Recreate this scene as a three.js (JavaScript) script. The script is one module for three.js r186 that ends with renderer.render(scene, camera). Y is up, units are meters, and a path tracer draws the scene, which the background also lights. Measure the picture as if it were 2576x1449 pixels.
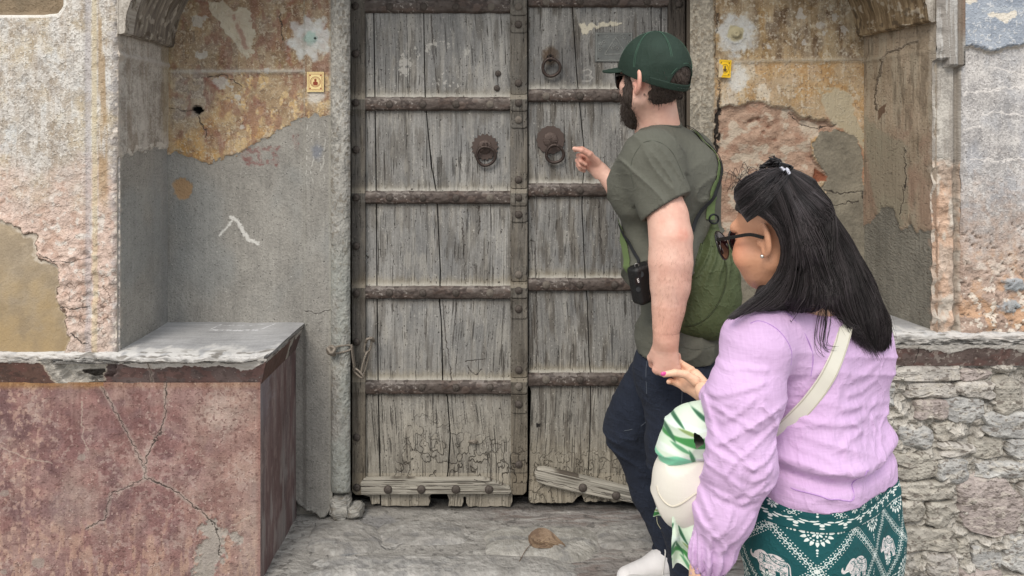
import * as THREE from 'three';
import { mergeGeometries, mergeVertices, toCreasedNormals } from 'three/addons/utils/BufferGeometryUtils.js';
import { RoundedBoxGeometry } from 'three/addons/geometries/RoundedBoxGeometry.js';

// ------------------------------------------------------------------ camera, sky, sun, exposure
const scene = new THREE.Scene();
const camera = new THREE.PerspectiveCamera(58.02, 2576 / 2218, 0.05, 300);
camera.position.set(0, 1.5, 3.2);                       // eye 1.5 m above the door sill, 3.2 m from the door
camera.setViewOffset(2576, 2218, 0, 769, 2576, 1449);   // level camera with a falling lens shift
camera.updateMatrixWorld();
camera.updateProjectionMatrix();
const renderer = new THREE.WebGLRenderer({ antialias: true });
renderer.setSize(1024, 576);
renderer.toneMapping = THREE.LinearToneMapping;
renderer.toneMappingExposure = 1.33;
renderer.shadowMap.enabled = true;
{ // overcast daylight
  const W = 256, H = 128, d = new Float32Array(W * H * 4);
  for (let j = 0; j < H; j++) for (let i = 0; i < W; i++) {
    const el = ((j + 0.5) / H - 0.5) * Math.PI, s = Math.sin(el), k = (j * W + i) * 4;
    const L = s > 0 ? 0.46 + 0.92 * s : 0.30;
    d[k] = L * 0.985; d[k + 1] = L; d[k + 2] = L * 1.03; d[k + 3] = 1;
  }
  const sky = new THREE.DataTexture(d, W, H, THREE.RGBAFormat, THREE.FloatType);
  sky.mapping = THREE.EquirectangularReflectionMapping; sky.magFilter = THREE.LinearFilter; sky.needsUpdate = true;
  scene.background = sky; scene.environment = sky;
}
const sun = new THREE.DirectionalLight(0xfff4e6, 1.5);
sun.position.set(-2.2, 7, 6.0); sun.target.position.set(0, 0.8, 0);
sun.castShadow = true; sun.shadow.radius = 42;
sun.shadow.mapSize.set(2048, 2048);
Object.assign(sun.shadow.camera, { left: -4, right: 4, top: 4, bottom: -4, near: 1, far: 20 });
scene.add(sun, sun.target);

// ------------------------------------------------------------------ helpers
const V = (x, y, z) => new THREE.Vector3(x, y, z);
const F = 2000, CX = 1288, HY = 340, EYE = 1.5, CZ = 3.2;
// survey of the place: a point d metres in front of the camera plane, seen at X, Y of the 2576-wide survey grid
const at = (X, Y, d) => V((X - CX) * d / F, EYE - (Y - HY) * d / F, CZ - d);
const wx = (X, d) => (X - CX) * d / F, wy = (Y, d) => EYE - (Y - HY) * d / F;
const clamp = (x, a = 0, b = 1) => x < a ? a : x > b ? b : x, lerp = (a, b, t) => a + (b - a) * t;
const ss = (a, b, x) => { const t = clamp((x - a) / (b - a)); return t * t * (3 - 2 * t); };
let seed = 12345;
const rnd = () => { seed = (seed + 0x6d2b79f5) | 0; let t = Math.imul(seed ^ (seed >>> 15), 1 | seed); t = (t + Math.imul(t ^ (t >>> 7), 61 | t)) ^ t; return ((t ^ (t >>> 14)) >>> 0) / 4294967296; };
const rr = (a, b) => a + (b - a) * rnd();
const PERM = new Uint16Array(512), RV = new Float32Array(256);
for (let i = 0; i < 256; i++) { PERM[i] = i; RV[i] = rnd(); }
for (let i = 255; i > 0; i--) { const j = Math.floor(rnd() * (i + 1)), t = PERM[i]; PERM[i] = PERM[j]; PERM[j] = t; }
for (let i = 0; i < 256; i++) PERM[256 + i] = PERM[i];
function vn(x, y) {
  const xi = Math.floor(x), yi = Math.floor(y), fx = x - xi, fy = y - yi, u = fx * fx * (3 - 2 * fx), v = fy * fy * (3 - 2 * fy);
  const a = PERM[xi & 255], b = PERM[(xi + 1) & 255], y0 = yi & 255, y1 = (yi + 1) & 255;
  const p = RV[PERM[a + y0]], q = RV[PERM[b + y0]], r = RV[PERM[a + y1]], s = RV[PERM[b + y1]];
  return p + (q - p) * u + (r - p + (p - q - r + s) * u) * v;
}
function vn3(x, y, z) {
  const zi = Math.floor(z), f = z - zi, w = f * f * (3 - 2 * f);
  const a = vn(x + (PERM[zi & 255] * 7.31), y + PERM[(zi + 77) & 255] * 3.17), b = vn(x + (PERM[(zi + 1) & 255] * 7.31), y + PERM[(zi + 78) & 255] * 3.17);
  return a + (b - a) * w;
}
function fbm(x, y, o = 4) { let s = 0, a = 0.5, n = 0; for (let i = 0; i < o; i++) { s += a * vn(x, y); n += a; a *= 0.5; const t = x * 1.62 - y * 1.18 + 17.3; y = x * 1.18 + y * 1.62 + 9.1; x = t; } return s / n; }
function fba(x, y, o = 4) { let s = 0, a = 0.5, n = 0; for (let i = 0; i < o; i++) { s += a * vn(x, y); n += a; a *= 0.5; x = x * 2.03 + 11.7; y = y * 2.03 + 5.3; } return s / n; }
const rdg = (x, y, o = 4) => 1 - Math.abs(2 * fbm(x, y, o) - 1);
const yAt = (p, x) => { if (x <= p[0][0]) return p[0][1]; for (let i = 1; i < p.length; i++) if (x <= p[i][0]) return lerp(p[i - 1][1], p[i][1], (x - p[i - 1][0]) / (p[i][0] - p[i - 1][0])); return p[p.length - 1][1]; };
function dLine(x, y, p) { let m = 1e9; for (let i = 1; i < p.length; i++) { const ax = p[i - 1][0], ay = p[i - 1][1], bx = p[i][0] - ax, by = p[i][1] - ay, t = clamp(((x - ax) * bx + (y - ay) * by) / (bx * bx + by * by)), ex = x - ax - bx * t, ey = y - ay - by * t, d = ex * ex + ey * ey; if (d < m) m = d; } return Math.sqrt(m); }
function sdPoly(x, y, p) { let m = 1e9, c = false; for (let i = 0, j = p.length - 1; i < p.length; j = i++) { const ax = p[j][0], ay = p[j][1], bx = p[i][0] - ax, by = p[i][1] - ay, t = clamp(((x - ax) * bx + (y - ay) * by) / (bx * bx + by * by)), ex = x - ax - bx * t, ey = y - ay - by * t, d = ex * ex + ey * ey; if (d < m) m = d; if ((p[i][1] > y) !== (ay > y) && x < bx * (y - ay) / by * 1 + ax) c = !c; } return c ? -Math.sqrt(m) : Math.sqrt(m); }
const mx = (o, r, g, b, t) => { if (t <= 0) return; if (t > 1) t = 1; o[0] += (r - o[0]) * t; o[1] += (g - o[1]) * t; o[2] += (b - o[2]) * t; };
const sc = (o, k) => { o[0] *= k; o[1] *= k; o[2] *= k; };
function crack(o, x, y, line, w, jag = 5) { // a hairline crack cut into the plaster
  const d = dLine(x + (fbm(x / 9, y / 9, 3) - 0.5) * jag * 2, y + (fbm(x / 9 + 50, y / 9, 3) - 0.5) * jag * 2, line);
  const ww = w * 0.55 * (0.3 + 1.4 * fbm(x / 22 + 9, y / 22, 2));
  const on = 0.35 + 0.65 * ss(0.38, 0.55, fbm(x / 15 + 31, y / 15 + 3, 2)); if (d < ww + 3) { mx(o, 52, 46, 42, (1 - ss(ww * 0.35, ww + 0.7, d)) * 0.85 * on); o[3] -= 0.003 * (1 - ss(ww * 0.3, ww + 1.5, d)); }
}
// colour and relief maps from painter(x, y, o): o = [r, g, b (sRGB 0..255), fine relief m, coarse relief m]
function paint(x0, x1, y0, y1, res, painter) {
  const w = Math.max(8, Math.min(2048, Math.round(Math.abs(x1 - x0) * res))), h = Math.max(8, Math.min(2048, Math.round((y1 - y0) * res)));
  const c = new Uint8Array(w * h * 4), b = new Float32Array(w * h), o = [0, 0, 0, 0, 0];
  for (let j = 0; j < h; j++) for (let i = 0; i < w; i++) {
    o[0] = o[1] = o[2] = o[3] = o[4] = 0;
    painter(x0 + (i + 0.5) / w * (x1 - x0), y0 + (j + 0.5) / h * (y1 - y0), o);
    const k = j * w + i; c[k * 4] = clamp(o[0], 4, 250); c[k * 4 + 1] = clamp(o[1], 4, 250); c[k * 4 + 2] = clamp(o[2], 4, 250); c[k * 4 + 3] = 255; b[k] = o[3];
  }
  const map = new THREE.DataTexture(c, w, h, THREE.RGBAFormat); map.colorSpace = THREE.SRGBColorSpace; map.magFilter = THREE.LinearFilter; map.needsUpdate = true;
  const bump = new THREE.DataTexture(b, w, h, THREE.RedFormat, THREE.FloatType); bump.magFilter = THREE.LinearFilter; bump.needsUpdate = true;
  return { map, bump };
}
const std = (p) => new THREE.MeshStandardMaterial({ roughness: 0.9, metalness: 0, ...p });
const matOf = (t, p = {}) => std({ map: t.map, bumpMap: t.bump, bumpScale: 1, ...p });
// a displaced sheet over the survey rectangle; pos(x, y, height) gives the world point
function sheet(x0, x1, y0, y1, nx, ny, pos, painter) {
  const P = new Float32Array((nx + 1) * (ny + 1) * 3), U = new Float32Array((nx + 1) * (ny + 1) * 2), I = new Uint32Array(nx * ny * 6), o = [0, 0, 0, 0, 0];
  for (let j = 0; j <= ny; j++) for (let i = 0; i <= nx; i++) {
    const x = lerp(x0, x1, i / nx), y = lerp(y0, y1, j / ny), k = j * (nx + 1) + i;
    o[0] = o[1] = o[2] = o[3] = o[4] = 0; if (painter) painter(x, y, o);
    const p = pos(x, y, o[4]); P[k * 3] = p.x; P[k * 3 + 1] = p.y; P[k * 3 + 2] = p.z; U[k * 2] = i / nx; U[k * 2 + 1] = j / ny;
  }
  let q = 0;
  for (let j = 0; j < ny; j++) for (let i = 0; i < nx; i++) { const a = j * (nx + 1) + i, b = a + 1, c = a + nx + 1, d = c + 1; I[q++] = a; I[q++] = c; I[q++] = b; I[q++] = b; I[q++] = c; I[q++] = d; }
  const g = new THREE.BufferGeometry(); g.setAttribute('position', new THREE.BufferAttribute(P, 3)); g.setAttribute('uv', new THREE.BufferAttribute(U, 2)); g.setIndex(new THREE.BufferAttribute(I, 1)); g.computeVertexNormals();
  return g;
}
const used = {};
const numbered = (n) => { const k = used[n] = (used[n] ?? -1) + 1; return k ? n + '_' + String(k).padStart(3, '0') : n; };
function tag(o, label, category, group, kind) { if (label) o.userData.label = label; if (category) o.userData.category = category; if (group) o.userData.group = group; if (kind) o.userData.kind = kind; return o; }
function thing(name, label, category, group, pos) { const o = new THREE.Group(); o.name = numbered(name); if (pos) o.position.copy(pos); scene.add(o); return tag(o, label, category, group); }
function part(name, geo, mat, parent, label) { const m = new THREE.Mesh(geo, mat); m.name = name; m.castShadow = m.receiveShadow = true; if (parent) { parent.add(m); } else { m.name = numbered(name); scene.add(m); } if (label) m.userData.label = label; return m; }
const moved = (g, x, y, z) => g.translate(x, y, z);
function tube(pts, r, seg = 24, rad = 8, closed = false) { return new THREE.TubeGeometry(new THREE.CatmullRomCurve3(pts, closed), seg, r, rad, closed); }
function boxBetween(x0, x1, y0, y1, z0, z1, r = 0.004) { const g = new RoundedBoxGeometry(Math.abs(x1 - x0), Math.abs(y1 - y0), Math.abs(z1 - z0), 2, r); return g.translate((x0 + x1) / 2, (y0 + y1) / 2, (z0 + z1) / 2); }
// uv from world x, y over a survey rectangle lying at depth d
function planarUV(g, d, x0, x1, y0, y1) { const p = g.attributes.position, u = new Float32Array(p.count * 2); for (let i = 0; i < p.count; i++) { u[i * 2] = (p.getX(i) * F / d + CX - x0) / (x1 - x0); u[i * 2 + 1] = (HY + (EYE - p.getY(i)) * F / d - y0) / (y1 - y0); } g.setAttribute('uv', new THREE.BufferAttribute(u, 2)); return g; }
// ------------------------------------------------------------------ the plastered walls round the doorway
const DB = 3.12, DF = 2.70, DP = 2.68, DD = 3.2;         // metres from the camera: back wall, front wall face, bench face, door boards
const grain = (x, y) => fbm(x / 3.1, y / 3.1, 3) - 0.5;
function flecks(o, x, y, s, th, col, k = 1) { const n = fbm(x / s + 71, y / s + 13, 3); const m = ss(th, th + 0.05, n); if (m > 0) { mx(o, col[0], col[1], col[2], m * k); o[3] += 0.0008 * m; } }
function concrete(o, x, y) {
  const big = fbm(x / 110 + 3, y / 150, 4), mid = fbm(x / 22, y / 26, 4), g = grain(x, y), st = fba(x / 5, y / 120, 3);
  const v = 140 + (big - 0.5) * 34 + (mid - 0.5) * 18 + g * 30 + (st - 0.5) * 14;
  o[0] = v * 1.01; o[1] = v * 0.995; o[2] = v * 0.955;
  mx(o, 140, 146, 148, ss(0.5, 0.7, fbm(x / 130 + 40, y / 200 + 2, 3)) * 0.35);
  const pit = fbm(x / 2.2 + 9, y / 2.2, 2); mx(o, 60, 60, 58, ss(0.80, 0.88, pit) * 0.8);
  mx(o, 190, 190, 184, ss(0.83, 0.9, fbm(x / 2.6 + 99, y / 2.6 + 31, 2)) * 0.8);
  o[3] = (g * 0.0022 + (mid - 0.5) * 0.003 - ss(0.80, 0.88, pit) * 0.002);
}
function oldPlaster(o, x, y, dark, light) { // mottled worn limewash over darker plaster
  const a = fbm(x / 60, y / 60, 5), b = fbm(x / 17 + 20, y / 17, 4), g = grain(x, y);
  const t = ss(0.26, 0.74, a * 0.38 + b * 0.34 + (g + 0.5) * 0.28);
  o[0] = lerp(dark[0], light[0], t) + g * 20; o[1] = lerp(dark[1], light[1], t) + g * 20; o[2] = lerp(dark[2], light[2], t) + g * 20;
  o[3] = t * 0.0013 + g * 0.0009;
}
const brushed = (o, x, y, k = 16) => { const s = fba(x / 3.3, y / 60, 4) - 0.5; o[0] += s * k; o[1] += s * k; o[2] += s * k; o[3] += s * 0.0014; };
// --- left wall face
const tanEdge = [[-400, 470], [-60, 548], [0, 556], [30, 562], [62, 586], [92, 604], [96, 640], [118, 668], [140, 694], [150, 740], [160, 776], [176, 816], [176, 900]];
function pLeftFace(x, y, o) {
  oldPlaster(o, x, y, [156, 149, 141], [210, 207, 202]);
  mx(o, 200, 208, 212, ss(0.52, 0.74, fbm(x / 45 + 31, y / 70, 4)) * 0.4 * (1 - ss(380, 520, y)));
  mx(o, 178, 158, 122, ss(0.5, 0.75, fbm(x / 50 + 77, y / 60 + 8, 4)) * 0.5);
  mx(o, 150, 132, 112, ss(0.5, 0.8, fba(x / 11 + 5, y / 150, 4)) * 0.4);
  brushed(o, x, y, 14); { const fl = fbm(x / 16 + 21, y / 15 + 40, 5), e = ss(0.47, 0.53, fl); mx(o, 216, 213, 207, e * 0.38 * (1 - ss(420, 560, y))); o[3] += e * 0.0012; mx(o, 150, 134, 114, ss(0.58, 0.7, fbm(x / 26 + 91, y / 34 + 4, 5)) * 0.4 * (1 - ss(420, 560, y))); }
  flecks(o, x, y, 7, 0.64, [226, 224, 218], 0.55); flecks(o, x, y + 90, 3, 0.68, [230, 228, 222], 0.6); flecks(o, x + 300, y, 4, 0.68, [132, 124, 114], 0.5);
  const rgh = fbm(x / 12 + 3, y / 12 + 8, 4);
  const pink = ss(350, 560, y + (fbm(x / 50, y / 50, 3) - 0.5) * 190);
  if (pink > 0 && x < 292) {
    const g = grain(x, y); const p = [202 + g * 36 + (rgh - .5) * 36, 178 + g * 36 + (rgh - .5) * 36, 165 + g * 36 + (rgh - .5) * 34];
    mx(o, p[0], p[1], p[2], pink * 0.85); mx(o, 216, 212, 205, pink * ss(0.58, 0.7, fbm(x / 16 + 60, y / 18, 4)) * 0.75);
    mx(o, 172, 138, 120, pink * ss(0.55, 0.75, fbm(x / 20 + 10, y / 20 + 90, 4)) * 0.4);
    o[3] += pink * (rgh - 0.5) * 0.006; o[4] -= pink * 0.004 + pink * (fbm(x / 30, y / 24, 3) - 0.5) * 0.012;
  }
  // smooth tan coat below the broken edge
  const jx = (fbm(x / 14, y / 14, 4) - 0.5) * 20 + (fbm(x / 46 + 7, y / 46, 3) - 0.5) * 44, jy = (fbm(x / 14 + 40, y / 14, 4) - 0.5) * 20 + (fbm(x / 46 + 70, y / 46, 3) - 0.5) * 36;
  const inT = y + jy > yAt(tanEdge, x + jx) ? 1 : 0, dT = dLine(x + jx, y + jy, tanEdge), nearRight = x > 120 && y > 640;
  if (inT && x < 190) {
    const v = fbm(x / 40 + 8, y / 40, 4), g = grain(x, y); o[0] = 150 + v * 26 + g * 20; o[1] = 138 + v * 22 + g * 20; o[2] = 122 + v * 12 + g * 20;
    mx(o, 160, 136, 96, ss(670, 880, y + (v - 0.5) * 200) * 0.7); mx(o, 132, 118, 98, ss(0.42, 0.75, fbm(x / 30 + 70, y / 46, 4)) * 0.4);
    o[3] = (v - 0.5) * 0.003 + g * 0.0012; o[4] = -0.010 + 0.006 * ss(0, 60, dT);
    mx(o, 214, 205, 192, (1 - ss(3, 14, dT)) * (y < 690 ? 0.8 : 0.25));
  }
  if (!inT && dT < 16 && x < 240) { mx(o, 226, 200, 184, (1 - ss(6, 16, dT)) * 0.5); o[4] += 0.004; }
  if (dT < 3 && y > 560) mx(o, 92, 74, 62, 0.75 * (1 - ss(1, 3, dT)));
  // broken lumps above the bench
  if (x > 100 && x < 292 && y > 640 && !inT) { const b = fbm(x / 26 + 6, y / 22 + 3, 3); o[4] += (b - 0.5) * 0.024; mx(o, 92, 74, 64, (1 - ss(0.0, 0.035, Math.abs(b - 0.47))) * 0.7 * ss(640, 700, y)); mx(o, 190, 178, 168, ss(800, 870, y) * 0.5); }
  crack(o, x, y, [[96, 640], [130, 655], [175, 662], [222, 648]], 1.6); crack(o, x, y, [[150, 776], [182, 778], [222, 772]], 1.6); crack(o, x, y, [[176, 838], [200, 862], [224, 866]], 1.6);
  // edge mouldings of the pilaster
  const e = ss(210, 215, x) * (1 - ss(224, 230, x)); o[4] -= 0.006 * e; mx(o, 176, 172, 176, e * 0.5);
  const h = ss(229, 234, x) * (1 - ss(242, 246, x)); mx(o, 198, 184, 150, h * 0.55); o[4] += 0.002 * h;
  mx(o, 156, 128, 92, ss(244, 250, x) * (1 - ss(262, 276, x)) * ss(0.35, 0.6, fba(x / 9, y / 90 + 6, 3)) * 0.6 * (1 - ss(440, 560, y)));
  // pale chips along the arris
  const ar = ss(272, 292, x + (fbm(y / 12, 3, 3) - 0.5) * 26); mx(o, 150, 146, 146, ar * 0.6); mx(o, 214, 206, 196, ar * ss(0.55, 0.66, fbm(x / 8, y / 11 + 70, 3)));
  o[4] -= 0.012 * ss(284, 297, x + (fbm(y / 14, 8, 3) - 0.5) * 14);
  // sunk panel at the top
  const pn = sdPoly(x, y, [[-420, -300], [158, -300], [160, 14], [146, 34], [110, 38], [-420, 39]]);
  if (pn < 0) { const v = fbm(x / 30, y / 30, 4); o[0] = 112 + v * 40 + grain(x, y) * 20; o[1] = 100 + v * 34 + grain(x, y) * 20; o[2] = 82 + v * 28 + grain(x, y) * 20; o[4] -= 0.045 * ss(0, 9, -pn); }
  if (pn < 7 && pn > -1 && y < 60) mx(o, 232, 230, 224, 0.75);
}
// --- left side of the recess (x runs from the front edge 295 to the corner 422 of the survey)
const sideJag = [[295, 392], [312, 384], [326, 388], [336, 376], [352, 383], [372, 378], [392, 370], [422, 382]];
function pLeftSide(x, y, o) {
  oldPlaster(o, x * 1.6, y, [138, 131, 122], [192, 188, 181]); brushed(o, x * 1.6, y, 34);
  mx(o, 206, 202, 196, ss(0.6, 0.75, fba(x / 12, y / 100, 4)) * 0.5); mx(o, 112, 96, 78, ss(0.55, 0.7, fba(x / 16 + 9, y / 130, 4)) * 0.35);
  mx(o, 178, 158, 120, ss(395, 412, x) * 0.35 * (1 - ss(300, 380, y)));
  const j = y + (fbm(x / 6, y / 6, 3) - 0.5) * 16 - yAt(sideJag, x);
  if (j > 0) { concrete(o, x * 1.7, y + 400); sc(o, 1.04); o[4] = 0; mx(o, 140, 146, 152, ss(360, 420, x) * 0.3); }
  else { o[4] = 0.005; }
  if (j > -12 && j < 2) mx(o, 214, 210, 202, 0.75 * ss(0.42, 0.56, fbm(x / 8, y / 8, 3)));
  const r = Math.exp(-(((y - 152) / 7) ** 2)); o[4] += 0.007 * r; mx(o, 196, 192, 188, r * 0.55);
  const chip = ss(306, 296, x + (fbm(y / 13, 8, 3) - .5) * 16); mx(o, 190, 180, 168, chip * 0.7);
}
// --- left back wall
const concTop = [[400, 382], [425, 384], [444, 380], [470, 392], [492, 401], [512, 409], [532, 412], [556, 402], [574, 395], [600, 386], [622, 372], [652, 356], [684, 340], [706, 322], [740, 306], [770, 299], [800, 290], [840, 292]];
const flakeL = [[524, 2], [560, 0], [588, 30], [600, 18], [628, 24], [636, 60], [642, 118], [622, 152], [600, 120], [584, 98], [566, 84], [552, 52], [530, 36]];
function pLeftBack(x, y, o) {
  const r = (y - 180) + (x < 560 ? 0 : (x - 560) * 0.004), J = (fbm(x / 11, y / 11, 4) - 0.5);
  const top = yAt(concTop, x + J * 14), isC = y + J * 20 > top;
  const jamb = x > 816;
  if (!isC) {
    const a = fbm(x / 46 + 5, y / 46, 5), b = fbm(x / 13 + 4, y / 13 + 6, 4), g = grain(x, y);
    if (y < 182) { o[0] = 122 + a * 44; o[1] = 104 + a * 40; o[2] = 82 + a * 38; mx(o, 116, 86, 70, ss(0.40, 0.68, fbm(x / 34 + 60, y / 60 + 12, 4)) * 0.62 * ss(470, 560, x)); mx(o, 164, 138, 94, ss(0.5, 0.72, fbm(x / 26 + 16, y / 30 + 2, 4)) * 0.4); mx(o, 150, 142, 130, ss(0.48, 0.7, fba(x / 18 + 6, y / 70 + 2, 4)) * 0.45); }
    else { o[0] = 148 + a * 34; o[1] = 126 + a * 34; o[2] = 98 + a * 34; mx(o, 194, 150, 88, ss(0.42, 0.68, fbm(x / 40 + 6, y / 40 + 30, 4)) * 0.7 * ss(230, 330, y + (540 - x) * 0.3)); mx(o, 128, 98, 80, ss(0.46, 0.7, fbm(x / 24 + 26, y / 26 + 12, 4)) * 0.55); mx(o, 150, 148, 146, (1 - ss(60, 110, Math.hypot(x - 450, (y - 230) * 0.8))) * 0.6); mx(o, 226, 196, 140, ss(0.57, 0.68, fbm(x / 12 + 3, y / 20, 4)) * 0.6 * ss(500, 640, x)); }
    o[0] += g * 34 + (b - .5) * 36; o[1] += g * 34 + (b - .5) * 34; o[2] += g * 34 + (b - .5) * 30;
    flecks(o, x, y, 8, 0.66, [200, 190, 172], 0.6); flecks(o, x, y, 3, 0.68, [206, 198, 182], 0.6); flecks(o, x + 90, y, 5, 0.70, [106, 88, 74], 0.45); { const e = ss(0.47, 0.54, fbm(x / 15 + 61, y / 17 + 40, 5)); mx(o, 178, 160, 130, e * 0.32); o[3] += e * 0.0012; }
    mx(o, 130, 90, 78, ss(0.56, 0.72, fbm(x / 20 + 44, y / 34 + 7, 3)) * 0.45);
    const fd = sdPoly(x + J * 26, y + J * 22, flakeL); mx(o, 196, 190, 172, (1 - ss(-2, 2, fd)) * (0.65 + 0.3 * b)); o[3] += 0.002 * (1 - ss(-2, 2, fd));
    for (const [fx, fy, fr] of [[496, 54, 18], [510, 136, 13], [560, 208, 20], [600, 250, 10], [676, 176, 9], [720, 150, 8], [470, 32, 9], [612, 320, 10]]) { const d = Math.hypot((x - fx) * 0.7, y - fy) + J * 26; mx(o, 190, 188, 182, (1 - ss(fr - 6, fr - 2, d)) * 0.75); }
    // painted red strokes
    for (const [ax, ay, bx, by] of [[470, 4, 520, 6], [706, 20, 748, 0], [716, 60, 738, 22], [724, 120, 730, 160], [590, 40, 620, 120], [520, 200, 560, 232], [640, 224, 646, 262]]) { const d = dLine(x + J * 14, y + J * 14, [[ax, ay], [bx, by]]); mx(o, 124, 70, 62, (1 - ss(2, 9, d)) * 0.42 * ss(0.38, 0.6, b)); }
    // whitewashed rosette round a boss
    const rd = Math.hypot(x - 783, y - 97), an = Math.atan2(y - 97, x - 783); const rw = 1 - ss(44, 62, rd + 9 * Math.sin(an * 8) + J * 30);
    mx(o, 200, 206, 208, rw * (0.55 + 0.4 * b)); mx(o, 150, 176, 168, (1 - ss(12, 22, rd + J * 16)) * 0.8); o[4] += 0.010 * (1 - ss(8, 22, rd)); mx(o, 50, 60, 54, (1 - ss(2, 4, Math.hypot(x - 796, y - 98))));
    mx(o, 206, 204, 198, (1 - ss(14, 30, Math.hypot(x - 796, (y - 240) * 0.9) + J * 20)) * 0.8);
    o[3] += (b - .5) * 0.003 + g * 0.0014; o[4] += 0.004 + (a - 0.5) * 0.008;
  } else {
    concrete(o, x, y);
    const dt = y - top; mx(o, 150, 146, 138, (1 - ss(0, 60, dt)) * 0.3);
    // rubbed red lettering, ochre scar, chalk mark
    const red = ss(0.48, 0.6, fbm(x / 8, y / 8 + 30, 3));
    for (const l of [[[608, 380], [700, 370]], [[612, 384], [620, 408]], [[650, 380], [656, 412]], [[690, 372], [694, 410]], [[620, 410], [694, 408]], [[744, 340], [746, 372]], [[620, 402], [628, 398]]]) mx(o, 124, 86, 82, (1 - ss(2, 9, dLine(x + J * 14, y + J * 14, l))) * 0.48 * (0.25 + red));
    const od = Math.hypot((x - 457) * 1.05, (y - 470) * (y > 470 ? 0.62 : 1)) + J * 18; mx(o, 172, 138, 100, (1 - ss(20, 27, od)) * 0.85); o[4] -= 0.004 * (1 - ss(20, 27, od));
    const ck = Math.min(dLine(x, y, [[552, 592], [566, 578], [584, 556]]) + 2.4, dLine(x, y, [[580, 546], [596, 554], [612, 584], [626, 602], [648, 612]])) + (fbm(x / 4, y / 4, 2) - 0.5) * 6; mx(o, 216, 216, 212, (1 - ss(3, 7, ck)) * 0.85);
    mx(o, 104, 112, 130, (1 - ss(6, 20, Math.hypot(x - 800, (y - 380) * 0.7) + J * 10)) * 0.5);
  }
  // hole and the cracks beside it
  const hd = sdPoly(x + J * 5, y + J * 5, [[484, 276], [492, 268], [506, 270], [511, 278], [503, 288], [492, 284]]); mx(o, 12, 11, 10, 1 - ss(-1, 1.5, hd)); o[4] -= 0.05 * (1 - ss(-3, 1, hd));
  crack(o, x, y, [[426, 272], [452, 276], [468, 280], [486, 278]], 2); crack(o, x, y, [[497, 288], [506, 310], [520, 332], [516, 348]], 2); crack(o, x, y, [[704, 36], [710, 70], [712, 100]], 1.6);
  crack(o, x, y, [[522, 196], [560, 190], [590, 202], [608, 218]], 2); crack(o, x, y, [[766, 782], [800, 786], [834, 778]], 1);
  // the plaster string course
  const rg = Math.exp(-((r / 6) ** 2)) * (x < 770 ? 1 : 0); o[4] += 0.010 * rg; mx(o, 186, 186, 182, rg * 0.6);
  // pilaster strip next to the door
  const st = ss(764, 770, x); o[4] += st * 0.012; const ed = Math.exp(-(((x - 767) / 3) ** 2)); mx(o, 176, 176, 170, ed * 0.35);
  if (st > 0.5) for (const sx of [776, 788, 806, 818]) mx(o, 214, 214, 208, (1 - ss(0.8, 2, Math.abs(x - sx + (fbm(y / 20, sx, 3) - .5) * 14))) * ss(0.5, 0.6, fbm(y / 9, sx * 3, 2)) * (1 - ss(420, 500, y)) * ss(300, 320, y) * 0.5);
  if (x > 826) { mx(o, 170, 168, 158, ss(826, 834, x) * 0.6); }
  // corner with the side wall
  mx(o, 168, 146, 104, (1 - ss(424, 444, x)) * 0.4 * (1 - ss(330, 390, y)));
}
// --- stone jambs
function pJamb(x, y, o) {
  const a = fbm(x / 30, y / 40, 4), b = fbm(x / 5.5 + 3, y / 6.5, 4), g = grain(x, y);
  const v = 126 + a * 44 + g * 30; o[0] = v; o[1] = v * 0.99; o[2] = v * 0.955;
  mx(o, 204, 202, 194, ss(0.46, 0.72, b) * 0.5 * (y < 560 ? 1 : 0.55)); mx(o, 112, 104, 92, ss(0.58, 0.76, fbm(x / 7 + 50, y / 8, 3)) * 0.5);
  mx(o, 150, 158, 153, ss(620, 900, y) * ss(0.3, 0.7, fbm(x / 40, y / 90 + 6, 3)) * 0.45);
  o[3] = (b - 0.5) * 0.006 + g * 0.002; o[4] = (fbm(x / 16, y / 18, 3) - 0.5) * 0.008;
}
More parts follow.
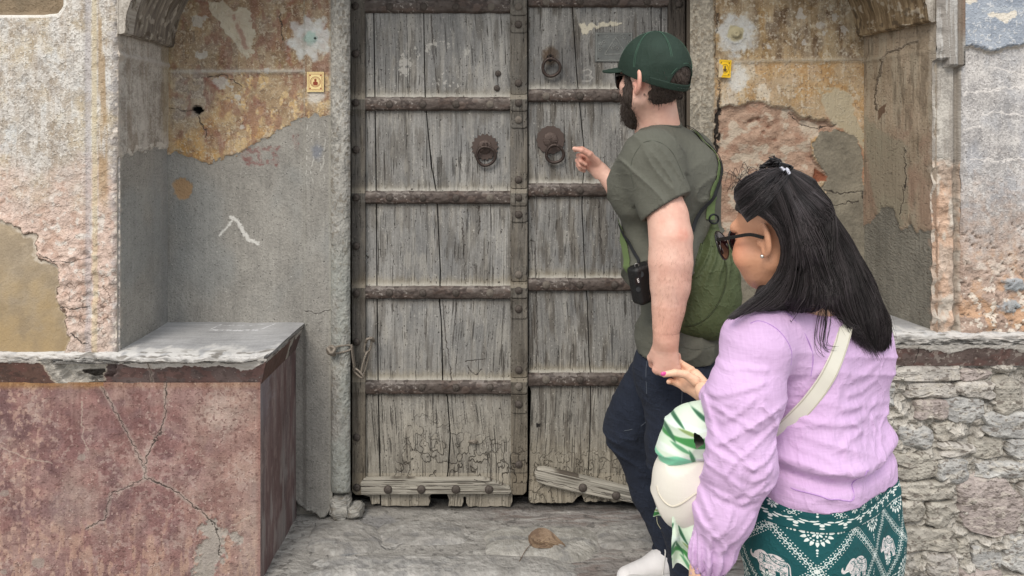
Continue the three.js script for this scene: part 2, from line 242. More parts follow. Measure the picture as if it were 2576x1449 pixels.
// --- right back wall
const brokenR = [[1800, 273], [1832, 268], [1870, 261], [1915, 256], [1946, 271], [1986, 263], [2016, 296], [2050, 298], [2081, 301], [2104, 321], [2070, 335], [2040, 350], [2051, 396], [2081, 442], [2075, 455], [2040, 460], [2000, 480], [1960, 520], [1900, 640], [1800, 640]];
function pRightBack(x, y, o) {
  const J = fbm(x / 11 + 2, y / 11 + 9, 4) - 0.5, a = fbm(x / 46 + 15, y / 50 + 7, 5), b = fbm(x / 13 + 34, y / 13 + 6, 4), g = grain(x, y);
  const lowC = ss(440, 520, y + J * 60 + (2080 - x) * 0.1);
  if (y < 154) { o[0] = 108 + a * 48; o[1] = 92 + a * 42; o[2] = 70 + a * 34; mx(o, 150, 122, 78, ss(0.42, 0.7, fbm(x / 40 + 3, y / 50, 4)) * 0.5); mx(o, 84, 66, 50, ss(0.5, 0.66, fbm(x / 22 + 23, y / 40 + 3, 4)) * 0.7); mx(o, 172, 168, 154, ss(0.5, 0.7, fba(x / 16, y / 70, 4)) * 0.4); }
  else { o[0] = 148 + a * 44; o[1] = 126 + a * 44; o[2] = 96 + a * 48; mx(o, 166, 126, 74, ss(0.46, 0.7, fbm(x / 36 + 13, y / 44, 4)) * 0.5); mx(o, 206, 202, 190, ss(0.5, 0.66, fba(x / 14 + 6, y / 46, 4)) * 0.6 * (1 - ss(1960, 2040, x))); }
  o[0] += g * 32 + (b - .5) * 36; o[1] += g * 32 + (b - .5) * 34; o[2] += g * 32 + (b - .5) * 30;
  flecks(o, x, y, 8, 0.66, [194, 188, 174], 0.6); flecks(o, x, y, 3, 0.68, [200, 194, 182], 0.5); flecks(o, x + 40, y, 5, 0.70, [104, 90, 76], 0.45); brushed(o, x, y, 22); { const e = ss(0.47, 0.55, fbm(x / 18 + 61, y / 22 + 40, 5)); mx(o, 176, 160, 132, e * 0.3); o[3] += e * 0.001; }
  for (const [fx, fy, fr] of [[2118, 74, 12], [2076, 90, 10], [2064, 62, 12], [1932, 116, 12], [2016, 108, 9], [2100, 44, 9], [2012, 34, 14]]) mx(o, 182, 180, 176, (1 - ss(fr - 5, fr - 1, Math.hypot(x - fx, y - fy) + J * 26)) * 0.7);
  const rd = Math.hypot(x - 1850, y - 86), an = Math.atan2(y - 86, x - 1850); mx(o, 192, 198, 202, (1 - ss(40, 62, rd + 6 * Math.sin(an * 7) + J * 34)) * (0.5 + 0.45 * b)); mx(o, 168, 160, 128, (1 - ss(16, 24, rd + J * 18)) * 0.9); o[4] += 0.012 * (1 - ss(8, 24, rd)); o[3] += 0.004 * Math.sin(rd / 3.2) * (1 - ss(18, 30, rd));
  mx(o, 206, 208, 206, (1 - ss(16, 34, Math.hypot(x - 1858, (y - 196) * 0.9) + J * 34)) * 0.75);
  // fallen plaster: pink clay behind
  const bd = sdPoly(x + J * 10 + (fbm(x / 40, y / 40, 3) - .5) * 20, y + J * 10 + (fbm(x / 40 + 30, y / 40, 3) - .5) * 20, brokenR), br = 1 - ss(-2.5, 0.5, bd);
  // grey lime patches
  const lp = sdPoly(x + J * 22, y + J * 30, [[2060, 230], [2092, 222], [2140, 236], [2150, 300], [2166, 326], [2176, 350], [2168, 372], [2150, 352], [2132, 372], [2116, 366], [2086, 300], [2070, 262]]);
  mx(o, 172, 164, 142, (1 - ss(-2, 3, lp)) * 0.85);
  mx(o, 158, 118, 94, (1 - ss(0, 8, sdPoly(x + J * 26, y + J * 26, [[2080, 300], [2120, 366], [2150, 352], [2176, 400], [2180, 470], [2120, 330], [2084, 318]]))) * 0.8);
  o[4] = o[4] + 0.006;
  if (br > 0) {
    const q = fbm(x / 20 + 8, y / 15, 4), v = 0.5 * g + (q - 0.5); const p = [164 + v * 50, 138 + v * 48, 120 + v * 46]; mx(o, p[0], p[1], p[2], br);
    mx(o, 186, 176, 160, br * ss(0.54, 0.66, fbm(x / 26 + 60, y / 22, 4)) * 0.8); mx(o, 144, 110, 92, br * ss(0.5, 0.7, fbm(x / 30 + 6, y / 22 + 40, 4)) * 0.5);
    o[3] = lerp(o[3], (q - 0.5) * 0.008 + g * 0.003, br); o[4] += br * (-0.016 + (fbm(x / 60, y / 44 + 6, 3) - 0.5) * 0.026);
    for (const [px, py] of [[1896, 303], [1910, 300], [1922, 333], [1952, 352], [1888, 306], [1936, 320]]) { const d = Math.hypot(x - px, (y - py) * 1.3); o[4] -= 0.009 * (1 - ss(3, 8, d)); mx(o, 120, 84, 68, (1 - ss(3, 8, d)) * 0.6); }
  }
  if (bd > -3 && bd < 5 && y < 345) mx(o, 196, 186, 168, 0.4 * (1 - ss(1, 5, Math.abs(bd - 1))));
  // smooth grey-olive cement below and right
  const cem = sdPoly(x + J * 12, y + J * 12, [[2050, 396], [2042, 360], [2064, 334], [2100, 326], [2150, 342], [2166, 380], [2172, 482], [2172, 560], [2100, 560], [2072, 470], [2082, 444]]);
  if (cem < 0 || (lowC > 0.5 && bd > 0)) { const v = 128 + (fbm(x / 40 + 9, y / 40, 4) - .5) * 40 + g * 22; o[0] = v * 1.0; o[1] = v * 0.955; o[2] = v * 0.85; o[3] = (fbm(x / 10, y / 10, 3) - .5) * 0.004 + g * 0.001; o[4] = 0.002; }
  crack(o, x, y, [[2076, 478], [2110, 488], [2142, 484], [2170, 481], [2173, 520], [2182, 532]], 2.2); crack(o, x, y, [[2096, 520], [2120, 512], [2160, 506]], 1.2); crack(o, x, y, [[1990, 288], [2020, 316], [2060, 322], [2104, 314]], 1.6);
  const hd = sdPoly(x + J * 6, y + J * 6, [[2052, 424], [2064, 432], [2082, 444], [2080, 456], [2050, 456], [2046, 444]]); mx(o, 128, 78, 56, 1 - ss(-2, 2, hd)); o[4] -= 0.012 * (1 - ss(-4, 2, hd));
  const rg = Math.exp(-(((y - 154 + (x - 1860) * 0.012) / 6) ** 2)) * ss(1830, 1860, x); o[4] += 0.009 * rg; mx(o, 172, 164, 148, rg * 0.55);
  // loose crack along the jamb
  const cl = dLine(x + J * 16 + (fbm(x / 6, y / 9, 3) - .5) * 8, y, [[1800, 0], [1806, 60], [1800, 130], [1806, 200], [1812, 262], [1804, 300], [1804, 460]]); const cw = lerp(0.4, 3.4, ss(200, 300, y)) * (0.5 + fbm(x / 14, y / 20, 3)); mx(o, 34, 30, 27, (1 - ss(cw, cw + 2, cl + J * 3)) * lerp(0.55, 0.9, ss(200, 300, y))); o[4] -= 0.012 * (1 - ss(3, 7, cl)) * (y > 240 ? 1 : 0.3);
  if (x < 1800) { const jo = [0, 0, 0, 0, 0]; pJamb(x, y, jo); const t = 1 - ss(1790, 1800, x + J * 10); mx(o, jo[0] * 0.98, jo[1] * 0.95, jo[2] * 0.9, t); o[3] = lerp(o[3], jo[3], t); o[4] = lerp(o[4], 0.014 + jo[4] * 0.5, t); }
}
// --- right side of the recess (x runs from the corner 2171 to the front edge 2352)
function pRightSide(x, y, o) {
  const J = fbm(x / 11 + 2, y / 14 + 9, 4) - 0.5, a = fbm(x / 40 + 65, y / 60 + 7, 4), g = grain(x, y);
  o[0] = 140 + a * 46 + g * 24; o[1] = 126 + a * 44 + g * 24; o[2] = 107 + a * 42 + g * 24; brushed(o, x, y, 26);
  mx(o, 172, 164, 146, ss(0.52, 0.7, fba(x / 12 + 3, y / 90, 4)) * 0.5); mx(o, 92, 82, 68, ss(0.55, 0.7, fba(x / 9 + 33, y / 60, 4)) * 0.4);
  mx(o, 158, 132, 114, ss(280, 440, y + J * 160 + (x - 2250) * 0.4) * ss(0.36, 0.6, fbm(x / 36 + 8, y / 90, 4)) * 0.7);
  mx(o, 150, 144, 126, (1 - ss(0, 12, sdPoly(x + J * 20, y + J * 40, [[2176, 300], [2230, 340], [2286, 372], [2282, 520], [2262, 600], [2230, 590], [2200, 470]]))) * 0.75);
  const cy = yAt([[2160, 600], [2236, 520], [2252, 530], [2272, 576], [2296, 560], [2310, 572], [2360, 560]], x) + J * 24;
  if (y > cy) { const v = 128 + (fbm(x / 34 + 9, y / 60, 4) - .5) * 36 + g * 22 + (fba(x / 5, y / 90, 3) - .5) * 20; o[0] = v; o[1] = v * 0.975; o[2] = v * 0.9; o[3] = g * 0.002; o[4] -= 0.004; }
  o[3] += (a - .5) * 0.003 + g * 0.0012;
  // lifted plaster panel with a dark edge
  const pl = dLine(x + J * 12 + (fbm(x / 7, y / 7, 3) - .5) * 7, y + J * 12, [[2206, 268], [2208, 230], [2214, 190], [2224, 150], [2238, 124], [2262, 122], [2290, 116], [2316, 112]]); const pw = 0.3 + 2.2 * fbm(x / 12 + 4, y / 20, 2) * ss(110, 190, y); mx(o, 66, 56, 46, (1 - ss(pw, pw + 2, pl + J * 2)) * 0.75); o[3] -= 0.004 * (1 - ss(1, 4, pl)); mx(o, 168, 158, 142, (1 - ss(3, 7, pl)) * 0.3);
  mx(o, 104, 82, 66, (1 - ss(-1, 2, sdPoly(x + J * 6, y + J * 6, [[2212, 274], [2236, 260], [2230, 280], [2214, 300]]))) * 0.9);
  crack(o, x, y, [[2282, 372], [2286, 440], [2280, 500], [2270, 540]], 2); flecks(o, x, y, 4, 0.72, [96, 86, 74], 0.45);
  const rg = Math.exp(-(((y - 140) / 6) ** 2)) * (x < 2230 ? 1 : 0.4); o[4] += 0.006 * rg; mx(o, 158, 150, 134, rg * 0.4);
  const ar = ss(2336, 2352, x + J * 26); mx(o, 188, 178, 164, ar * 0.7); mx(o, 188, 150, 126, ar * ss(420, 520, y) * 0.6);
}
// --- right wall face with its pilaster
function pRightFace(x, y, o) {
  const J = fbm(x / 11 + 52, y / 11 + 9, 4) - 0.5, g = grain(x, y), n = fbm(x / 20 + 5, y / 20, 4);
  if (x < 2418) { // pilaster
    oldPlaster(o, x, y, [150, 146, 140], [196, 192, 184]); mx(o, 128, 120, 112, ss(0.5, 0.66, fba(x / 8, y / 120, 4)) * 0.4);
    const brk = ss(400, 420, y + J * 30); if (brk > 0) { const v = (n - .5) * 70 + g * 30; mx(o, 190 + v, 160 + v, 138 + v, brk * (0.5 + 0.4 * ss(0.45, 0.6, fbm(x / 30, y / 60, 3)))); mx(o, 196, 190, 180, brk * ss(0.52, 0.64, fbm(x / 22 + 8, y / 40 + 5, 4)) * 0.8); o[3] += (n - .5) * 0.012; o[4] += brk * ((fbm(x / 24, y / 26, 3) - 0.5) * 0.03 - 0.006); }
    const cap = y < 168 + (x - 2380) * 0.06 + J * 14 - (x < 2372 ? 14 : 0); if (cap) { o[4] = 0.028; mx(o, 172, 176, 180, 0.35); mx(o, 120, 112, 104, ss(0.5, 0.6, fba(x / 6 + 40, y / 80, 4)) * 0.5); mx(o, 112, 84, 66, ss(2396, 2412, x + J * 14) * 0.7 * (1 - ss(60, 120, y))); }
    const gv = ss(2398, 2404, x) * (1 - ss(2412, 2418, x)); o[4] -= 0.014 * gv; mx(o, 128, 120, 110, gv * 0.6);
    o[4] -= 0.014 * (1 - ss(2350, 2364, x + (fbm(y / 14, 8, 3) - .5) * 16));
  } else {
    oldPlaster(o, x, y, [146, 144, 144], [206, 203, 200]); mx(o, 162, 166, 174, ss(0.45, 0.75, fbm(x / 50 + 8, y / 80, 4)) * 0.45 * (1 - ss(480, 620, y))); brushed(o, x, y, 10);
    flecks(o, x, y, 5, 0.66, [224, 222, 220], 0.45); flecks(o, x + 50, y, 4, 0.7, [116, 112, 110], 0.45);
    mx(o, 164, 132, 112, ss(400, 760, y + J * 260) * 0.62); mx(o, 196, 158, 126, ss(600, 800, y + J * 160) * ss(0.48, 0.62, fbm(x / 30 + 7, y / 34, 4)) * 0.8); mx(o, 220, 212, 200, ss(560, 760, y) * ss(0.58, 0.68, fbm(x / 16 + 60, y / 13, 4)) * 0.9);
    const lw = ss(560, 760, y); o[3] += lw * (n - .5) * 0.012; o[4] += lw * (fbm(x / 36, y / 30, 3) - .5) * 0.03;
    for (const [sx, sy] of [[2552, 715], [2540, 770]]) { const d = Math.hypot((x - sx) * 0.8, (y - sy) * 1.4) + J * 20; mx(o, 150, 160, 168, (1 - ss(18, 28, d)) * 0.8); o[4] += 0.012 * (1 - ss(14, 28, d)); }
    const ly = yAt([[2418, 118], [2436, 114], [2452, 118], [2488, 130], [2510, 126], [2530, 116], [2560, 118], [2580, 106], [2900, 96]], x) + J * 10;
    if (y < ly) { const v = fbm(x / 22 + 3, y / 22 + 9, 4); o[0] = 132 + v * 44 + g * 22; o[1] = 142 + v * 42 + g * 22; o[2] = 156 + v * 38 + g * 22; o[4] = 0.016; flecks(o, x, y, 6, 0.62, [206, 208, 210], 0.7);
      const w1 = sdPoly(x + J * 14, y + J * 14, [[2476, 36], [2496, 30], [2520, 34], [2546, 24], [2550, 40], [2524, 62], [2508, 52], [2496, 44], [2482, 44]]), w2 = sdPoly(x + J * 14, y + J * 14, [[2418, -20], [2450, -20], [2452, 6], [2430, 12], [2418, 4]]); mx(o, 218, 212, 200, 1 - ss(-2, 2, Math.min(w1, w2)));
      if (x > 2462 && Math.abs(y - 24) < 4) mx(o, 176, 184, 192, 0.7); }
    else if (y < ly + 8) mx(o, 196, 186, 172, 0.5);
    for (const l of [[[2422, 236], [2500, 226], [2590, 216]], [[2470, 286], [2520, 282], [2590, 294]], [[2440, 400], [2500, 404], [2580, 400]], [[2424, 330], [2470, 318]], [[2500, 170], [2580, 190]]]) mx(o, 226, 222, 218, (1 - ss(1, 3.4, dLine(x + J * 8, y + J * 16, l))) * 0.7);
    if (y > 560) { const pt = fbm(x / 9 + 8, y / 8 + 4, 3); mx(o, 112, 98, 88, ss(0.72, 0.8, pt) * 0.7); o[4] -= 0.008 * ss(0.7, 0.78, pt); }
  }
}
const RES = 1.1;
const frontal = (d) => (x, y, h) => V(wx(x, d), wy(y, d), CZ - d + h);
function wallSheet(name, parent, x0, x1, y0, y1, pos, painter, cell = 4.2, label, matp) {
  const t = paint(x0, x1, y0, y1, RES, painter);
  return part(name, sheet(x0, x1, y0, y1, Math.round(Math.abs(x1 - x0) / cell), Math.round((y1 - y0) / cell), pos, painter), matOf(t, matp), parent, label);
}
const GND = -0.17;                                        // street below the door sill
const wallL = thing('plaster_wall', 'weathered plaster wall with an arched recess left of the wooden door', 'wall');
const wallR = thing('plaster_wall', 'peeling plaster wall with an arched recess behind the long-haired woman', 'wall');
wallSheet('wall_face', wallL, -800, 298, -330, 905, frontal(DF), pLeftFace);
const cornerLx = wx(422, DB), frontLx = wx(294, DF);
const sidePos = (xf, xb, sx0, sx1) => (x, y, h) => { const t = (x - sx0) / (sx1 - sx0), d = lerp(DF, DB, t), Y = lerp(EYE + 0.85, EYE - 1.05, (y + 330) / 1300), s = xf < 0 ? 1 : -1; return V(lerp(xf, xb, t) + s * h, Y, CZ - d); };
// side walls use the height of the back corner as their y scale
const ySide = (Y) => HY + (EYE - Y) * F / 2.9;            // world height -> survey y at the middle of the side wall
const sideMap = (xf, xb, sx0, sx1, s) => (x, y, h) => { const t = (x - sx0) / (sx1 - sx0); return V(lerp(xf, xb, t) + s * h, EYE - (y - HY) * 2.9 / F, CZ - lerp(DF, DB, t)); };
wallSheet('recess_side', wallL, 294, 424, -300, 880, sideMap(frontLx, cornerLx, 294, 422, 1), pLeftSide, 4.2);
wallSheet('back_wall', wallL, 418, 838, -300, 1303, frontal(DB), (x, y, o) => { pLeftBack(x, y, o); const by = yAt([[400, 1270], [735, 1262], [760, 1278], [790, 1288], [806, 1302], [822, 1296], [832, 1284], [845, 1280]], x) + (fbm(x / 7, y / 7, 3) - .5) * 10; if (y > by) { const g = grain(x, y), n = fbm(x / 14, y / 10, 4); o[0] = 134 + (n - .5) * 60 + g * 20; o[1] = 130 + (n - .5) * 60 + g * 20; o[2] = 122 + (n - .5) * 56 + g * 20; o[4] = -0.03 + (n - .5) * 0.02; } else if (y > by - 8) o[4] += 0.004; }, 4.2);
wallSheet('recess_side', wallR, 2356, 2168, -300, 900, sideMap(wx(2356, DF), wx(2171, DB), 2356, 2171, -1), pRightSide, 4.2);
wallSheet("back_wall", wallR, 1734, 2178, -300, 1262, frontal(DB), pRightBack, 4.2);
wallSheet('wall_face', wallR, 2350, 3300, -330, 905, frontal(DF), pRightFace);
// arched soffits over the recess
function soffit(parent, side, yB, seedX) {
  // profile (overhang from the side wall, height) repeated from the front edge to the back wall
  const xF = side < 0 ? frontLx : wx(2354, DF), xB = side < 0 ? cornerLx : wx(2171, DB), s = -side;
  const pf = [[0.000, 0], [0.014, -0.002], [0.026, 0.004], [0.030, 0.03], [0.036, 0.07], [0.052, 0.12], [0.082, 0.18], [0.13, 0.25], [0.21, 0.33], [0.32, 0.41], [0.46, 0.48], [0.62, 0.53], [1.35, 0.56]];
  const prof = (u) => { const k = clamp(u * (pf.length - 1), 0, pf.length - 1.0001), i = Math.floor(k), f = k - i; return [lerp(pf[i][0], pf[i + 1][0], f), lerp(pf[i][1], pf[i + 1][1], f)]; };
  const painter = (x, y, o) => { const a = fbm(x / 8 + seedX, y / 40, 4), g = grain(x * 3, y), st = fba(x / 2.1 + seedX, y / 60, 4);
    const L = side < 0 ? [128, 121, 112] : [134, 116, 90]; const v = (a - .5) * 40 + g * 20 + (st - .5) * 84; o[0] = L[0] + v; o[1] = L[1] + v; o[2] = L[2] + v * 0.9;
    mx(o, 196, 190, 178, ss(0.62, 0.7, fbm(x / 6 + 40 + seedX, y / 22, 4)) * 0.55); mx(o, 70, 60, 48, ss(0.6, 0.7, fbm(x / 5 + 10, y / 30, 3)) * 0.5);
    o[3] = (st - .5) * 0.003; o[4] = (a - .5) * 0.006 + ss(0.6, 0.7, fbm(x / 6 + 40 + seedX, y / 22, 4)) * 0.003; };
  const pos = (x, y, h) => { const t = x / 100, [ox, oy] = prof(y / 400); return V(lerp(xF, xB, t) + s * (ox + h), yB + oy - h * 0.4, CZ - lerp(DF - 0.004, DB, t)); };
  const t = paint(0, 100, 0, 400, 3, painter), g = sheet(0, 100, 0, 400, 50, 110, pos, painter);
  part('arch_soffit', g, matOf(t, { side: THREE.DoubleSide }), parent);
  // the spandrel above the arch on the wall face
  const sh = new THREE.Shape(); sh.moveTo(xF, yB); for (let i = 0; i <= 60; i++) { const [ox, oy] = prof(i / 60); sh.lineTo(xF + s * ox, yB + oy); } sh.lineTo(xF + s * 1.35, yB + 1.5); sh.lineTo(xF, yB + 1.5); sh.closePath();
  const sg = new THREE.ExtrudeGeometry(sh, { depth: 0.06, bevelEnabled: false }); sg.translate(0, 0, CZ - DF - 0.062); planarUV(sg, DF, side < 0 ? 0 : 2000, side < 0 ? 700 : 2700, -700, 300); part('spandrel', sg, matOf(paint(0, 700, -700, 300, 0.8, (x, y, o) => { oldPlaster(o, x, y, [140, 133, 124], [190, 185, 176]); brushed(o, x, y, 20); })), parent);
}
soffit(wallL, -1, 1.845, 3); soffit(wallR, 1, 1.885, 47);
// stone jambs
{
  const t = paint(832, 884, -60, 1330, 1.6, pJamb), M = matOf(t);
  const roll = (X0, X1, Y0, Y1, d, bulge, par, nm) => part(nm, sheet(X0, X1, Y0, Y1, 14, Math.round((Y1 - Y0) / 4), (x, y, h) => { const u = (x - X0) / (X1 - X0) * 2 - 1, e = Math.min(1, (Y1 - y) / 16), ee = Math.sqrt(Math.max(0, e * (2 - e))); return V(wx(x, d), wy(y, d), CZ - d - 0.03 + (0.03 + bulge * Math.sqrt(Math.max(0, 1 - u * u * 0.96)) + h) * ee); }, pJamb), M, par);
  roll(833, 882, -300, 1243, 3.11, 0.03, wallL, 'jamb_stone');
  for (const [X, Y, a, b, c, s] of [[857, 1272, 0.046, 0.052, 0.05, 3], [896, 1282, 0.034, 0.026, 0.05, 8]]) { const g = new THREE.IcosahedronGeometry(1, 14), p = g.attributes.position, u = g.attributes.uv; for (let i = 0; i < p.count; i++) { const x = p.getX(i), y = p.getY(i), z = p.getZ(i), q = (v) => Math.sign(v) * Math.pow(Math.abs(v), 0.62), k = 0.86 + 0.3 * (vn3(x * 2 + s, y * 2, z * 2) - .5) + 0.12 * (vn3(x * 7 + s, y * 7, z * 7) - .5); p.setXYZ(i, q(x) * k * a, q(y) * k * b, q(z) * k * c); u.setXY(i, 0.5 + x * 0.4, 0.12 + y * 0.04); } g.computeVertexNormals(); const m = part('jamb_base', toCreasedNormals(g, 1.0), M, wallL); m.position.copy(at(X, Y, 3.13)); }
}
// cores that close the masonry behind the faces
const coreM = std({ color: 0x6d655b });
const slab = (n, par, x0, x1, y0, y1, z0, z1) => part(n, new THREE.BoxGeometry(x1 - x0, y1 - y0, z1 - z0).translate((x0 + x1) / 2, (y0 + y1) / 2, (z0 + z1) / 2), coreM, par);
slab('wall_core', wallL, -3.5, frontLx - 0.06, GND, 3.6, -0.5, CZ - DF - 0.07); slab('wall_core', wallL, frontLx - 0.06, wx(836, DB), GND, 2.6, -0.5, CZ - DB - 0.06);
slab('wall_core', wallR, wx(2356, DF) + 0.06, 3.5, GND, 3.6, -0.5, CZ - DF - 0.07); slab('wall_core', wallR, wx(1737, DB), wx(2356, DF) + 0.06, GND, 2.6, -0.5, CZ - DB - 0.06);
const lint = part('lintel_wall', new THREE.BoxGeometry(7, 1.6, 0.9).translate(0.1, 3.4, 0.0), coreM); tag(lint, null, null, null, 'structure'); 
const inner = new THREE.Group(); inner.name = 'dark_passage'; tag(inner, null, null, null, 'structure'); scene.add(inner);
const blk = std({ color: 0x1a1715 });
part('passage_wall', new THREE.BoxGeometry(2.4, 3.2, 0.05).translate(0, 1.3, -0.55), blk, inner); part('passage_floor', new THREE.BoxGeometry(2.4, 0.1, 0.6).translate(0, -0.09, -0.30), blk, inner);
// small printed stickers
function sticker(X, Y, w, h, d, bg, ink, label, rot, style) {
  const c = document.createElement('canvas'); c.width = 160; c.height = 192; const g = c.getContext('2d'); g.fillStyle = bg; g.fillRect(0, 0, 160, 192); g.strokeStyle = ink; g.lineWidth = 4; g.setLineDash([9, 5]); g.strokeRect(10, 10, 140, 172); g.setLineDash([]); g.strokeRect(20, 22, 120, 148); g.lineWidth = 5; g.beginPath(); g.arc(80, 96, 48, 0, 7); g.stroke(); g.setLineDash([4, 4]); g.beginPath(); g.arc(80, 96, 38, 0, 7); g.stroke(); g.setLineDash([]); g.fillStyle = ink;
  g.beginPath(); g.arc(80, 78, 12, 0, 7); g.fill(); g.beginPath(); g.ellipse(80, 108, 24, 18, 0, 0, 7); g.fill(); for (const [a, b] of [[30, 34], [130, 34], [30, 158], [130, 158]]) { g.beginPath(); g.arc(a, b, 7, 0, 7); g.fill(); } g.fillRect(52, 122, 56, 7);
  if (style) { g.fillStyle = 'rgba(190,180,170,0.85)'; g.beginPath(); g.moveTo(0, 40); g.lineTo(48, 60); g.lineTo(60, 150); g.lineTo(34, 192); g.lineTo(0, 192); g.fill(); }
  const t = new THREE.CanvasTexture(c); t.colorSpace = THREE.SRGBColorSpace;
  const s = new THREE.PlaneGeometry(wx(X + w / 2, d) - wx(X - w / 2, d), wy(Y - h / 2, d) - wy(Y + h / 2, d), 6, 6); const p = s.attributes.position; for (let i = 0; i < p.count; i++) p.setZ(i, 0.004 * (vn(p.getX(i) * 60, p.getY(i) * 60) - 0.3)); s.computeVertexNormals();
  const m = part('paper_sticker', s, std({ map: t, roughness: 0.7, side: THREE.DoubleSide })); m.position.set(wx(X, d), wy(Y, d), CZ - d + 0.022); m.rotation.z = rot; tag(m, label, 'sticker');
}
sticker(797, 207, 42, 50, DB, '#e8d49a', '#8a3b22', 'cream square sticker with a red seal on the wall left of the door', 0.0, 0);
sticker(1820, 174, 30, 44, DB, '#efc41a', '#5a4316', 'bright yellow torn sticker on the wall right of the cap', -0.06, 1);

// ------------------------------------------------------------------ bench plinths either side
const cracksL = [[[420, 920], [418, 985], [416, 1050], [402, 1092], [376, 1130], [366, 1168], [366, 1200]], [[366, 1200], [398, 1213], [430, 1226], [470, 1260], [510, 1290], [540, 1322], [552, 1370], [552, 1400]], [[255, 975], [282, 1018], [312, 1074], [330, 1110], [348, 1146], [364, 1180]], [[362, 1205], [320, 1226], [284, 1240], [270, 1272], [264, 1306], [220, 1330]]];
function pBenchFace(x, y, o) {
  const a = fbm(x / 80 + 3, y / 80, 5), b = fbm(x / 22 + 9, y / 22, 4), g = grain(x, y), J = fbm(x / 11, y / 11, 4) - .5;
  o[0] = 136 + (a - .5) * 44; o[1] = 108 + (a - .5) * 44; o[2] = 104 + (a - .5) * 44;
  mx(o, 152, 126, 118, ss(0.42, 0.66, fbm(x / 50 + 60, y / 50, 4)) * 0.7); mx(o, 104, 78, 80, ss(0.48, 0.64, fbm(x / 70 + 20, y / 56 + 6, 4)) * 0.6); mx(o, 130, 92, 88, ss(0.42, 0.68, fbm(x / 44 + 70, y / 40 + 16, 4)) * 0.5);
  mx(o, 164, 142, 128, ss(430, 620, x + J * 120) * 0.42); mx(o, 186, 174, 164, (1 - ss(20, 62, Math.hypot((x - 556) * 0.9, (y - 1040) * 0.7) + J * 60)) * 0.5);
  o[0] += g * 26 + (b - .5) * 40; o[1] += g * 24 + (b - .5) * 36; o[2] += g * 24 + (b - .5) * 34;
  const wash = ss(0.52, 0.62, fba(x / 12 + 8, y / 34 + 3, 4)) * ss(1240, 1420, y + (b - .5) * 160); mx(o, 184, 154, 134, wash * 0.55);
  mx(o, 192, 164, 148, ss(0.56, 0.72, fbm(x / 12 + 40, y / 14, 4)) * (1 - ss(60, 240, x)) * 0.55);
  flecks(o, x, y, 6, 0.77, [196, 176, 166], 0.6); mx(o, 176, 158, 150, ss(0.54, 0.7, fbm(x / 9 + 31, y / 10 + 7, 5)) * ss(0.4, 0.62, fbm(x / 90 + 5, y / 80 + 61, 3)) * 0.5); flecks(o, x + 80, y, 6, 0.68, [100, 72, 68], 0.5);
  const gp = Math.min(sdPoly(x, y, [[505, 1322], [540, 1310], [566, 1340], [560, 1400], [530, 1470], [484, 1470], [500, 1380], [512, 1350]]), Math.hypot((x - 596) * 1.1, y - 1360) - 14) + J * 46; mx(o, 158, 154, 146, (1 - ss(-3, 5, gp)) * 0.85);
  for (const [cx, cy, r] of [[98, 1416, 17], [206, 1150, 12], [12, 1240, 13], [8, 1440, 10]]) mx(o, 150, 140, 132, (1 - ss(r - 4, r, Math.hypot(x - cx, (y - cy) * 1.2) + J * 10)) * 0.7);
  mx(o, 158, 116, 58, (1 - ss(966, 984, y + J * 8)) * 0.55 * (x < 260 ? 1 : 0.3));
  const dust = ss(0.6, 0.8, fbm(x / 160, y / 160 + 9, 3)); mx(o, 170, 160, 152, dust * 0.3); { const st = fba(x / 5, y / 90, 3) - .5; o[0] += st * 16; o[1] += st * 16; o[2] += st * 16; }
  const lines = [...cracksL, [[205, 1010], [208, 1060], [206, 1100], [220, 1130]], [[550, 1340], [590, 1318], [620, 1306], [650, 1290]], [[0, 1125], [60, 1150], [130, 1166]]];
  for (let i = 0; i < lines.length; i++) { const d = dLine(x + J * 12, y + J * 12, lines[i]); if (i < 4) mx(o, 176, 168, 158, (1 - ss(3, 8, d)) * 0.4); else mx(o, 176, 162, 150, (1 - ss(1, 2.5, d)) * 0.6); }
  for (let i = 0; i < 4; i++) crack(o, x, y, cracksL[i], i < 2 ? 1.8 : 1.2, 6);
  o[3] += (b - .5) * 0.003 + g * 0.0014; o[4] = (a - .5) * 0.008 - (gp < 0 ? 0.004 : 0);
  const ar = ss(640, 654, x + J * 6); mx(o, 128, 84, 76, ar * 0.3);
}
function pBenchSide(x, y, o) { // x 0..100 front to back
  const a = fbm(x / 20, y / 80, 4), st = fba(x / 4, y / 130, 4), J = fbm(x / 6, y / 12, 3) - .5, g = grain(x * 2, y);
  o[0] = 122 + (a - .5) * 40 + (st - .5) * 60 + g * 20; o[1] = 108 + (a - .5) * 40 + (st - .5) * 60 + g * 20; o[2] = 107 + (a - .5) * 40 + (st - .5) * 56 + g * 20;
  mx(o, 106, 78, 76, ss(0.42, 0.66, fba(x / 9 + 6, y / 200, 3)) * 0.5); mx(o, 150, 152, 162, (1 - ss(12, 36, x + J * 30)) * (1 - ss(1010, 1160, y)) * 0.5); mx(o, 160, 158, 156, ss(0.5, 0.7, fba(x / 9 + 66, y / 110, 4)) * ss(1110, 1240, y) * 0.6); mx(o, 170, 156, 150, ss(0.6, 0.74, fba(x / 3 + 6, y / 36, 3)) * 0.35);
  o[3] = (st - .5) * 0.003;
}
const notchL = [[140, 0], [150, 28], [158, 50], [172, 62], [200, 66], [232, 62], [270, 62], [286, 44], [296, 20], [312, 4]];
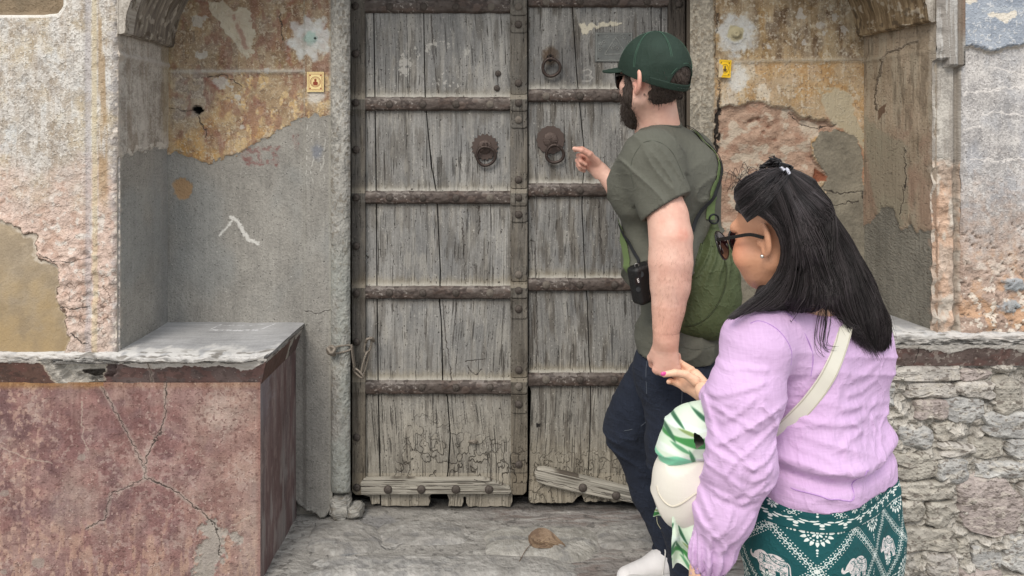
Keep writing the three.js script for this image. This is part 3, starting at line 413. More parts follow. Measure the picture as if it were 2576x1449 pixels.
function pMould(x, y, o, right) { // y 905..968
  const a = fbm(x / 40 + 6, y / 30, 4), g = grain(x, y), J = fbm(x / 9, y / 9, 4) - .5;
  const L = right ? [104, 90, 86] : x < 200 ? [92, 68, 60] : [96, 82, 80]; o[0] = L[0] + (a - .5) * 40 + g * 16; o[1] = L[1] + (a - .5) * 38 + g * 16; o[2] = L[2] + (a - .5) * 36 + g * 16;
  mx(o, 112, 74, 68, ss(0.5, 0.62, fbm(x / 30 + 7, y / 20 + 4, 3)) * 0.4); flecks(o, x, y, 4, 0.79, [190, 184, 176], 0.5); mx(o, 60, 48, 44, ss(0.62, 0.7, fbm(x / 12, y / 8, 3)) * 0.4);
  o[3] = (a - .5) * 0.002;
  const rag = right ? yAt([[2200, 868], [2300, 868], [2330, 876], [2350, 872], [2380, 884], [2404, 878], [2420, 868], [2540, 870], [2560, 880], [2600, 870], [2800, 870]], x) : yAt([[-300, 905], [60, 904], [140, 906], [300, 908], [330, 904], [360, 912], [412, 920], [440, 922], [480, 916], [520, 912], [560, 916], [600, 912], [640, 918], [655, 928], [680, 922], [700, 900]], x);
  const yy = y + J * 9; if (yy < rag + 3) { mx(o, 206, 204, 198, 0.9); o[3] += J * 0.006; o[4] += 0.003; }
  if (!right) {
    const nd = sdPoly(x + J * 14, y + J * 10, [[140, 895], [150, 915], [160, 950], [176, 966], [236, 972], [280, 968], [292, 940], [302, 915], [316, 895]]); const k = 1 - ss(-3, 2, nd);
    if (k > 0) { const v = fbm(x / 14 + 8, y / 12, 4); mx(o, 176 + (v - .5) * 90, 172 + (v - .5) * 88, 164 + (v - .5) * 84, k); o[4] -= k * (0.032 + (fbm(x / 20, y / 14, 3) - .5) * 0.02); o[3] = (v - .5) * 0.012; mx(o, 38, 33, 28, (1 - ss(0, 5, sdPoly(x, y, [[236, 936], [290, 934], [292, 944], [262, 950], [240, 942]]))) * k); }
    if (nd > -2 && nd < 4 && y < 966) mx(o, 214, 206, 190, 0.7);
    crack(o, x, y, [[418, 900], [424, 930], [420, 970]], 2.5, 4); mx(o, 172, 160, 150, (1 - ss(3, 7, dLine(x + J * 10, y, [[418, 900], [424, 930], [420, 970]]))) * 0.5);
  } else { crack(o, x, y, [[2300, 868], [2302, 890], [2298, 918]], 1.4, 4); mx(o, 170, 164, 156, ss(0.66, 0.72, fbm(x / 10, y / 10 + 30, 3)) * 0.6); }
}
function pSlab(x, y, o) { // plan view, x across, y 0 (back) .. 100 (front edge)
  const a = fbm(x / 60 + 3, y / 26, 4), st = fba(x / 70, y / 2.4, 4), g = grain(x, y * 2);
  const v = 164 + (a - .5) * 34 + (st - .5) * 34 + g * 18; o[0] = v * 0.985; o[1] = v * 0.99; o[2] = v * 1.0; mx(o, 222, 220, 215, ss(70, 92, y + (fbm(x / 22, y / 10, 4) - .5) * 50) * 0.65); mx(o, 112, 108, 102, ss(0.58, 0.7, fba(x / 30 + 9, y / 3 + 40, 4)) * ss(72, 90, y) * 0.8);
  const ch = Math.min(dLine(x, y, [[455, 26], [612, 26]]), dLine(x, y, [[455, 26], [468, 10]]), dLine(x, y, [[600, 26], [622, 6]]), dLine(x, y, [[480, 12], [600, 8]]) + 0.8); mx(o, 226, 228, 232, (1 - ss(0.9, 2.0, ch + (fbm(x / 4, y, 2) - .5) * 2.4)) * 0.75 * ss(0.3, 0.5, fbm(x / 9, y / 5, 2)));
  o[3] = (st - .5) * 0.002 + g * 0.001; o[4] = (fbm(x / 50, y / 30, 3) - .5) * 0.005;
}
const benchTop = 0.765;
function bench(b, left) {
  const X0 = left ? -800 : 2130, X1 = left ? 655 : 3300, d = DP, zF = CZ - d, xr = left ? wx(655, d) : null;
  const yM1 = left ? wy(966, d) : wy(920, d), yM0 = left ? wy(902, d) : wy(866, d), lip = 0.034;
  const sx0 = wx(X0, d) - (left ? 0 : 0.035), sx1 = wx(X1, d) + (left ? 0.035 : 0), topY = left ? benchTop : wy(842, 2.66);
  // slab: plan sheet from the back wall to the lip, then rolled over the broken front edge
  const bz = CZ - DB - 0.01;
  const Xa = left ? -800 : 2100, Xb = left ? 706 : 3300;
  const pos = (x, y, h) => { const tx = (x - Xa) / (Xb - Xa); const jag = (fbm(x / 34 + (left ? 0 : 50), 4, 4) - .5) * 0.03 + (left ? 0.016 * Math.exp(-(((x - 230) / 50) ** 2)) * -1 + 0.03 * ss(240, 420, x) * (1 - ss(640, 706, x)) : 0);
    const xw = lerp(left ? sx0 : sx0, sx1 + (left ? 0.0 : 0), tx) ; if (y <= 100) { const z = lerp(bz, zF + lip + jag, y / 100); const corner = left ? 0.014 * Math.pow(ss(80, 100, y), 2) * ss(660, 706, x) : 0; return V(xw - corner, topY + h - 0.012 * ss(86, 100, y) * (0.4 + fbm(x / 18, 3, 3)), z); }
    const k = (y - 100) / 30, dn = topY - 0.010 - k * (topY - yM0 + 0.004), wob = (fbm(x / 16 + 5, y / 9, 4) - .5) * 0.034; return V(xw - (left ? 0.014 * ss(660, 706, x) : 0), dn, zF + lip + jag * (1 - k) + wob * Math.sin(Math.PI * clamp(k)) - 0.018 * k); };
  const pS = (x, y, o) => { pSlab(x, Math.min(y, 100), o); if (y > 92) { const st = fbm(x / 20 + 9, y / 3.2, 4), q = ss(92, 100, y); const v = 150 + (st - .5) * 190; mx(o, clamp(v, 70, 226), clamp(v * 0.985, 70, 224), clamp(v * 0.96, 66, 220), q); o[3] += (st - .5) * 0.012; } };
  const st = paint(Xa, Xb, 0, 130, 1.6, pS);
  part('bench_slab', sheet(Xa, Xb, 0, 130, 420, 90, pos, pS), matOf(st, { side: THREE.DoubleSide }), b);
  // moulding: a leaning band under the slab
  const my0 = left ? 896 : 862, my1 = left ? 968 : 921, pM = (x, y, o) => pMould(x, y, o, !left), mt = paint(X0, X1 + (left ? 48 : 0), my0, my1, 1.5, pM), mm = matOf(mt, { roughness: 0.7 });
  part('moulding', sheet(X0, X1, my0, my1, Math.round((X1 - X0) / 3.4), 26, (x, y, h) => { const k = (y - my0) / (my1 - my0); return V(wx(x, d) + (left ? lip * 0.95 * (1 - k) * ss(600, 655, x) : 0), wy(y, d), zF + lip * (1 - k) - 0.004 + h); }, pM), mm, b);
  if (left) part('moulding', sheet(0, 60, my0, my1, 24, 16, (x, y, h) => { const k = (y - my0) / (my1 - my0), z = lerp(zF + lip * (1 - k) - 0.004, bz, x / 60); return V(xr + lip * 0.95 * (1 - k), wy(y, d), z); }), mm, b);
  if (left) part('slab_side', sheet(0, 60, 0, 20, 40, 8, (x, y, h) => V(sx1 - 0.001 - 0.004 * (y / 20) + (fbm(x / 5, y / 6, 3) - .5) * 0.006 - 0.012 * ss(10, 0, x), lerp(topY - 0.002, yM0 - 0.004, y / 20), lerp(zF + lip - 0.004, bz, x / 60))), matOf(paint(0, 60, 0, 20, 3, (x, y, o) => { const a = fbm(x / 12, y / 6, 4), g = grain(x * 3, y * 3); const v = 150 + (a - .5) * 70 + g * 30; o[0] = v; o[1] = v; o[2] = v * 0.99; mx(o, 96, 84, 82, ss(0.5, 0.6, fbm(x / 7 + 8, y / 9, 3)) * ss(6, 14, y) * 0.8); o[3] = (a - .5) * 0.006; }), { side: THREE.DoubleSide }), b);
  return { zF, yM1, xr, bz, d };
}
const benchL = thing('stone_bench', 'red-brown plastered bench plinth with a chipped grey slab left of the door', 'bench');
{
  const q = bench(benchL, true);
  wallSheet('bench_face', benchL, -800, 655, 962, 1620, (x, y, h) => V(wx(x, DP), wy(y, DP), CZ - DP + h * (1 - ss(640, 655, x))), pBenchFace, 4.2);
  const t = paint(0, 100, 962, 1620, 2, pBenchSide);
  part('bench_side', sheet(0, 100, 962, 1620, 20, 120, (x, y, h) => V(q.xr, wy(y, DP), lerp(q.zF, q.bz, x / 100)), null), matOf(t), benchL);
  slab('bench_core', benchL, -3.4, q.xr - 0.03, GND, 0.70, q.bz, q.zF - 0.04);
}
const benchR = thing('stone_bench', 'rubble stone bench plinth under a dark moulding right of the woman', 'bench');
{
  bench(benchR, false);
  const pMort = (x, y, o) => { const a = fbm(x / 40, y / 34, 4), b = fbm(x / 13 + 4, y / 11, 5), g = grain(x, y); const v = 172 + (a - .5) * 44 + (b - .5) * 56 + g * 34; o[0] = v; o[1] = v * 0.978; o[2] = v * 0.935; mx(o, 112, 105, 96, ss(0.64, 0.76, fbm(x / 12 + 90, y / 8, 4)) * 0.6); o[3] = (b - .5) * 0.018 + g * 0.004; o[4] = (a - .5) * 0.050 + (fbm(x / 22 + 60, y / 14, 4) - .5) * 0.034 + (b - .5) * 0.018 - 0.002; };
  wallSheet('mortar', benchR, 2130, 3300, 916, 1640, frontal(DP + 0.012), pMort, 4);
  slab('bench_core', benchR, wx(2140, DP) + 0.03, 3.2, GND, 0.70, CZ - DB - 0.01, CZ - DP - 0.09);
  slab('bench_core', benchR, wx(2140, DP), wx(2140, DP) + 0.03, GND, 0.72, CZ - DB - 0.01, CZ - DP - 0.03);
  const S = [[1080, 404, 1408, 470, 0], [1412, 418, 1562, 468, 2], [1168, 486, 1408, 558, 0], [1412, 482, 1592, 560, 0], [1592, 470, 1740, 636, 3], [1186, 566, 1346, 662, 2], [1352, 562, 1552, 680, 1], [1542, 642, 1780, 760, 1], [1120, 690, 1282, 812, 1], [1290, 690, 1402, 782, 3], [1318, 790, 1480, 850, 0], [1490, 766, 1648, 866, 3], [1650, 764, 1790, 862, 1], [1318, 866, 1462, 980, 1], [1488, 884, 1780, 962, 1], [1100, 850, 1312, 962, 3], [1090, 990, 1390, 1066, 3], [1396, 978, 1722, 1252, 2], [1092, 1078, 1240, 1184, 3], [1248, 1080, 1386, 1206, 3], [1640, 1262, 1800, 1440, 1], [1484, 1304, 1634, 1426, 1], [1402, 1284, 1478, 1400, 3], [1090, 1222, 1384, 1332, 3], [1092, 1346, 1232, 1460, 3], [1240, 1344, 1398, 1470, 0], [1744, 480, 1960, 630, 0], [1790, 650, 1980, 780, 3], [1800, 880, 1990, 1040, 1], [1730, 990, 1900, 1240, 0], [1400, 1430, 1620, 1560, 2], [1640, 1452, 1860, 1580, 0], [1100, 1480, 1380, 1580, 1], [900, 480, 1080, 600, 1], [880, 640, 1090, 760, 0], [900, 800, 1080, 930, 3]];
  for (let i = 0; i < 60; i++) S.push((() => { const a = rr(2000, 3300), b = 420 + Math.floor(rnd() * 13) * 95, w = rr(130, 260); return [a, b, a + w, b + rr(60, 110), Math.floor(rnd() * 4)]; })());
  const stoneM = [[178, 174, 168], [170, 170, 168], [164, 154, 150], [166, 162, 153]].map((c, i) => { const p = (x, y, o) => { const a = fbm(x / 60 + i * 31, y / 40, 4), b = fbm(x / 15 + i * 11, y / 9, 5), g = grain(x + i * 40, y); const v = (a - .5) * 50 + (b - .5) * 56 + g * 26; o[0] = c[0] + v; o[1] = c[1] + v; o[2] = c[2] + v * 0.95; mx(o, 196, 190, 178, ss(0.6, 0.7, fbm(x / 20 + 80 + i, y / 10, 4)) * 0.5); mx(o, 96, 88, 82, ss(0.64, 0.72, fbm(x / 9 + 4 * i, y / 5, 3)) * 0.6); o[3] = (b - .5) * 0.010 + g * 0.003; }; return matOf(paint(0, 320, 0, 320, 1.4, p)); });
  for (const [a, b, c, e, m] of S) {
    const X = 1704.7 + (a + c) / 2 * 0.5019, Y = 721.3 + (b + e) / 2 * 0.5019, hw = (c - a) / 2 * 0.5019 * DP / F * 1.03, hh = (e - b) / 2 * 0.5019 * DP / F * 1.05, N = 18, R = 5, P = [], U = [], I = [];
    const ox = rnd() * 50, oy = rnd() * 50, dep = m === 3 ? 0.024 : 0.03, tilt = rr(-0.25, 0.25);
    for (let r = 0; r <= R; r++) for (let k = 0; k < N; k++) { const an = k / N * Math.PI * 2, sq = 1 / Math.pow(Math.pow(Math.abs(Math.cos(an)), 5) + Math.pow(Math.abs(Math.sin(an)), 5), 0.2), w = (0.74 + 0.50 * vn(Math.cos(an) * 2.1 + ox, Math.sin(an) * 2.1 + oy)) * Math.min(sq, 1.22), f = [0.0, 0.5, 0.84, 0.97, 1.03, 1.06][r], z = [1, 1, 0.97, 0.82, 0.2, -0.9][r];
      const px = Math.cos(an) * w * hw * f, py = Math.sin(an) * w * hh * f; P.push(px, py, dep * z * (0.8 + 0.25 * tilt * px / hw) + (r < 4 ? (vn(px * 40 + ox, py * 70 + oy) - .5) * 0.014 : 0)); U.push(px / 0.5 + ox / 50, py / 0.5 + oy / 50); }
    for (let r = 0; r < R; r++) for (let k = 0; k < N; k++) { const i0 = r * N + k, i1 = r * N + (k + 1) % N; I.push(i0, i0 + N, i1, i1, i0 + N, i1 + N); }
    const g = new THREE.BufferGeometry(); g.setAttribute('position', new THREE.Float32BufferAttribute(P, 3)); g.setAttribute('uv', new THREE.Float32BufferAttribute(U, 2)); g.setIndex(I);
    const s = part('stone', toCreasedNormals(g, 0.9), stoneM[m], benchR); for (const t of ['map', 'bumpMap']) stoneM[m][t].wrapS = stoneM[m][t].wrapT = THREE.MirroredRepeatWrapping;
    s.position.set(wx(X, DP), wy(Y, DP), CZ - DP - 0.020 + rr(-0.007, 0.006));
  }
}
// ------------------------------------------------------------------ door sill and street
{
  const sillCrack = [[[756, 1312], [766, 1336], [790, 1366], [812, 1382], [822, 1410], [842, 1416]], [[930, 1360], [960, 1376], [990, 1372], [1008, 1362]], [[868, 1390], [872, 1408], [900, 1408], [960, 1396]]];
  const pSill = (x, y, o) => { // survey x, y; the sheet lies flat
    const a = fbm(x / 110, y / 34, 5), b = fbm(x / 30 + 5, y / 10, 5), g = fbm(x / 4, y / 1.8, 3) - .5, st = fba(x / 70 + 7, y / 4.5, 4), J = fbm(x / 20, y / 8, 4) - .5;
    const v = 150 + (a - .5) * 40 + (b - .5) * 26 + g * 22; o[0] = v * 1.0; o[1] = v * 0.985; o[2] = v * 0.955;
    const wood = Math.max(ss(1150, 1300, x + J * 200) * (1 - ss(1312, 1330, y + J * 24)), ss(1390, 1402, y + J * 14) * ss(960, 1100, x + J * 160), ss(1500, 1540, x + J * 30) * 0.6);
    mx(o, 136, 132, 130, wood * 0.45); mx(o, 108, 102, 100, wood * ss(0.46, 0.72, fba(x / 70 + 7, y / 5.5, 4)) * 0.5); mx(o, 112, 98, 92, wood * ss(0.55, 0.68, fba(x / 60 + 8, y / 5, 3)) * 0.5); o[3] += wood * (st - .5) * 0.004;
    mx(o, 104, 108, 114, (1 - ss(20, 34, Math.hypot(x - 868, (y - 1378) * 1.3) + J * 40)) * 0.6); mx(o, 108, 110, 116, (1 - ss(40, 80, Math.hypot(x - 930, (y - 1316) * 3) + J * 60)) * 0.4);
    mx(o, 196, 196, 192, ss(0.62, 0.74, fba(x / 46 + 60, y / 5, 4)) * 0.35); mx(o, 82, 80, 78, ss(0.66, 0.76, fbm(x / 16 + 40, y / 7, 4)) * 0.5);
    for (const l of sillCrack) { const d = dLine(x + J * 10, (y + J * 5), l); mx(o, 64, 62, 62, (1 - ss(0.3, 1.7, d + fbm(x / 8, y / 4, 2) * 1.2)) * 0.8); o[3] -= 0.004 * (1 - ss(0.5, 3, d)); mx(o, 176, 176, 174, (1 - ss(2, 6, d)) * 0.25); }
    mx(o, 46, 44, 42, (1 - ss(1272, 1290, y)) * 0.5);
    o[3] += (b - .5) * 0.010 + g * 0.003; o[4] = (a - .5) * 0.022 + wood * (fba(x / 120 + 7, y / 7, 3) - .5) * 0.006;
  };
  // survey y -> depth on the plane y = 0
  const dz = (y) => 1.5 * F / (y - HY), t = paint(650, 1900, 1250, 1560, 1.6, pSill);
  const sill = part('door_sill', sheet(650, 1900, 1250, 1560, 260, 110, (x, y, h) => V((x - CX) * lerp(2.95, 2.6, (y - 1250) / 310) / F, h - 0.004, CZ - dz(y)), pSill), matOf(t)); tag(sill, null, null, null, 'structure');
  const zEdge = CZ - dz(1560), gM = (() => { const p = (x, y, o) => { const a = fbm(x / 30, y / 30, 5), b = fbm(x / 7 + 3, y / 7, 4); const v = 140 + (a - .5) * 50 + (b - .5) * 40; o[0] = v; o[1] = v * 0.98; o[2] = v * 0.94; o[3] = (b - .5) * 0.012; }; const q = paint(0, 256, 0, 256, 2, p); for (const k of [q.map, q.bump]) { k.wrapS = k.wrapT = THREE.MirroredRepeatWrapping; k.repeat.set(40, 40); } return matOf(q); })();
  const step = part('sill_step', new THREE.BoxGeometry(2.6, 0.17, 0.04).translate(0.05, -0.092, zEdge - 0.022), gM); tag(step, null, null, null, 'structure');
  const gr = part('ground', new THREE.PlaneGeometry(160, 160, 1, 1).rotateX(-Math.PI / 2).translate(0, GND, 0), gM); tag(gr, null, null, null, 'structure');
  // pale flat stone bedded in the sill
  // worn flat stones bedded in the sill
  const pave = [[161, 159, 153], [153, 151, 147]].map((c, n) => { const sd = n * 17 + 3, tx = paint(0, 320, 0, 160, 1.4, (x, y, o) => { const a = fbm(x / 60 + sd, y / 26, 5), b = fbm(x / 14 + sd, y / 7, 4), q = grain(x, y * 2); const v = (a - .5) * 46 + (b - .5) * 30 + q * 20; o[0] = c[0] + v; o[1] = c[1] + v; o[2] = c[2] + v; mx(o, 116, 116, 116, ss(0.56, 0.74, fbm(x / 34 + 50, y / 14, 4)) * 0.5); mx(o, 186, 186, 182, ss(0.6, 0.72, fbm(x / 18 + 9, y / 7 + sd, 4)) * 0.4); o[3] = (b - .5) * 0.008 + q * 0.002; }); for (const k of [tx.map, tx.bump]) k.wrapS = k.wrapT = THREE.MirroredRepeatWrapping; return matOf(tx); });
  const bedded = (cx, cy, rx, ry, c, sd, hgt, pw) => { // a worn stone bedded in the sill, sinking into it at its rim
    const P = [], U = [], I = [], N = 64, R = 18; for (let r = 0; r <= R; r++) for (let k = 0; k < N; k++) { const a = k / N * Math.PI * 2, f = r / R, sq = 1 / Math.pow(Math.pow(Math.abs(Math.cos(a)), pw) + Math.pow(Math.abs(Math.sin(a)), pw), 1 / pw), w = f * sq * (0.9 + 0.2 * fbm(Math.cos(a) * 2 + sd, Math.sin(a) * 2 + 3, 3)), X = cx + rx * w * Math.cos(a), Y = cy + ry * w * Math.sin(a), d = dz(Y); P.push((X - CX) * d / F, hgt * (1 - Math.pow(f, 8) * 2.2) + (fbm(X / 30 + sd, Y / 10, 4) - .5) * 0.008, CZ - d); U.push(X / 320, Y / 160); }
    for (let r = 0; r < R; r++) for (let k = 0; k < N; k++) { const a = r * N + k, b = r * N + (k + 1) % N; I.push(a, b, a + N, b, b + N, a + N); }
    const g = new THREE.BufferGeometry(); g.setAttribute('position', new THREE.Float32BufferAttribute(P, 3)); g.setAttribute('uv', new THREE.Float32BufferAttribute(U, 2)); g.setIndex(I); g.computeVertexNormals();
    part('paving_stone', g, pave[sd % 2], sill); };
  bedded(1358, 1368, 152, 46, 0, 6, 0.016, 4); bedded(868, 1352, 96, 44, 0, 17, 0.010, 3); bedded(1060, 1340, 120, 30, 0, 29, 0.008, 3); bedded(1110, 1425, 330, 30, 0, 41, 0.010, 5); bedded(1580, 1350, 80, 34, 0, 57, 0.008, 3);
}
// ------------------------------------------------------------------ the two door leaves
const railsL = [[-2, 34], [244, 279], [480, 513], [719, 752], [956, 991]], railsR = [[-14, 19], [224, 257], [461, 495], [699, 732], [937, 971]];
const seamL = [[1062, -90], [1066, 36], [1068, 180], [1070, 245], [1074, 300], [1082, 380], [1086, 420], [1092, 450], [1097, 480], [1100, 520], [1104, 600], [1108, 680], [1107, 722], [1106, 760], [1110, 800], [1112, 860], [1114, 960], [1126, 1000], [1133, 1100], [1128, 1180], [1122, 1240], [1100, 1246]];
const seamR = [[1440, -90], [1440, 20], [1446, 110], [1452, 200], [1458, 257], [1462, 300], [1472, 400], [1466, 462], [1464, 520], [1468, 600], [1472, 700], [1478, 760], [1482, 900], [1486, 940], [1486, 1000], [1484, 1100], [1480, 1190], [1476, 1236]];
function pWood(x, y, o, right) {
  const bow = (fbm(x / 200, y / 240, 2) - .5) * 26, X = x + bow, low = ss(760, 1180, y);
  const g1 = fba(X / 2.0, y / 130, 4) - .5, g2 = fba(X / 7 + 30, y / 260, 4) - .5, a = fbm(X / 60 + 8, y / 130, 4) - .5, fine = fbm(x / 2.4, y / 3.2, 3) - .5;
  const v = 138 + g1 * 46 + g2 * 30 + a * 34 + fine * 30 - (right ? 10 : 0);
  o[0] = v * (1.0 + 0.02 * low); o[1] = v * (0.995 - 0.004 * low); o[2] = v * (0.975 - 0.05 * low);
  // open grain: dark fissures between the weathered fibres
  const fis = fba(X / 2.3 + 90, y / 70 + 4, 3), ft = 0.70 - 0.05 * low - (right ? 0.015 : 0) - 0.05 * (1 - ss(20, 70, Math.hypot((x - 1150) * 0.6, y - 400)) ) - (y > 395 && y < 480 && x > 1085 && x < 1220 ? 0.05 : 0);
  const f = ss(ft + 0.03, ft + 0.12, fis); mx(o, 52, 49, 45, f * 0.7); o[3] -= f * 0.003;
  mx(o, 104, 106, 108, ss(0.5, 0.7, fbm(x / 70 + 60, y / 110 + 7, 3)) * 0.35 * (1 - low));
  mx(o, 82, 77, 70, ss(0.54, 0.74, fba(x / 16 + 22, y / 90 + 8, 4)) * (0.35 + 0.25 * (right ? 1 : 0)));
  mx(o, 182, 178, 168, ss(0.58, 0.74, fba(x / 10 + 55, y / 60 + 18, 4)) * 0.30);
  const rails = right ? railsR : railsL;
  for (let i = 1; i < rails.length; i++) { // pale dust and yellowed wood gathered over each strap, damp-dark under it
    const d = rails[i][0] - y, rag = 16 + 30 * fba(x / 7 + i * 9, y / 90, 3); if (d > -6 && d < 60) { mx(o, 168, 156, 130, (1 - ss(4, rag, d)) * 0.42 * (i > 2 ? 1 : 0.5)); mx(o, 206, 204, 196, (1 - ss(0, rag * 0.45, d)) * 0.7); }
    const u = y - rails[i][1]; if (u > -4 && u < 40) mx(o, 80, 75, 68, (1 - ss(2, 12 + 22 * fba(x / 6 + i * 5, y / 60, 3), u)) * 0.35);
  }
  if (y > 1190) mx(o, 172, 164, 148, 0.5);
  const chips = right ? [] : [[1020, 160, 26], [1045, 130, 10], [1078, 118, 10], [1122, 205, 15], [1094, 110, 8], [1130, 108, 8], [1160, 262, 8], [1110, 200, 10], [1175, 130, 9], [1150, 210, 9]]; const J = fbm(x / 6, y / 8, 4) - .5;
  for (const [cx, cy, r] of chips) { const d = Math.hypot((x - cx) * 1.3, y - cy) + J * 60; mx(o, 190, 188, 182, (1 - ss(r - 10, r - 4, d)) * 0.7); }
  mx(o, 200, 198, 190, ss(0.79, 0.84, fbm(x / 3.2 + 40, y / 5, 3)) * 0.6);
  const pit = ss(0.80, 0.85, fbm(x / 3.0 + 140, y / 5.5 + 30, 3)); mx(o, 34, 31, 28, pit * 0.8); o[3] -= pit * 0.002;
  // cracks and worm galleries
  if (!right) {
    crack(o, x, y, [[1084, 36], [1090, 120], [1098, 200], [1104, 235]], 1.3, 2); crack(o, x, y, [[1114, 756], [1122, 850], [1136, 956]], 1.4, 3); crack(o, x, y, [[1164, 548], [1166, 600], [1168, 660], [1172, 715]], 1.2, 4); crack(o, x, y, [[1204, 520], [1208, 560], [1206, 590]], 1.6, 5);
    crack(o, x, y, [[1172, 910], [1196, 906], [1222, 904]], 1.4, 3); crack(o, x, y, [[1176, 920], [1186, 938], [1200, 944], [1212, 930]], 1.5, 4);
    if (y > 1000 && y < 1215) { const reg = ss(1010, 1140, y + (x - 1000) * -0.35 + 60) * ss(990, 1040, x + (y - 1100) * 0.2) ; const n = fbm(x / 17 + 4, y / 24 + 60, 3), k = (1 - ss(0.012, 0.04, Math.abs(n - 0.5))) * reg * (0.35 + 0.65 * ss(1080, 1180, y)); mx(o, 74, 68, 60, k * 0.6); o[3] -= k * 0.005; mx(o, 172, 165, 150, ss(0.5, 0.56, n) * reg * 0.25); o[3] += ss(0.5, 0.54, n) * reg * 0.003; }
  } else {
    crack(o, x, y, [[1334, 606], [1346, 608], [1348, 700], [1352, 800], [1350, 930]], 1.8, 2); crack(o, x, y, [[1508, 500], [1510, 600], [1520, 690]], 1.2, 3);
    const pa = sdPoly(x + J * 10, y + J * 12, [[1454, 58], [1470, 55], [1476, 66], [1486, 58], [1500, 62], [1520, 56], [1564, 54], [1566, 62], [1526, 68], [1490, 72], [1480, 84], [1464, 90], [1462, 74]]); mx(o, 204, 198, 180, (1 - ss(-2, 1, pa)) * 0.95); o[3] += 0.002 * (1 - ss(-2, 1, pa));
    const th = Math.min(dLine(x, y, [[1466, 178], [1480, 174], [1488, 180], [1484, 188], [1474, 190]]), dLine(x, y, [[1482, 189], [1490, 196], [1484, 204], [1466, 204]])); mx(o, 184, 182, 176, (1 - ss(1, 3, th + J * 3)) * 0.55);
    const ru = Math.hypot(x - 1384, (y - 140) * 0.9) + J * 14; mx(o, 84, 62, 42, (1 - ss(12, 26, ru)) * 0.75); mx(o, 12, 11, 10, (1 - ss(8, 10, Math.hypot(x - 1384, y - 146))));
    mx(o, 60, 60, 62, (1 - ss(20, 70, Math.hypot((x - 1420) * 0.9, (y - 160) * 0.7) + J * 40)) * 0.4);
    mx(o, 18, 16, 15, (1 - ss(4, 6, Math.max(Math.abs(x - 1355), Math.abs(y - 1070)) + J * 4)));
    if (y > 1100) { const n = fbm(x / 15 + 4, y / 18 + 60, 3), k = (1 - ss(0.012, 0.045, Math.abs(n - 0.5))) * ss(1110, 1170, y); mx(o, 74, 68, 60, k * 0.55); o[3] -= k * 0.005; }
    mx(o, 160, 150, 130, ss(1060, 1160, y + J * 70) * 0.35);
  }
  o[3] += g1 * 0.0026 + fine * 0.0012 + g2 * 0.0014;
}
const ZW = CZ - DD; // front face of the boards
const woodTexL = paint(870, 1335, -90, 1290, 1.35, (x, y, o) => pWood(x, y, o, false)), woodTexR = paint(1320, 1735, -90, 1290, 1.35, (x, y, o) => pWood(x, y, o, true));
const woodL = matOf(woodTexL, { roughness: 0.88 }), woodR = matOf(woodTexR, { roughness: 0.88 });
const darkWoodR = matOf(woodTexR, { roughness: 0.88, color: 0x9a8f86 }), paleWood = (() => { const t = paint(0, 400, 0, 60, 2, (x, y, o) => { const g1 = fba(x / 130, y / 1.6, 4) - .5, g2 = fba(x / 240 + 7, y / 6, 4) - .5, f = ss(0.66, 0.74, fba(x / 90 + 4, y / 2 + 60, 3)); const v = 158 + g1 * 60 + g2 * 50; o[0] = v; o[1] = v * 0.975; o[2] = v * 0.91; mx(o, 64, 56, 48, f * 0.75); crack(o, x, y, [[120, 20], [220, 28], [330, 22], [380, 34]], 1.4, 3); crack(o, x, y, [[300, 4], [340, 20], [396, 30]], 1.2, 3); crack(o, x, y, [[0, 30], [70, 26], [130, 31]], 1.2, 3); o[3] = g1 * 0.004 - f * 0.003; }); return matOf(t); })();
function board(name, leaf, mat, pts, ux, depth = 0.032, z = ZW, bev = 0.0022, dd = DD) {
  const s = new THREE.Shape(pts.map(([X, Y]) => new THREE.Vector2(wx(X, dd), wy(Y, dd)))); const g = new THREE.ExtrudeGeometry(s, { depth: depth - bev * 2, bevelEnabled: true, bevelThickness: bev, bevelSize: bev, bevelOffset: -bev, bevelSegments: 2 });
  g.translate(0, 0, z - depth + bev); planarUV(g, dd, ux[0], ux[1], ux[2], ux[3]); return part(name, g, mat, leaf);
}
const darkWoodL = matOf(woodTexL, { roughness: 0.85, color: 0xc4beb6 });
const UL = [870, 1335, -90, 1290], UR = [1320, 1735, -90, 1290];
const ragged = (x0, x1, y, amp, s) => { const r = []; for (let x = x0; (x1 - x0) * (x1 - x) > 0; x += Math.sign(x1 - x0) * 6) r.push([x, y + (fbm(x / 9 + s, s, 3) - .5) * amp]); r.push([x1, y]); return r; };
const ironTex = (() => { const t = paint(0, 420, 0, 40, 1.6, (x, y, o) => { const a = fbm(x / 40, y / 16, 4), b = fbm(x / 9, y / 9 + 7, 4), g = grain(x, y); const v = (a - .5) * 34 + (b - .5) * 26 + g * 16; o[0] = 84 + v; o[1] = 75 + v; o[2] = 70 + v; mx(o, 96, 77, 68, ss(0.5, 0.66, fbm(x / 28 + 60, y / 14, 3)) * 0.4); mx(o, 156, 152, 148, (1 - ss(2, 20, y + (b - .5) * 22)) * ss(0.3, 0.7, fbm(x / 50 + 30, 5, 3)) * 0.65); mx(o, 186, 182, 176, ss(0.68, 0.74, fbm(x / 5 + 20, y / 5, 3)) * 0.55 * ss(0.45, 0.6, fbm(x / 70 + 3, 8, 2))); mx(o, 48, 40, 38, ss(0.6, 0.7, fbm(x / 12 + 80, y / 10, 3)) * 0.5); o[3] = (b - .5) * 0.003; }); return t; })();
const ironM = matOf(ironTex, { roughness: 0.62, metalness: 0.25 });
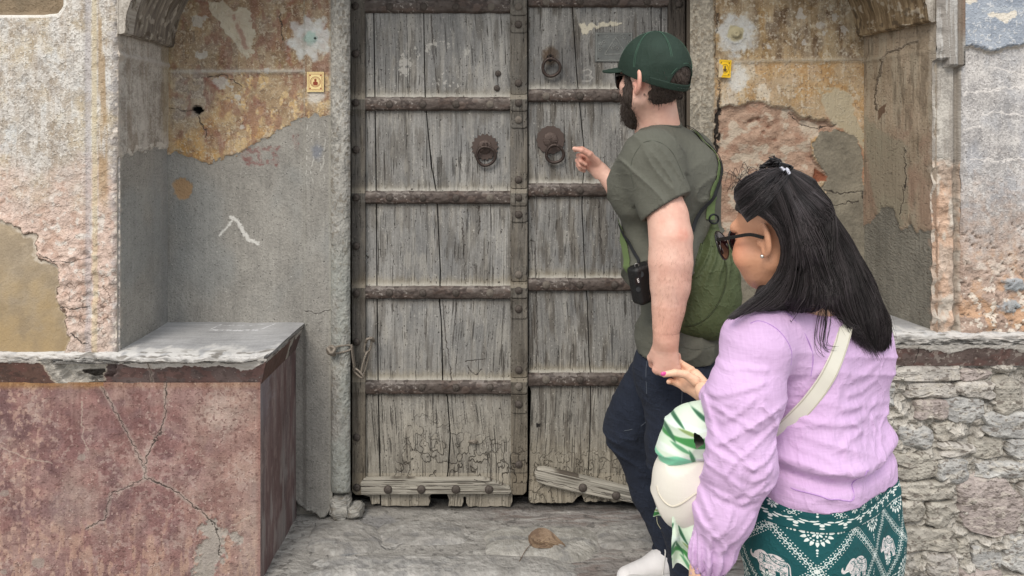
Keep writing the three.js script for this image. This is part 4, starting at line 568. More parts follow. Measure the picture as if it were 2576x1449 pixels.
const studMat = std({ color: 0x59524d, roughness: 0.55, metalness: 0.4, bumpMap: ironTex.bump, bumpScale: 0.6 }), studDust = std({ color: 0x7c756d, roughness: 0.7, metalness: 0.2, bumpMap: ironTex.bump, bumpScale: 0.8 });
const studGeo = [0, 1, 2].map((k) => { const g = new THREE.SphereGeometry(0.0158, 16, 8, 0, Math.PI * 2, 0, Math.PI * 0.46); g.rotateX(Math.PI / 2); g.scale(1, 1, 0.72); const p = g.attributes.position; for (let i = 0; i < p.count; i++) { const n = vn3(p.getX(i) * 150 + k * 9, p.getY(i) * 150, p.getZ(i) * 150) - .5; p.setXYZ(i, p.getX(i) * (1 + n * 0.10), p.getY(i) * (1 + n * 0.10), p.getZ(i) * (1 + n * 0.14)); } g.computeVertexNormals(); return g; });
let studN = 0;
function stud(X, Y, z, parent, s = 1, dusty) { const m = part('stud', studGeo[studN % 3], dusty ?? (studN % 4 === 1) ? studDust : studMat, parent); m.position.set(wx(X, DD - z), wy(Y, DD - z), ZW + z); m.rotation.z = studN * 1.7; m.scale.setScalar(s); studN++; return m; }
function strap(leaf, X0, X1, Y0, Y1, studs, slope = 0, k = 0) { // a bowed iron strap across the boards
  const nx = 60, ny = 12, u0 = (k * 37 % 60) / 420, L = wx(X0, DD), R = wx(X1, DD), P = (x, y) => { const u = x / nx, v = y / ny * 2 - 1, e = (fbm(u * 24 + k * 7, v > 0 ? 3 : 9, 3) - .5) * 0.005, hh = (wy(Y0, DD) - wy(Y1, DD)) / 2, z = Math.abs(v) >= 0.999 ? 0.001 : 0.006 + 0.013 * Math.sqrt(1 - v * v * 0.9) + (vn(u * 40, v * 3 + k) - .5) * 0.003; return V(lerp(L, R, u), (wy(Y0, DD) + wy(Y1, DD)) / 2 - v * (hh + e) - slope * u, ZW + z); };
  const g = sheet(0, nx, 0, ny, nx, ny, P, null); const u = g.attributes.uv; for (let i = 0; i < u.count; i++) u.setXY(i, u0 + u.getX(i) * 0.86, u.getY(i));
  const m = part('iron_strap', g, ironM, leaf); for (const sx of studs) stud(sx, (Y0 + Y1) / 2 + 1 + slope * F / DD * (sx - X0) / (X1 - X0), 0.015, m, 1.02); return m;
}
const ringMat = std({ color: 0x4a403c, roughness: 0.45, metalness: 0.6, bumpMap: ironTex.bump, bumpScale: 0.5 });
function knocker(leaf, px, py, R, teeth, depthT, rx, ry, rR, plate = true) {
  const z = ZW + 0.003; let root = leaf;
  const k = new THREE.Group(); k.name = 'knocker'; leaf.add(k); root = k;
  if (plate) { const s = new THREE.Shape(), n = teeth * 8; for (let i = 0; i <= n; i++) { const a = i / n * Math.PI * 2, tw = ((i % 8) / 8), r = R * (1 - depthT * (1 - Math.abs(tw * 2 - 1))); const fn = i ? 'lineTo' : 'moveTo'; s[fn](Math.cos(a) * r, Math.sin(a) * r); }
    const g = new THREE.ExtrudeGeometry(s, { depth: 0.003, bevelEnabled: true, bevelThickness: 0.0012, bevelSize: 0.0012, bevelSegments: 1 }); const m = part('knocker_plate', g, std({ color: 0x574b46, roughness: 0.55, metalness: 0.45, bumpMap: ironTex.bump, bumpScale: 0.8 }), root); m.position.set(wx(px, DD), wy(py, DD), z);
    const b = new THREE.SphereGeometry(R * 0.55, 24, 8, 0, 7, 0, Math.PI / 2); b.rotateX(Math.PI / 2); b.scale(1, 1, 0.28); const bm = part('plate_boss', b, m.material, root); bm.position.set(wx(px, DD), wy(py, DD), z + 0.003); }
  const eyeY = ry - rR * F / DD; const e = part('staple', tube([V(-0.006, 0.012, 0), V(-0.007, 0.004, 0.014), V(0, -0.004, 0.024), V(0.007, 0.004, 0.014), V(0.006, 0.012, 0)], 0.0042, 20, 8), ringMat, root); e.position.set(wx((rx + px) / 2, DD), wy(eyeY - 2, DD), z + 0.002);
  const tg = new THREE.TorusGeometry(rR, 0.0062, 12, 48); const p = tg.attributes.position; for (let i = 0; i < p.count; i++) { const a = Math.atan2(p.getY(i), p.getX(i)), f = 1 + 0.03 * Math.sin(a * 3 + px); p.setXY(i, p.getX(i) * f, p.getY(i) * f * 1.02); } tg.computeVertexNormals();
  const r = part('ring', tg, ringMat, root); r.position.set(wx(rx, DD), wy(ry, DD), z + 0.022); r.rotation.x = 0.16;
}
// left leaf
const leafL = thing('door_leaf', 'left grey wooden door leaf with the toothed ring plate and chain', 'door', null, null);
{
  const edge1 = [[938, -90], [940, 36], [943, 245], [946, 460], [948, 720], [951, 960], [956, 1205], [957, 1262]];
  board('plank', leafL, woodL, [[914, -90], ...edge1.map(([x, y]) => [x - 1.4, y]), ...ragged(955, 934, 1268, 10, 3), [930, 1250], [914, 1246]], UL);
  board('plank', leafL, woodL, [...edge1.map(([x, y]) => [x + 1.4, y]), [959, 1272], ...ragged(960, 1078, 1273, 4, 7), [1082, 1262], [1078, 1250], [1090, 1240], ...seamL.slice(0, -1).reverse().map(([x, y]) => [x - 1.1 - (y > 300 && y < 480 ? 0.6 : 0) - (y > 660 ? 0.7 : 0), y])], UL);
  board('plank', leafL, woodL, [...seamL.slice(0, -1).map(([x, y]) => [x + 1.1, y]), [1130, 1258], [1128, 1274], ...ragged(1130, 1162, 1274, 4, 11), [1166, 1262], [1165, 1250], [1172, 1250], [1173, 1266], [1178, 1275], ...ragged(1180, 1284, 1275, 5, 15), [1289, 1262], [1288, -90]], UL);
  // hanging stile with its studs
  board('stile', leafL, darkWoodL, [[880, -90], [917, -90], [918, 300], [919, 900], [918, 1236], [910, 1246], [894, 1246], [885, 1238], [884, 700], [882, 300]], UL, 0.06, ZW + 0.022, 0.004, DD - 0.022);
  for (const y of [15, 135, 258, 377, 497, 619, 738, 860, 1100, 1226]) stud(894 + y * 0.003, y, 0.022, leafL, 1.0, false);
  for (let i = 0; i < 5; i++) strap(leafL, 917, 1286, railsL[i][0], railsL[i][1], i === 4 ? [1061, 1147, 1233] : i === 0 ? [981, 1066, 1147, 1236] : [980, 1064, 1147, 1233], 0, i);
  const bl = board('bottom_rail', leafL, paleWood, [[906, 1216], [914, 1206], [1000, 1205], [1100, 1206], [1214, 1205], [1246, 1214], [1284, 1229], [1287, 1240], [1282, 1243], [1100, 1244], [960, 1246], [908, 1246]], [905, 1290, 1204, 1247], 0.03, ZW + 0.032, 0.005, DD - 0.032);
  for (const x of [976, 1060, 1147, 1230]) stud(x, 1231, 0.031, bl, 1.12, false);
  // meeting stile with clamp plates
  board('meeting_stile', leafL, darkWoodL, [[1283, -90], [1326, -90], [1327, 400], [1328, 900], [1327, 1200], [1324, 1238], [1316, 1246], [1292, 1246], [1286, 1240], [1284, 700]], UL, 0.05, ZW + 0.028, 0.004, DD - 0.028);
  for (const [y0, y1] of [[-4, 38], [41, 82], [189, 237], [238, 280], [281, 322], [430, 474], [476, 518], [520, 559], [674, 708], [710, 751], [753, 802], [912, 950], [952, 992], [994, 1040], [1146, 1190]]) {
    const c = 1305 + y0 * 0.001, w = 20.5, yc = (y0 + y1) / 2; const cl = board('clamp_plate', leafL, darkWoodL, [[c - w, y0], [c + w, y0], [c + w, yc - 6], [c + w - 4, yc], [c + w, yc + 6], [c + w, y1 - 4], [c + w - 5, y1], [c - w + 5, y1], [c - w, y1 - 4], [c - w, yc + 6], [c - w + 4, yc], [c - w, yc - 6]], UL, 0.012, ZW + 0.034, 0.0025, DD - 0.034);
    stud(c - 1, y0 < 500 && y1 - y0 > 44 ? y0 + 20 : yc, 0.034, cl, 0.98);
  }
  stud(1253, 185, 0.001, leafL, 0.8, false); stud(1250, 222, 0.001, leafL, 0.8, false);
  knocker(leafL, 1220, 370, 0.054, 18, 0.15, 1223, 392, 0.037);
  const hr = part('staple_ring', new THREE.TorusGeometry(0.016, 0.0045, 10, 28), std({ color: 0x8d857b, roughness: 0.6, metalness: 0.3 }), leafL); hr.position.set(wx(1191, DD), wy(1108, DD), ZW + 0.016); hr.rotation.x = 1.0;
}
// right leaf
const leafR = thing('door_leaf', 'right grey wooden door leaf behind the man with two iron rings', 'door', null, null);
{
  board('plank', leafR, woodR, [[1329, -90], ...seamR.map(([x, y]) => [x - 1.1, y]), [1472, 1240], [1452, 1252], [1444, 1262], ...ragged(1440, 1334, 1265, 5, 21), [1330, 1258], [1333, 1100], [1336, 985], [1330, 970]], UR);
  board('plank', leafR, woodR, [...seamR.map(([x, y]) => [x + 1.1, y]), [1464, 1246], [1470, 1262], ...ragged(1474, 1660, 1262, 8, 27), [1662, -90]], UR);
  board('plank', leafR, woodR, [[1665, -90], [1664, 1262], [1684, 1262], [1684, -90]], UR);
  board('stile', leafR, darkWoodR, [[1681, -90], [1724, -90], [1723, 600], [1722, 1244], [1683, 1246], [1682, 500]], UR, 0.05, ZW + 0.02, 0.004, DD - 0.02);
  for (const y of [10, 120, 240, 360, 480, 600, 720]) stud(1708, y, 0.02, leafR, 1.0, false);
  for (let i = 0; i < 5; i++) strap(leafR, 1329, 1682, railsR[i][0], railsR[i][1], [1374, 1459, 1546, 1628], 0, i + 9);
  const br = board('bottom_rail', leafR, paleWood, [[1345, 1192], [1352, 1180], [1370, 1178], [1480, 1203], [1600, 1233], [1690, 1256], [1690, 1283], [1600, 1268], [1520, 1254], [1440, 1238], [1372, 1222], [1350, 1212]], [1340, 1700, 1176, 1286], 0.03, ZW + 0.034, 0.006, DD - 0.034);
  { const p = br.geometry.attributes.position, u = br.geometry.attributes.uv; for (let i = 0; i < p.count; i++) { const d = DD - 0.034, X = p.getX(i) * F / d + CX, Y = HY + (EYE - p.getY(i)) * F / d; u.setXY(i, (X - 1340) / 400, (Y - 1176 - (X - 1345) * 0.228) / 62); } }
  stud(1466, 1227, 0.033, br, 1.12, false); stud(1550, 1247, 0.033, br, 1.12, false); stud(1640, 1266, 0.033, br, 1.12, false);
  knocker(leafR, 1385, 352, 0.057, 14, 0.07, 1395, 387, 0.0345); knocker(leafR, 1384, 140, 0.03, 12, 0.1, 1386, 171, 0.0345, false);
  // embossed sheet-metal plate
  const pt = paint(0, 94, 0, 74, 4, (x, y, o) => { const a = fbm(x / 14, y / 14, 4), g = grain(x * 2, y * 2); const v = 108 + (a - .5) * 40 + g * 16; o[0] = v * 0.97; o[1] = v; o[2] = v * 0.985;
    const J = (fbm(x / 4, y / 4, 3) - .5) * 2; let e = Math.min(dLine(x, y, [[24, 56], [52, 12], [78, 54], [24, 56]]), dLine(x, y, [[3, 3], [91, 2], [92, 70], [4, 71], [3, 3]])); for (const [fx, fy] of [[14, 30], [22, 24], [30, 12], [44, 40], [56, 40], [50, 30], [74, 14], [84, 24], [66, 8], [12, 44]]) e = Math.min(e, Math.abs(Math.hypot((x - fx), (y - fy) * 1.2) - 3.4) + Math.abs(J) * 0.5);
    const k = 1 - ss(0.5, 1.8, e + J * 0.4); o[3] = k * 0.0016; mx(o, 168, 170, 166, k * 0.45); mx(o, 60, 58, 54, (1 - ss(1.5, 2.4, Math.min(Math.hypot(x - 8, y - 8), Math.hypot(x - 86, y - 7), Math.hypot(x - 8, y - 66))))); });
  const pl = part('metal_plate', new RoundedBoxGeometry(wx(1591, DD) - wx(1497, DD), wy(82, DD) - wy(156, DD), 0.004, 2, 0.001), matOf(pt, { roughness: 0.5, metalness: 0.35 }), leafR); { const g = pl.geometry; g.computeBoundingBox(); const p = g.attributes.position, u = g.attributes.uv, b = g.boundingBox; for (let i = 0; i < p.count; i++) u.setXY(i, (p.getX(i) - b.min.x) / (b.max.x - b.min.x), 1 - (p.getY(i) - b.min.y) / (b.max.y - b.min.y)); } pl.position.set(wx(1544, DD), wy(119, DD), ZW + 0.003); pl.rotation.z = -0.012;
}
// hanging door chain
{
  const ch = thing('door_chain', 'rusty iron hasp chain hanging from the left jamb stone', 'chain');
  const cm = std({ color: 0x8b8379, roughness: 0.6, metalness: 0.45, bumpMap: ironTex.bump, bumpScale: 0.7 });
  const link = (a, b, w, twist, nm = 'link', r = 0.0042) => { const A = at(...a), B = at(...b), d = B.clone().sub(A), L = d.length(), pts = []; for (let i = 0; i < 20; i++) { const t = i / 20 * Math.PI * 2, c = Math.cos(t), s = Math.sin(t); pts.push(V(Math.sign(s) * Math.pow(Math.abs(s), 0.8) * w * (1 - 0.35 * Math.pow(Math.abs(Math.cos(t * 1)), 0) * 0) , c * L / 2, 0)); }
    const g = tube(pts, r, 48, 8, true); const m = part(nm, g, cm, ch); m.position.copy(A).lerp(B, 0.5); m.quaternion.setFromUnitVectors(V(0, 1, 0), d.normalize()); m.rotateY(twist); return m; };
  link([828, 884, 3.055], [886, 873, 3.10], 0.013, 0.5); link([884, 868, 3.10], [893, 932, 3.13], 0.010, 1.0); link([888, 926, 3.13], [914, 950, 3.12], 0.011, 0.2); link([910, 944, 3.125], [926, 884, 3.13], 0.010, 0.9); link([921, 888, 3.135], [930, 852, 3.13], 0.012, 0.1);
  part('hook', tube([at(920, 862, 3.13), at(924, 853, 3.115), at(936, 851, 3.12), at(940, 856, 3.14), at(940, 858, 3.19)], 0.0055, 20, 8), cm, ch);
  part('wall_knot', tube([at(824, 876, 3.06), at(834, 888, 3.045), at(842, 878, 3.05), at(832, 872, 3.06), at(826, 886, 3.06), at(838, 892, 3.07), at(840, 890, 3.11)], 0.008, 30, 8), cm, ch);
}
// fallen leaf lying on the sill
{
  const lf = thing('fallen_leaf', 'dry brown heart-shaped leaf with a long stalk on the sill', 'leaf');
  const t = paint(0, 100, 0, 100, 2, (x, y, o) => { const a = fbm(x / 20, y / 20, 4), b = fbm(x / 5, y / 5, 3); const v = (a - .5) * 40 + (b - .5) * 26; o[0] = 128 + v; o[1] = 108 + v; o[2] = 88 + v; const e = Math.min(Math.abs(y - 50), Math.abs(Math.abs(y - 50) - (x - 18) * 0.7), Math.abs(Math.abs(y - 50) - (x - 40) * 0.7), Math.abs(Math.abs(y - 50) - (x - 62) * 0.7)); mx(o, 168, 146, 118, (1 - ss(0.6, 1.8, e)) * 0.7); mx(o, 84, 64, 50, ss(0.6, 0.7, fbm(x / 12 + 8, y / 12, 3)) * 0.5); o[3] = (b - .5) * 0.002 - (1 - ss(0.6, 2.4, e)) * 0.001; });
  const P = [], U = [], I = [], N = 22, M = 12; for (let i = 0; i <= N; i++) for (let j = 0; j <= M; j++) { const u = i / N, v = j / M * 2 - 1, w = 0.036 * Math.pow(Math.sin(Math.PI * Math.pow(u, 0.72)), 0.8) * (1 - 0.25 * u), x = u * 0.085 - 0.018 * Math.abs(v) * (1 - u) * 1.2; P.push(x, 0.012 + 0.010 * v * v + 0.010 * Math.sin(u * 5) * u + (vn(u * 5, v * 3) - .5) * 0.008, v * w); U.push(u, (v + 1) / 2); }
  for (let i = 0; i < N; i++) for (let j = 0; j < M; j++) { const a = i * (M + 1) + j, b = a + M + 1; I.push(a, a + 1, b, b, a + 1, b + 1); }
  const g = new THREE.BufferGeometry(); g.setAttribute('position', new THREE.Float32BufferAttribute(P, 3)); g.setAttribute('uv', new THREE.Float32BufferAttribute(U, 2)); g.setIndex(I); g.computeVertexNormals();
  const dl = (y) => 1.5 * F / (y - HY), A = at(1349, 1368, dl(1372)); A.y = 0.008;
  const m = part('blade', g, matOf(t, { side: THREE.DoubleSide, roughness: 0.75 }), lf); m.position.copy(A); m.rotation.set(0.42, -0.30, 0.10); m.scale.setScalar(1.3);
  const e = at(1306, 1420, dl(1420)); part('stalk', tube([V(A.x + 0.004, 0.018, A.z), V(lerp(A.x, e.x, 0.5), 0.022, lerp(A.z, e.z, 0.45)), V(e.x, 0.010, e.z)], 0.0014, 16, 6), std({ color: 0x6b5a4c }), lf);
}
// ------------------------------------------------------------------ signed-distance modelling for bodies, clothes and bags
const mixr = (a, b, k) => { const h = clamp(0.5 + 0.5 * (b - a) / k); return b + (a - b) * h - k * h * (1 - h); }; // smooth minimum
const rc = (a, b, ra, rb) => { const bx = b.x - a.x, by = b.y - a.y, bz = b.z - a.z, L = bx * bx + by * by + bz * bz; return (x, y, z) => { const px = x - a.x, py = y - a.y, pz = z - a.z, t = clamp((px * bx + py * by + pz * bz) / L), ex = px - bx * t, ey = py - by * t, ez = pz - bz * t; return Math.sqrt(ex * ex + ey * ey + ez * ez) - (ra + (rb - ra) * t); }; };
const ell = (c, r, B) => (x, y, z) => { let px = x - c.x, py = y - c.y, pz = z - c.z; if (B) { const a = px * B[0].x + py * B[0].y + pz * B[0].z, b = px * B[1].x + py * B[1].y + pz * B[1].z; pz = px * B[2].x + py * B[2].y + pz * B[2].z; px = a; py = b; } const k0 = Math.hypot(px / r.x, py / r.y, pz / r.z), k1 = Math.hypot(px / (r.x * r.x), py / (r.y * r.y), pz / (r.z * r.z)); return k1 < 1e-9 ? -Math.min(r.x, r.y, r.z) : k0 * (k0 - 1) / k1; };
const blend = (k, ...f) => (x, y, z) => { let d = f[0](x, y, z); for (let i = 1; i < f.length; i++) d = mixr(d, f[i](x, y, z), k); return d; };
const chain = (k, pts) => blend(k, ...pts.slice(1).map((q, i) => rc(pts[i][0], q[0], pts[i][1], q[1])));
function basis(fwd, up = V(0, 1, 0)) { const f = fwd.clone().normalize(), l = up.clone().cross(f).normalize(), u = f.clone().cross(l); return [l, u, f]; } // left, up, forward
const local = (B, C, s, f) => (x, y, z) => { const px = (x - C.x) / s, py = (y - C.y) / s, pz = (z - C.z) / s; return s * f(px * B[0].x + py * B[0].y + pz * B[0].z, px * B[1].x + py * B[1].y + pz * B[1].z, px * B[2].x + py * B[2].y + pz * B[2].z); };
const toWorld = (B, C, s, p) => V(C.x + s * (p.x * B[0].x + p.y * B[1].x + p.z * B[2].x), C.y + s * (p.x * B[0].y + p.y * B[1].y + p.z * B[2].y), C.z + s * (p.x * B[0].z + p.y * B[1].z + p.z * B[2].z));
function boundsOf(pts, m) { const lo = V(1e9, 1e9, 1e9), hi = V(-1e9, -1e9, -1e9); for (const p of pts) { lo.min(p); hi.max(p); } return [lo.subScalar(m), hi.addScalar(m)]; }
function grad(f, p, e, o) { o.set(f(p.x + e, p.y, p.z) - f(p.x - e, p.y, p.z), f(p.x, p.y + e, p.z) - f(p.x, p.y - e, p.z), f(p.x, p.y, p.z + e) - f(p.x, p.y, p.z - e)).multiplyScalar(0.5 / e); return o; }
// surface nets
function meshSDF(f, [lo, hi], cell, uvFn, colFn, slack = 1.35) {
  const n = [0, 1, 2].map((i) => Math.ceil((hi.getComponent(i) - lo.getComponent(i)) / cell / 4) * 4 + 1), [nx, ny, nz] = n, D = new Float32Array(nx * ny * nz), S = 4;
  for (let k = 0; k < nz; k += S) for (let j = 0; j < ny; j += S) for (let i = 0; i < nx; i += S) {
    const d = f(lo.x + (i + 1.5) * cell, lo.y + (j + 1.5) * cell, lo.z + (k + 1.5) * cell), far = Math.abs(d) > 2.7 * cell * slack + 0.004;
    for (let c = k; c < Math.min(k + S, nz); c++) for (let b = j; b < Math.min(j + S, ny); b++) for (let a = i; a < Math.min(i + S, nx); a++) D[(c * ny + b) * nx + a] = far ? d : f(lo.x + a * cell, lo.y + b * cell, lo.z + c * cell);
  }
  const idx = new Int32Array(nx * ny * nz).fill(-1), P = [], I = [], at3 = (i, j, k) => (k * ny + j) * nx + i;
  for (let k = 0; k < nz - 1; k++) for (let j = 0; j < ny - 1; j++) for (let i = 0; i < nx - 1; i++) {
    let m = 0, sx = 0, sy = 0, sz = 0, c = 0; const q = at3(i, j, k), v = [D[q], D[q + 1], D[q + nx], D[q + nx + 1], D[q + nx * ny], D[q + nx * ny + 1], D[q + nx * ny + nx], D[q + nx * ny + nx + 1]];
    for (let t = 0; t < 8; t++) if (v[t] < 0) m |= 1 << t; if (m === 0 || m === 255) continue;
    const E = (a, b) => { if ((v[a] < 0) === (v[b] < 0)) return; const t = v[a] / (v[a] - v[b]); sx += (a & 1) + t * ((b & 1) - (a & 1)); sy += (a >> 1 & 1) + t * ((b >> 1 & 1) - (a >> 1 & 1)); sz += (a >> 2) + t * ((b >> 2) - (a >> 2)); c++; };
    E(0, 1); E(2, 3); E(4, 5); E(6, 7); E(0, 2); E(1, 3); E(4, 6); E(5, 7); E(0, 4); E(1, 5); E(2, 6); E(3, 7);
    idx[q] = P.length / 3; P.push(lo.x + (i + sx / c) * cell, lo.y + (j + sy / c) * cell, lo.z + (k + sz / c) * cell);
  }
  const quad = (a, b, c, d, flip) => { if (a < 0 || b < 0 || c < 0 || d < 0) return; flip ? I.push(a, c, b, b, c, d) : I.push(a, b, c, b, d, c); };
  for (let k = 1; k < nz - 1; k++) for (let j = 1; j < ny - 1; j++) for (let i = 1; i < nx - 1; i++) {
    const q = at3(i, j, k), s = D[q] < 0;
    if (s !== D[q + 1] < 0) quad(idx[q - nx - nx * ny], idx[q - nx * ny], idx[q - nx], idx[q], !s);
    if (s !== D[q + nx] < 0) quad(idx[q - 1 - nx * ny], idx[q - nx * ny], idx[q - 1], idx[q], s);
    if (s !== D[q + nx * ny] < 0) quad(idx[q - 1 - nx], idx[q - nx], idx[q - 1], idx[q], !s);
  }
  const N = new Float32Array(P.length), U = uvFn ? new Float32Array(P.length / 3 * 2) : null, C = colFn ? new Float32Array(P.length) : null, p = V(0, 0, 0), g = V(0, 0, 0), o = [0, 0, 0];
  for (let i = 0; i < P.length / 3; i++) {
    p.set(P[i * 3], P[i * 3 + 1], P[i * 3 + 2]); const d = f(p.x, p.y, p.z); grad(f, p, cell * 0.5, g); const l = Math.max(0.3, g.length()); p.addScaledVector(g, -clamp(d, -cell * 0.6, cell * 0.6) / (l * l));
    P[i * 3] = p.x; P[i * 3 + 1] = p.y; P[i * 3 + 2] = p.z; g.normalize(); N[i * 3] = g.x; N[i * 3 + 1] = g.y; N[i * 3 + 2] = g.z;
    if (U) { const u = uvFn(p, g); U[i * 2] = u[0]; U[i * 2 + 1] = u[1]; }
    if (C) { colFn(p, g, o); for (let c = 0; c < 3; c++) C[i * 3 + c] = Math.pow(clamp(o[c] / 255), 2.2); }
  }
  const G = new THREE.BufferGeometry(); G.setAttribute('position', new THREE.BufferAttribute(new Float32Array(P), 3)); G.setIndex(I);
  G.computeVertexNormals(); const M = G.attributes.normal; // orient by the field
  let flip = 0; for (let i = 0; i < M.count; i += 17) flip += M.getX(i) * N[i * 3] + M.getY(i) * N[i * 3 + 1] + M.getZ(i) * N[i * 3 + 2] < 0 ? 1 : -1; if (flip > 0) { for (let i = 0; i < I.length; i += 3) { const t = I[i]; I[i] = I[i + 1]; I[i + 1] = t; } G.setIndex(I); }
  G.setAttribute('normal', new THREE.BufferAttribute(N, 3)); if (U) G.setAttribute('uv', new THREE.BufferAttribute(U, 2)); if (C) G.setAttribute('color', new THREE.BufferAttribute(C, 3));
  return G;
}
const ridge3 = (x, y, z) => { const a = 1 - Math.abs(2 * vn3(x, y, z) - 1); return a * a; };
// push a point to sit `off` outside a field
function onto(f, p, off, it = 6) { const g = V(0, 0, 0); for (let i = 0; i < it; i++) { const d = f(p.x, p.y, p.z) - off; grad(f, p, 0.004, g); const l = Math.max(0.4, g.length()); p.addScaledVector(g, -d / (l * l)); } return p; }
const away = (f, p, off) => { const g = V(0, 0, 0); for (let i = 0; i < 3; i++) { const d = f(p.x, p.y, p.z) - off; if (d >= 0) return p; grad(f, p, 0.004, g); const l = Math.max(0.4, g.length()); p.addScaledVector(g, -d / (l * l)); } return p; };
// a woven band lying on a field (f may be null: then `nrm` is its face direction)
function band(f, pts, w, th, off = 0.003, seg = 60, nrm) {
  const c = new THREE.CatmullRomCurve3(pts), P = [], U = [], I = [], g = V(0, 0, 0); let L = 0, last = null; const R = [];
  for (let i = 0; i <= seg; i++) { const p = c.getPoint(i / seg); if (f) (f.free ? away : onto)(f, p, off + th); R.push(p); }
  for (let i = 0; i <= seg; i++) { const p = R[i], T = R[Math.min(seg, i + 1)].clone().sub(R[Math.max(0, i - 1)]).normalize(); let n; if (nrm) n = nrm.clone(); else n = grad(f, p, 0.006, g).clone().normalize(); const b = T.clone().cross(n).normalize(); n = b.clone().cross(T).normalize(); if (last) L += last.distanceTo(p); last = p;
    for (const [s, t] of [[-1, 0.6], [0, 1], [1, 0.6], [1, -1], [-1, -1]]) { const q = p.clone().addScaledVector(b, s * w / 2).addScaledVector(n, t * th / 2); P.push(q.x, q.y, q.z); U.push((s + 1) / 2 * w, L); } }
  for (let i = 0; i < seg; i++) for (let k = 0; k < 5; k++) { const a = i * 5 + k, b = i * 5 + (k + 1) % 5; I.push(a, b, a + 5, b, b + 5, a + 5); }
  const G = new THREE.BufferGeometry(); G.setAttribute('position', new THREE.Float32BufferAttribute(P, 3)); G.setAttribute('uv', new THREE.Float32BufferAttribute(U, 2)); G.setIndex(I); return toCreasedNormals(G, 0.8);
}
const planeUV = (k) => (p) => [p.x * k, p.y * k];
const wrapUV = (k, ax, az) => (p) => [Math.atan2(p.x - ax, p.z - az) * 0.14 * k, p.y * k];
// a hand: wrist W, Y towards the fingers, N out of the palm, X towards the thumb. curls: per finger [a1, a2, a3] in radians; thumb: three points in (X, Y, N) metres
function handSDF(W, Y, N, curls, thumb, s = 1, spread = 0.06, lens = [0.040, 0.046, 0.042, 0.033]) {
  Y = Y.clone().normalize(); N = N.clone().addScaledVector(Y, -N.dot(Y)).normalize(); const X = Y.clone().cross(N).normalize().multiplyScalar(handSDF.side ?? 1);
  const q = (x, y, n) => W.clone().addScaledVector(X, x * s).addScaledVector(Y, y * s).addScaledVector(N, n * s), fs = [], pts = [];
  const bx = [0.030, 0.010, -0.010, -0.028], by = [0.092, 0.096, 0.092, 0.084];
  const palm = blend(0.016 * s, rc(q(0.0, 0, 0), q(0.024, 0.080, 0), 0.024 * s, 0.0145 * s), rc(q(-0.004, 0.0, 0), q(0.008, 0.086, 0), 0.022 * s, 0.0145 * s), rc(q(-0.008, 0.0, 0), q(-0.010, 0.084, 0), 0.021 * s, 0.014 * s), rc(q(-0.010, 0.0, 0), q(-0.026, 0.076, 0), 0.020 * s, 0.013 * s), rc(q(0.016, 0.02, 0.006), q(0.030, 0.05, 0.012), 0.019 * s, 0.015 * s));
  for (let i = 0; i < 4; i++) { let x = bx[i], y = by[i] - 0.008, n = 0, a = 0; const P = [[q(x, y, n), 0.0108 * s]], seg = [lens[i], lens[i] * 0.62, lens[i] * 0.5]; for (let k = 0; k < 3; k++) { a += curls[i][k]; x += (bx[i] > 0 ? 1 : -1) * spread * seg[k] * Math.abs(bx[i]) / 0.03 * 0.5; y += Math.cos(a) * seg[k]; n += Math.sin(a) * seg[k]; P.push([q(x, y, n), [0.0096, 0.0088, 0.0074][k] * s]); pts.push(P[P.length - 1][0]); } fs.push(chain(0.003 * s, P)); }
  const T = thumb.map((t, i) => [t.isVector3 ? t : q(...t), [0.016, 0.0122, 0.0106, 0.0086][i] * s]); T.forEach((t) => pts.push(t[0])); pts.push(W, q(0.03, 0.09, 0), q(-0.03, 0.09, 0));
  const th = chain(0.004 * s, T); const all = (x, y, z) => { let d = palm(x, y, z); for (const f of fs) d = mixr(d, f(x, y, z), 0.007 * s); return mixr(d, th(x, y, z), 0.009 * s); };
  return { f: all, pts, q, tip: T[T.length - 1][0] };
}
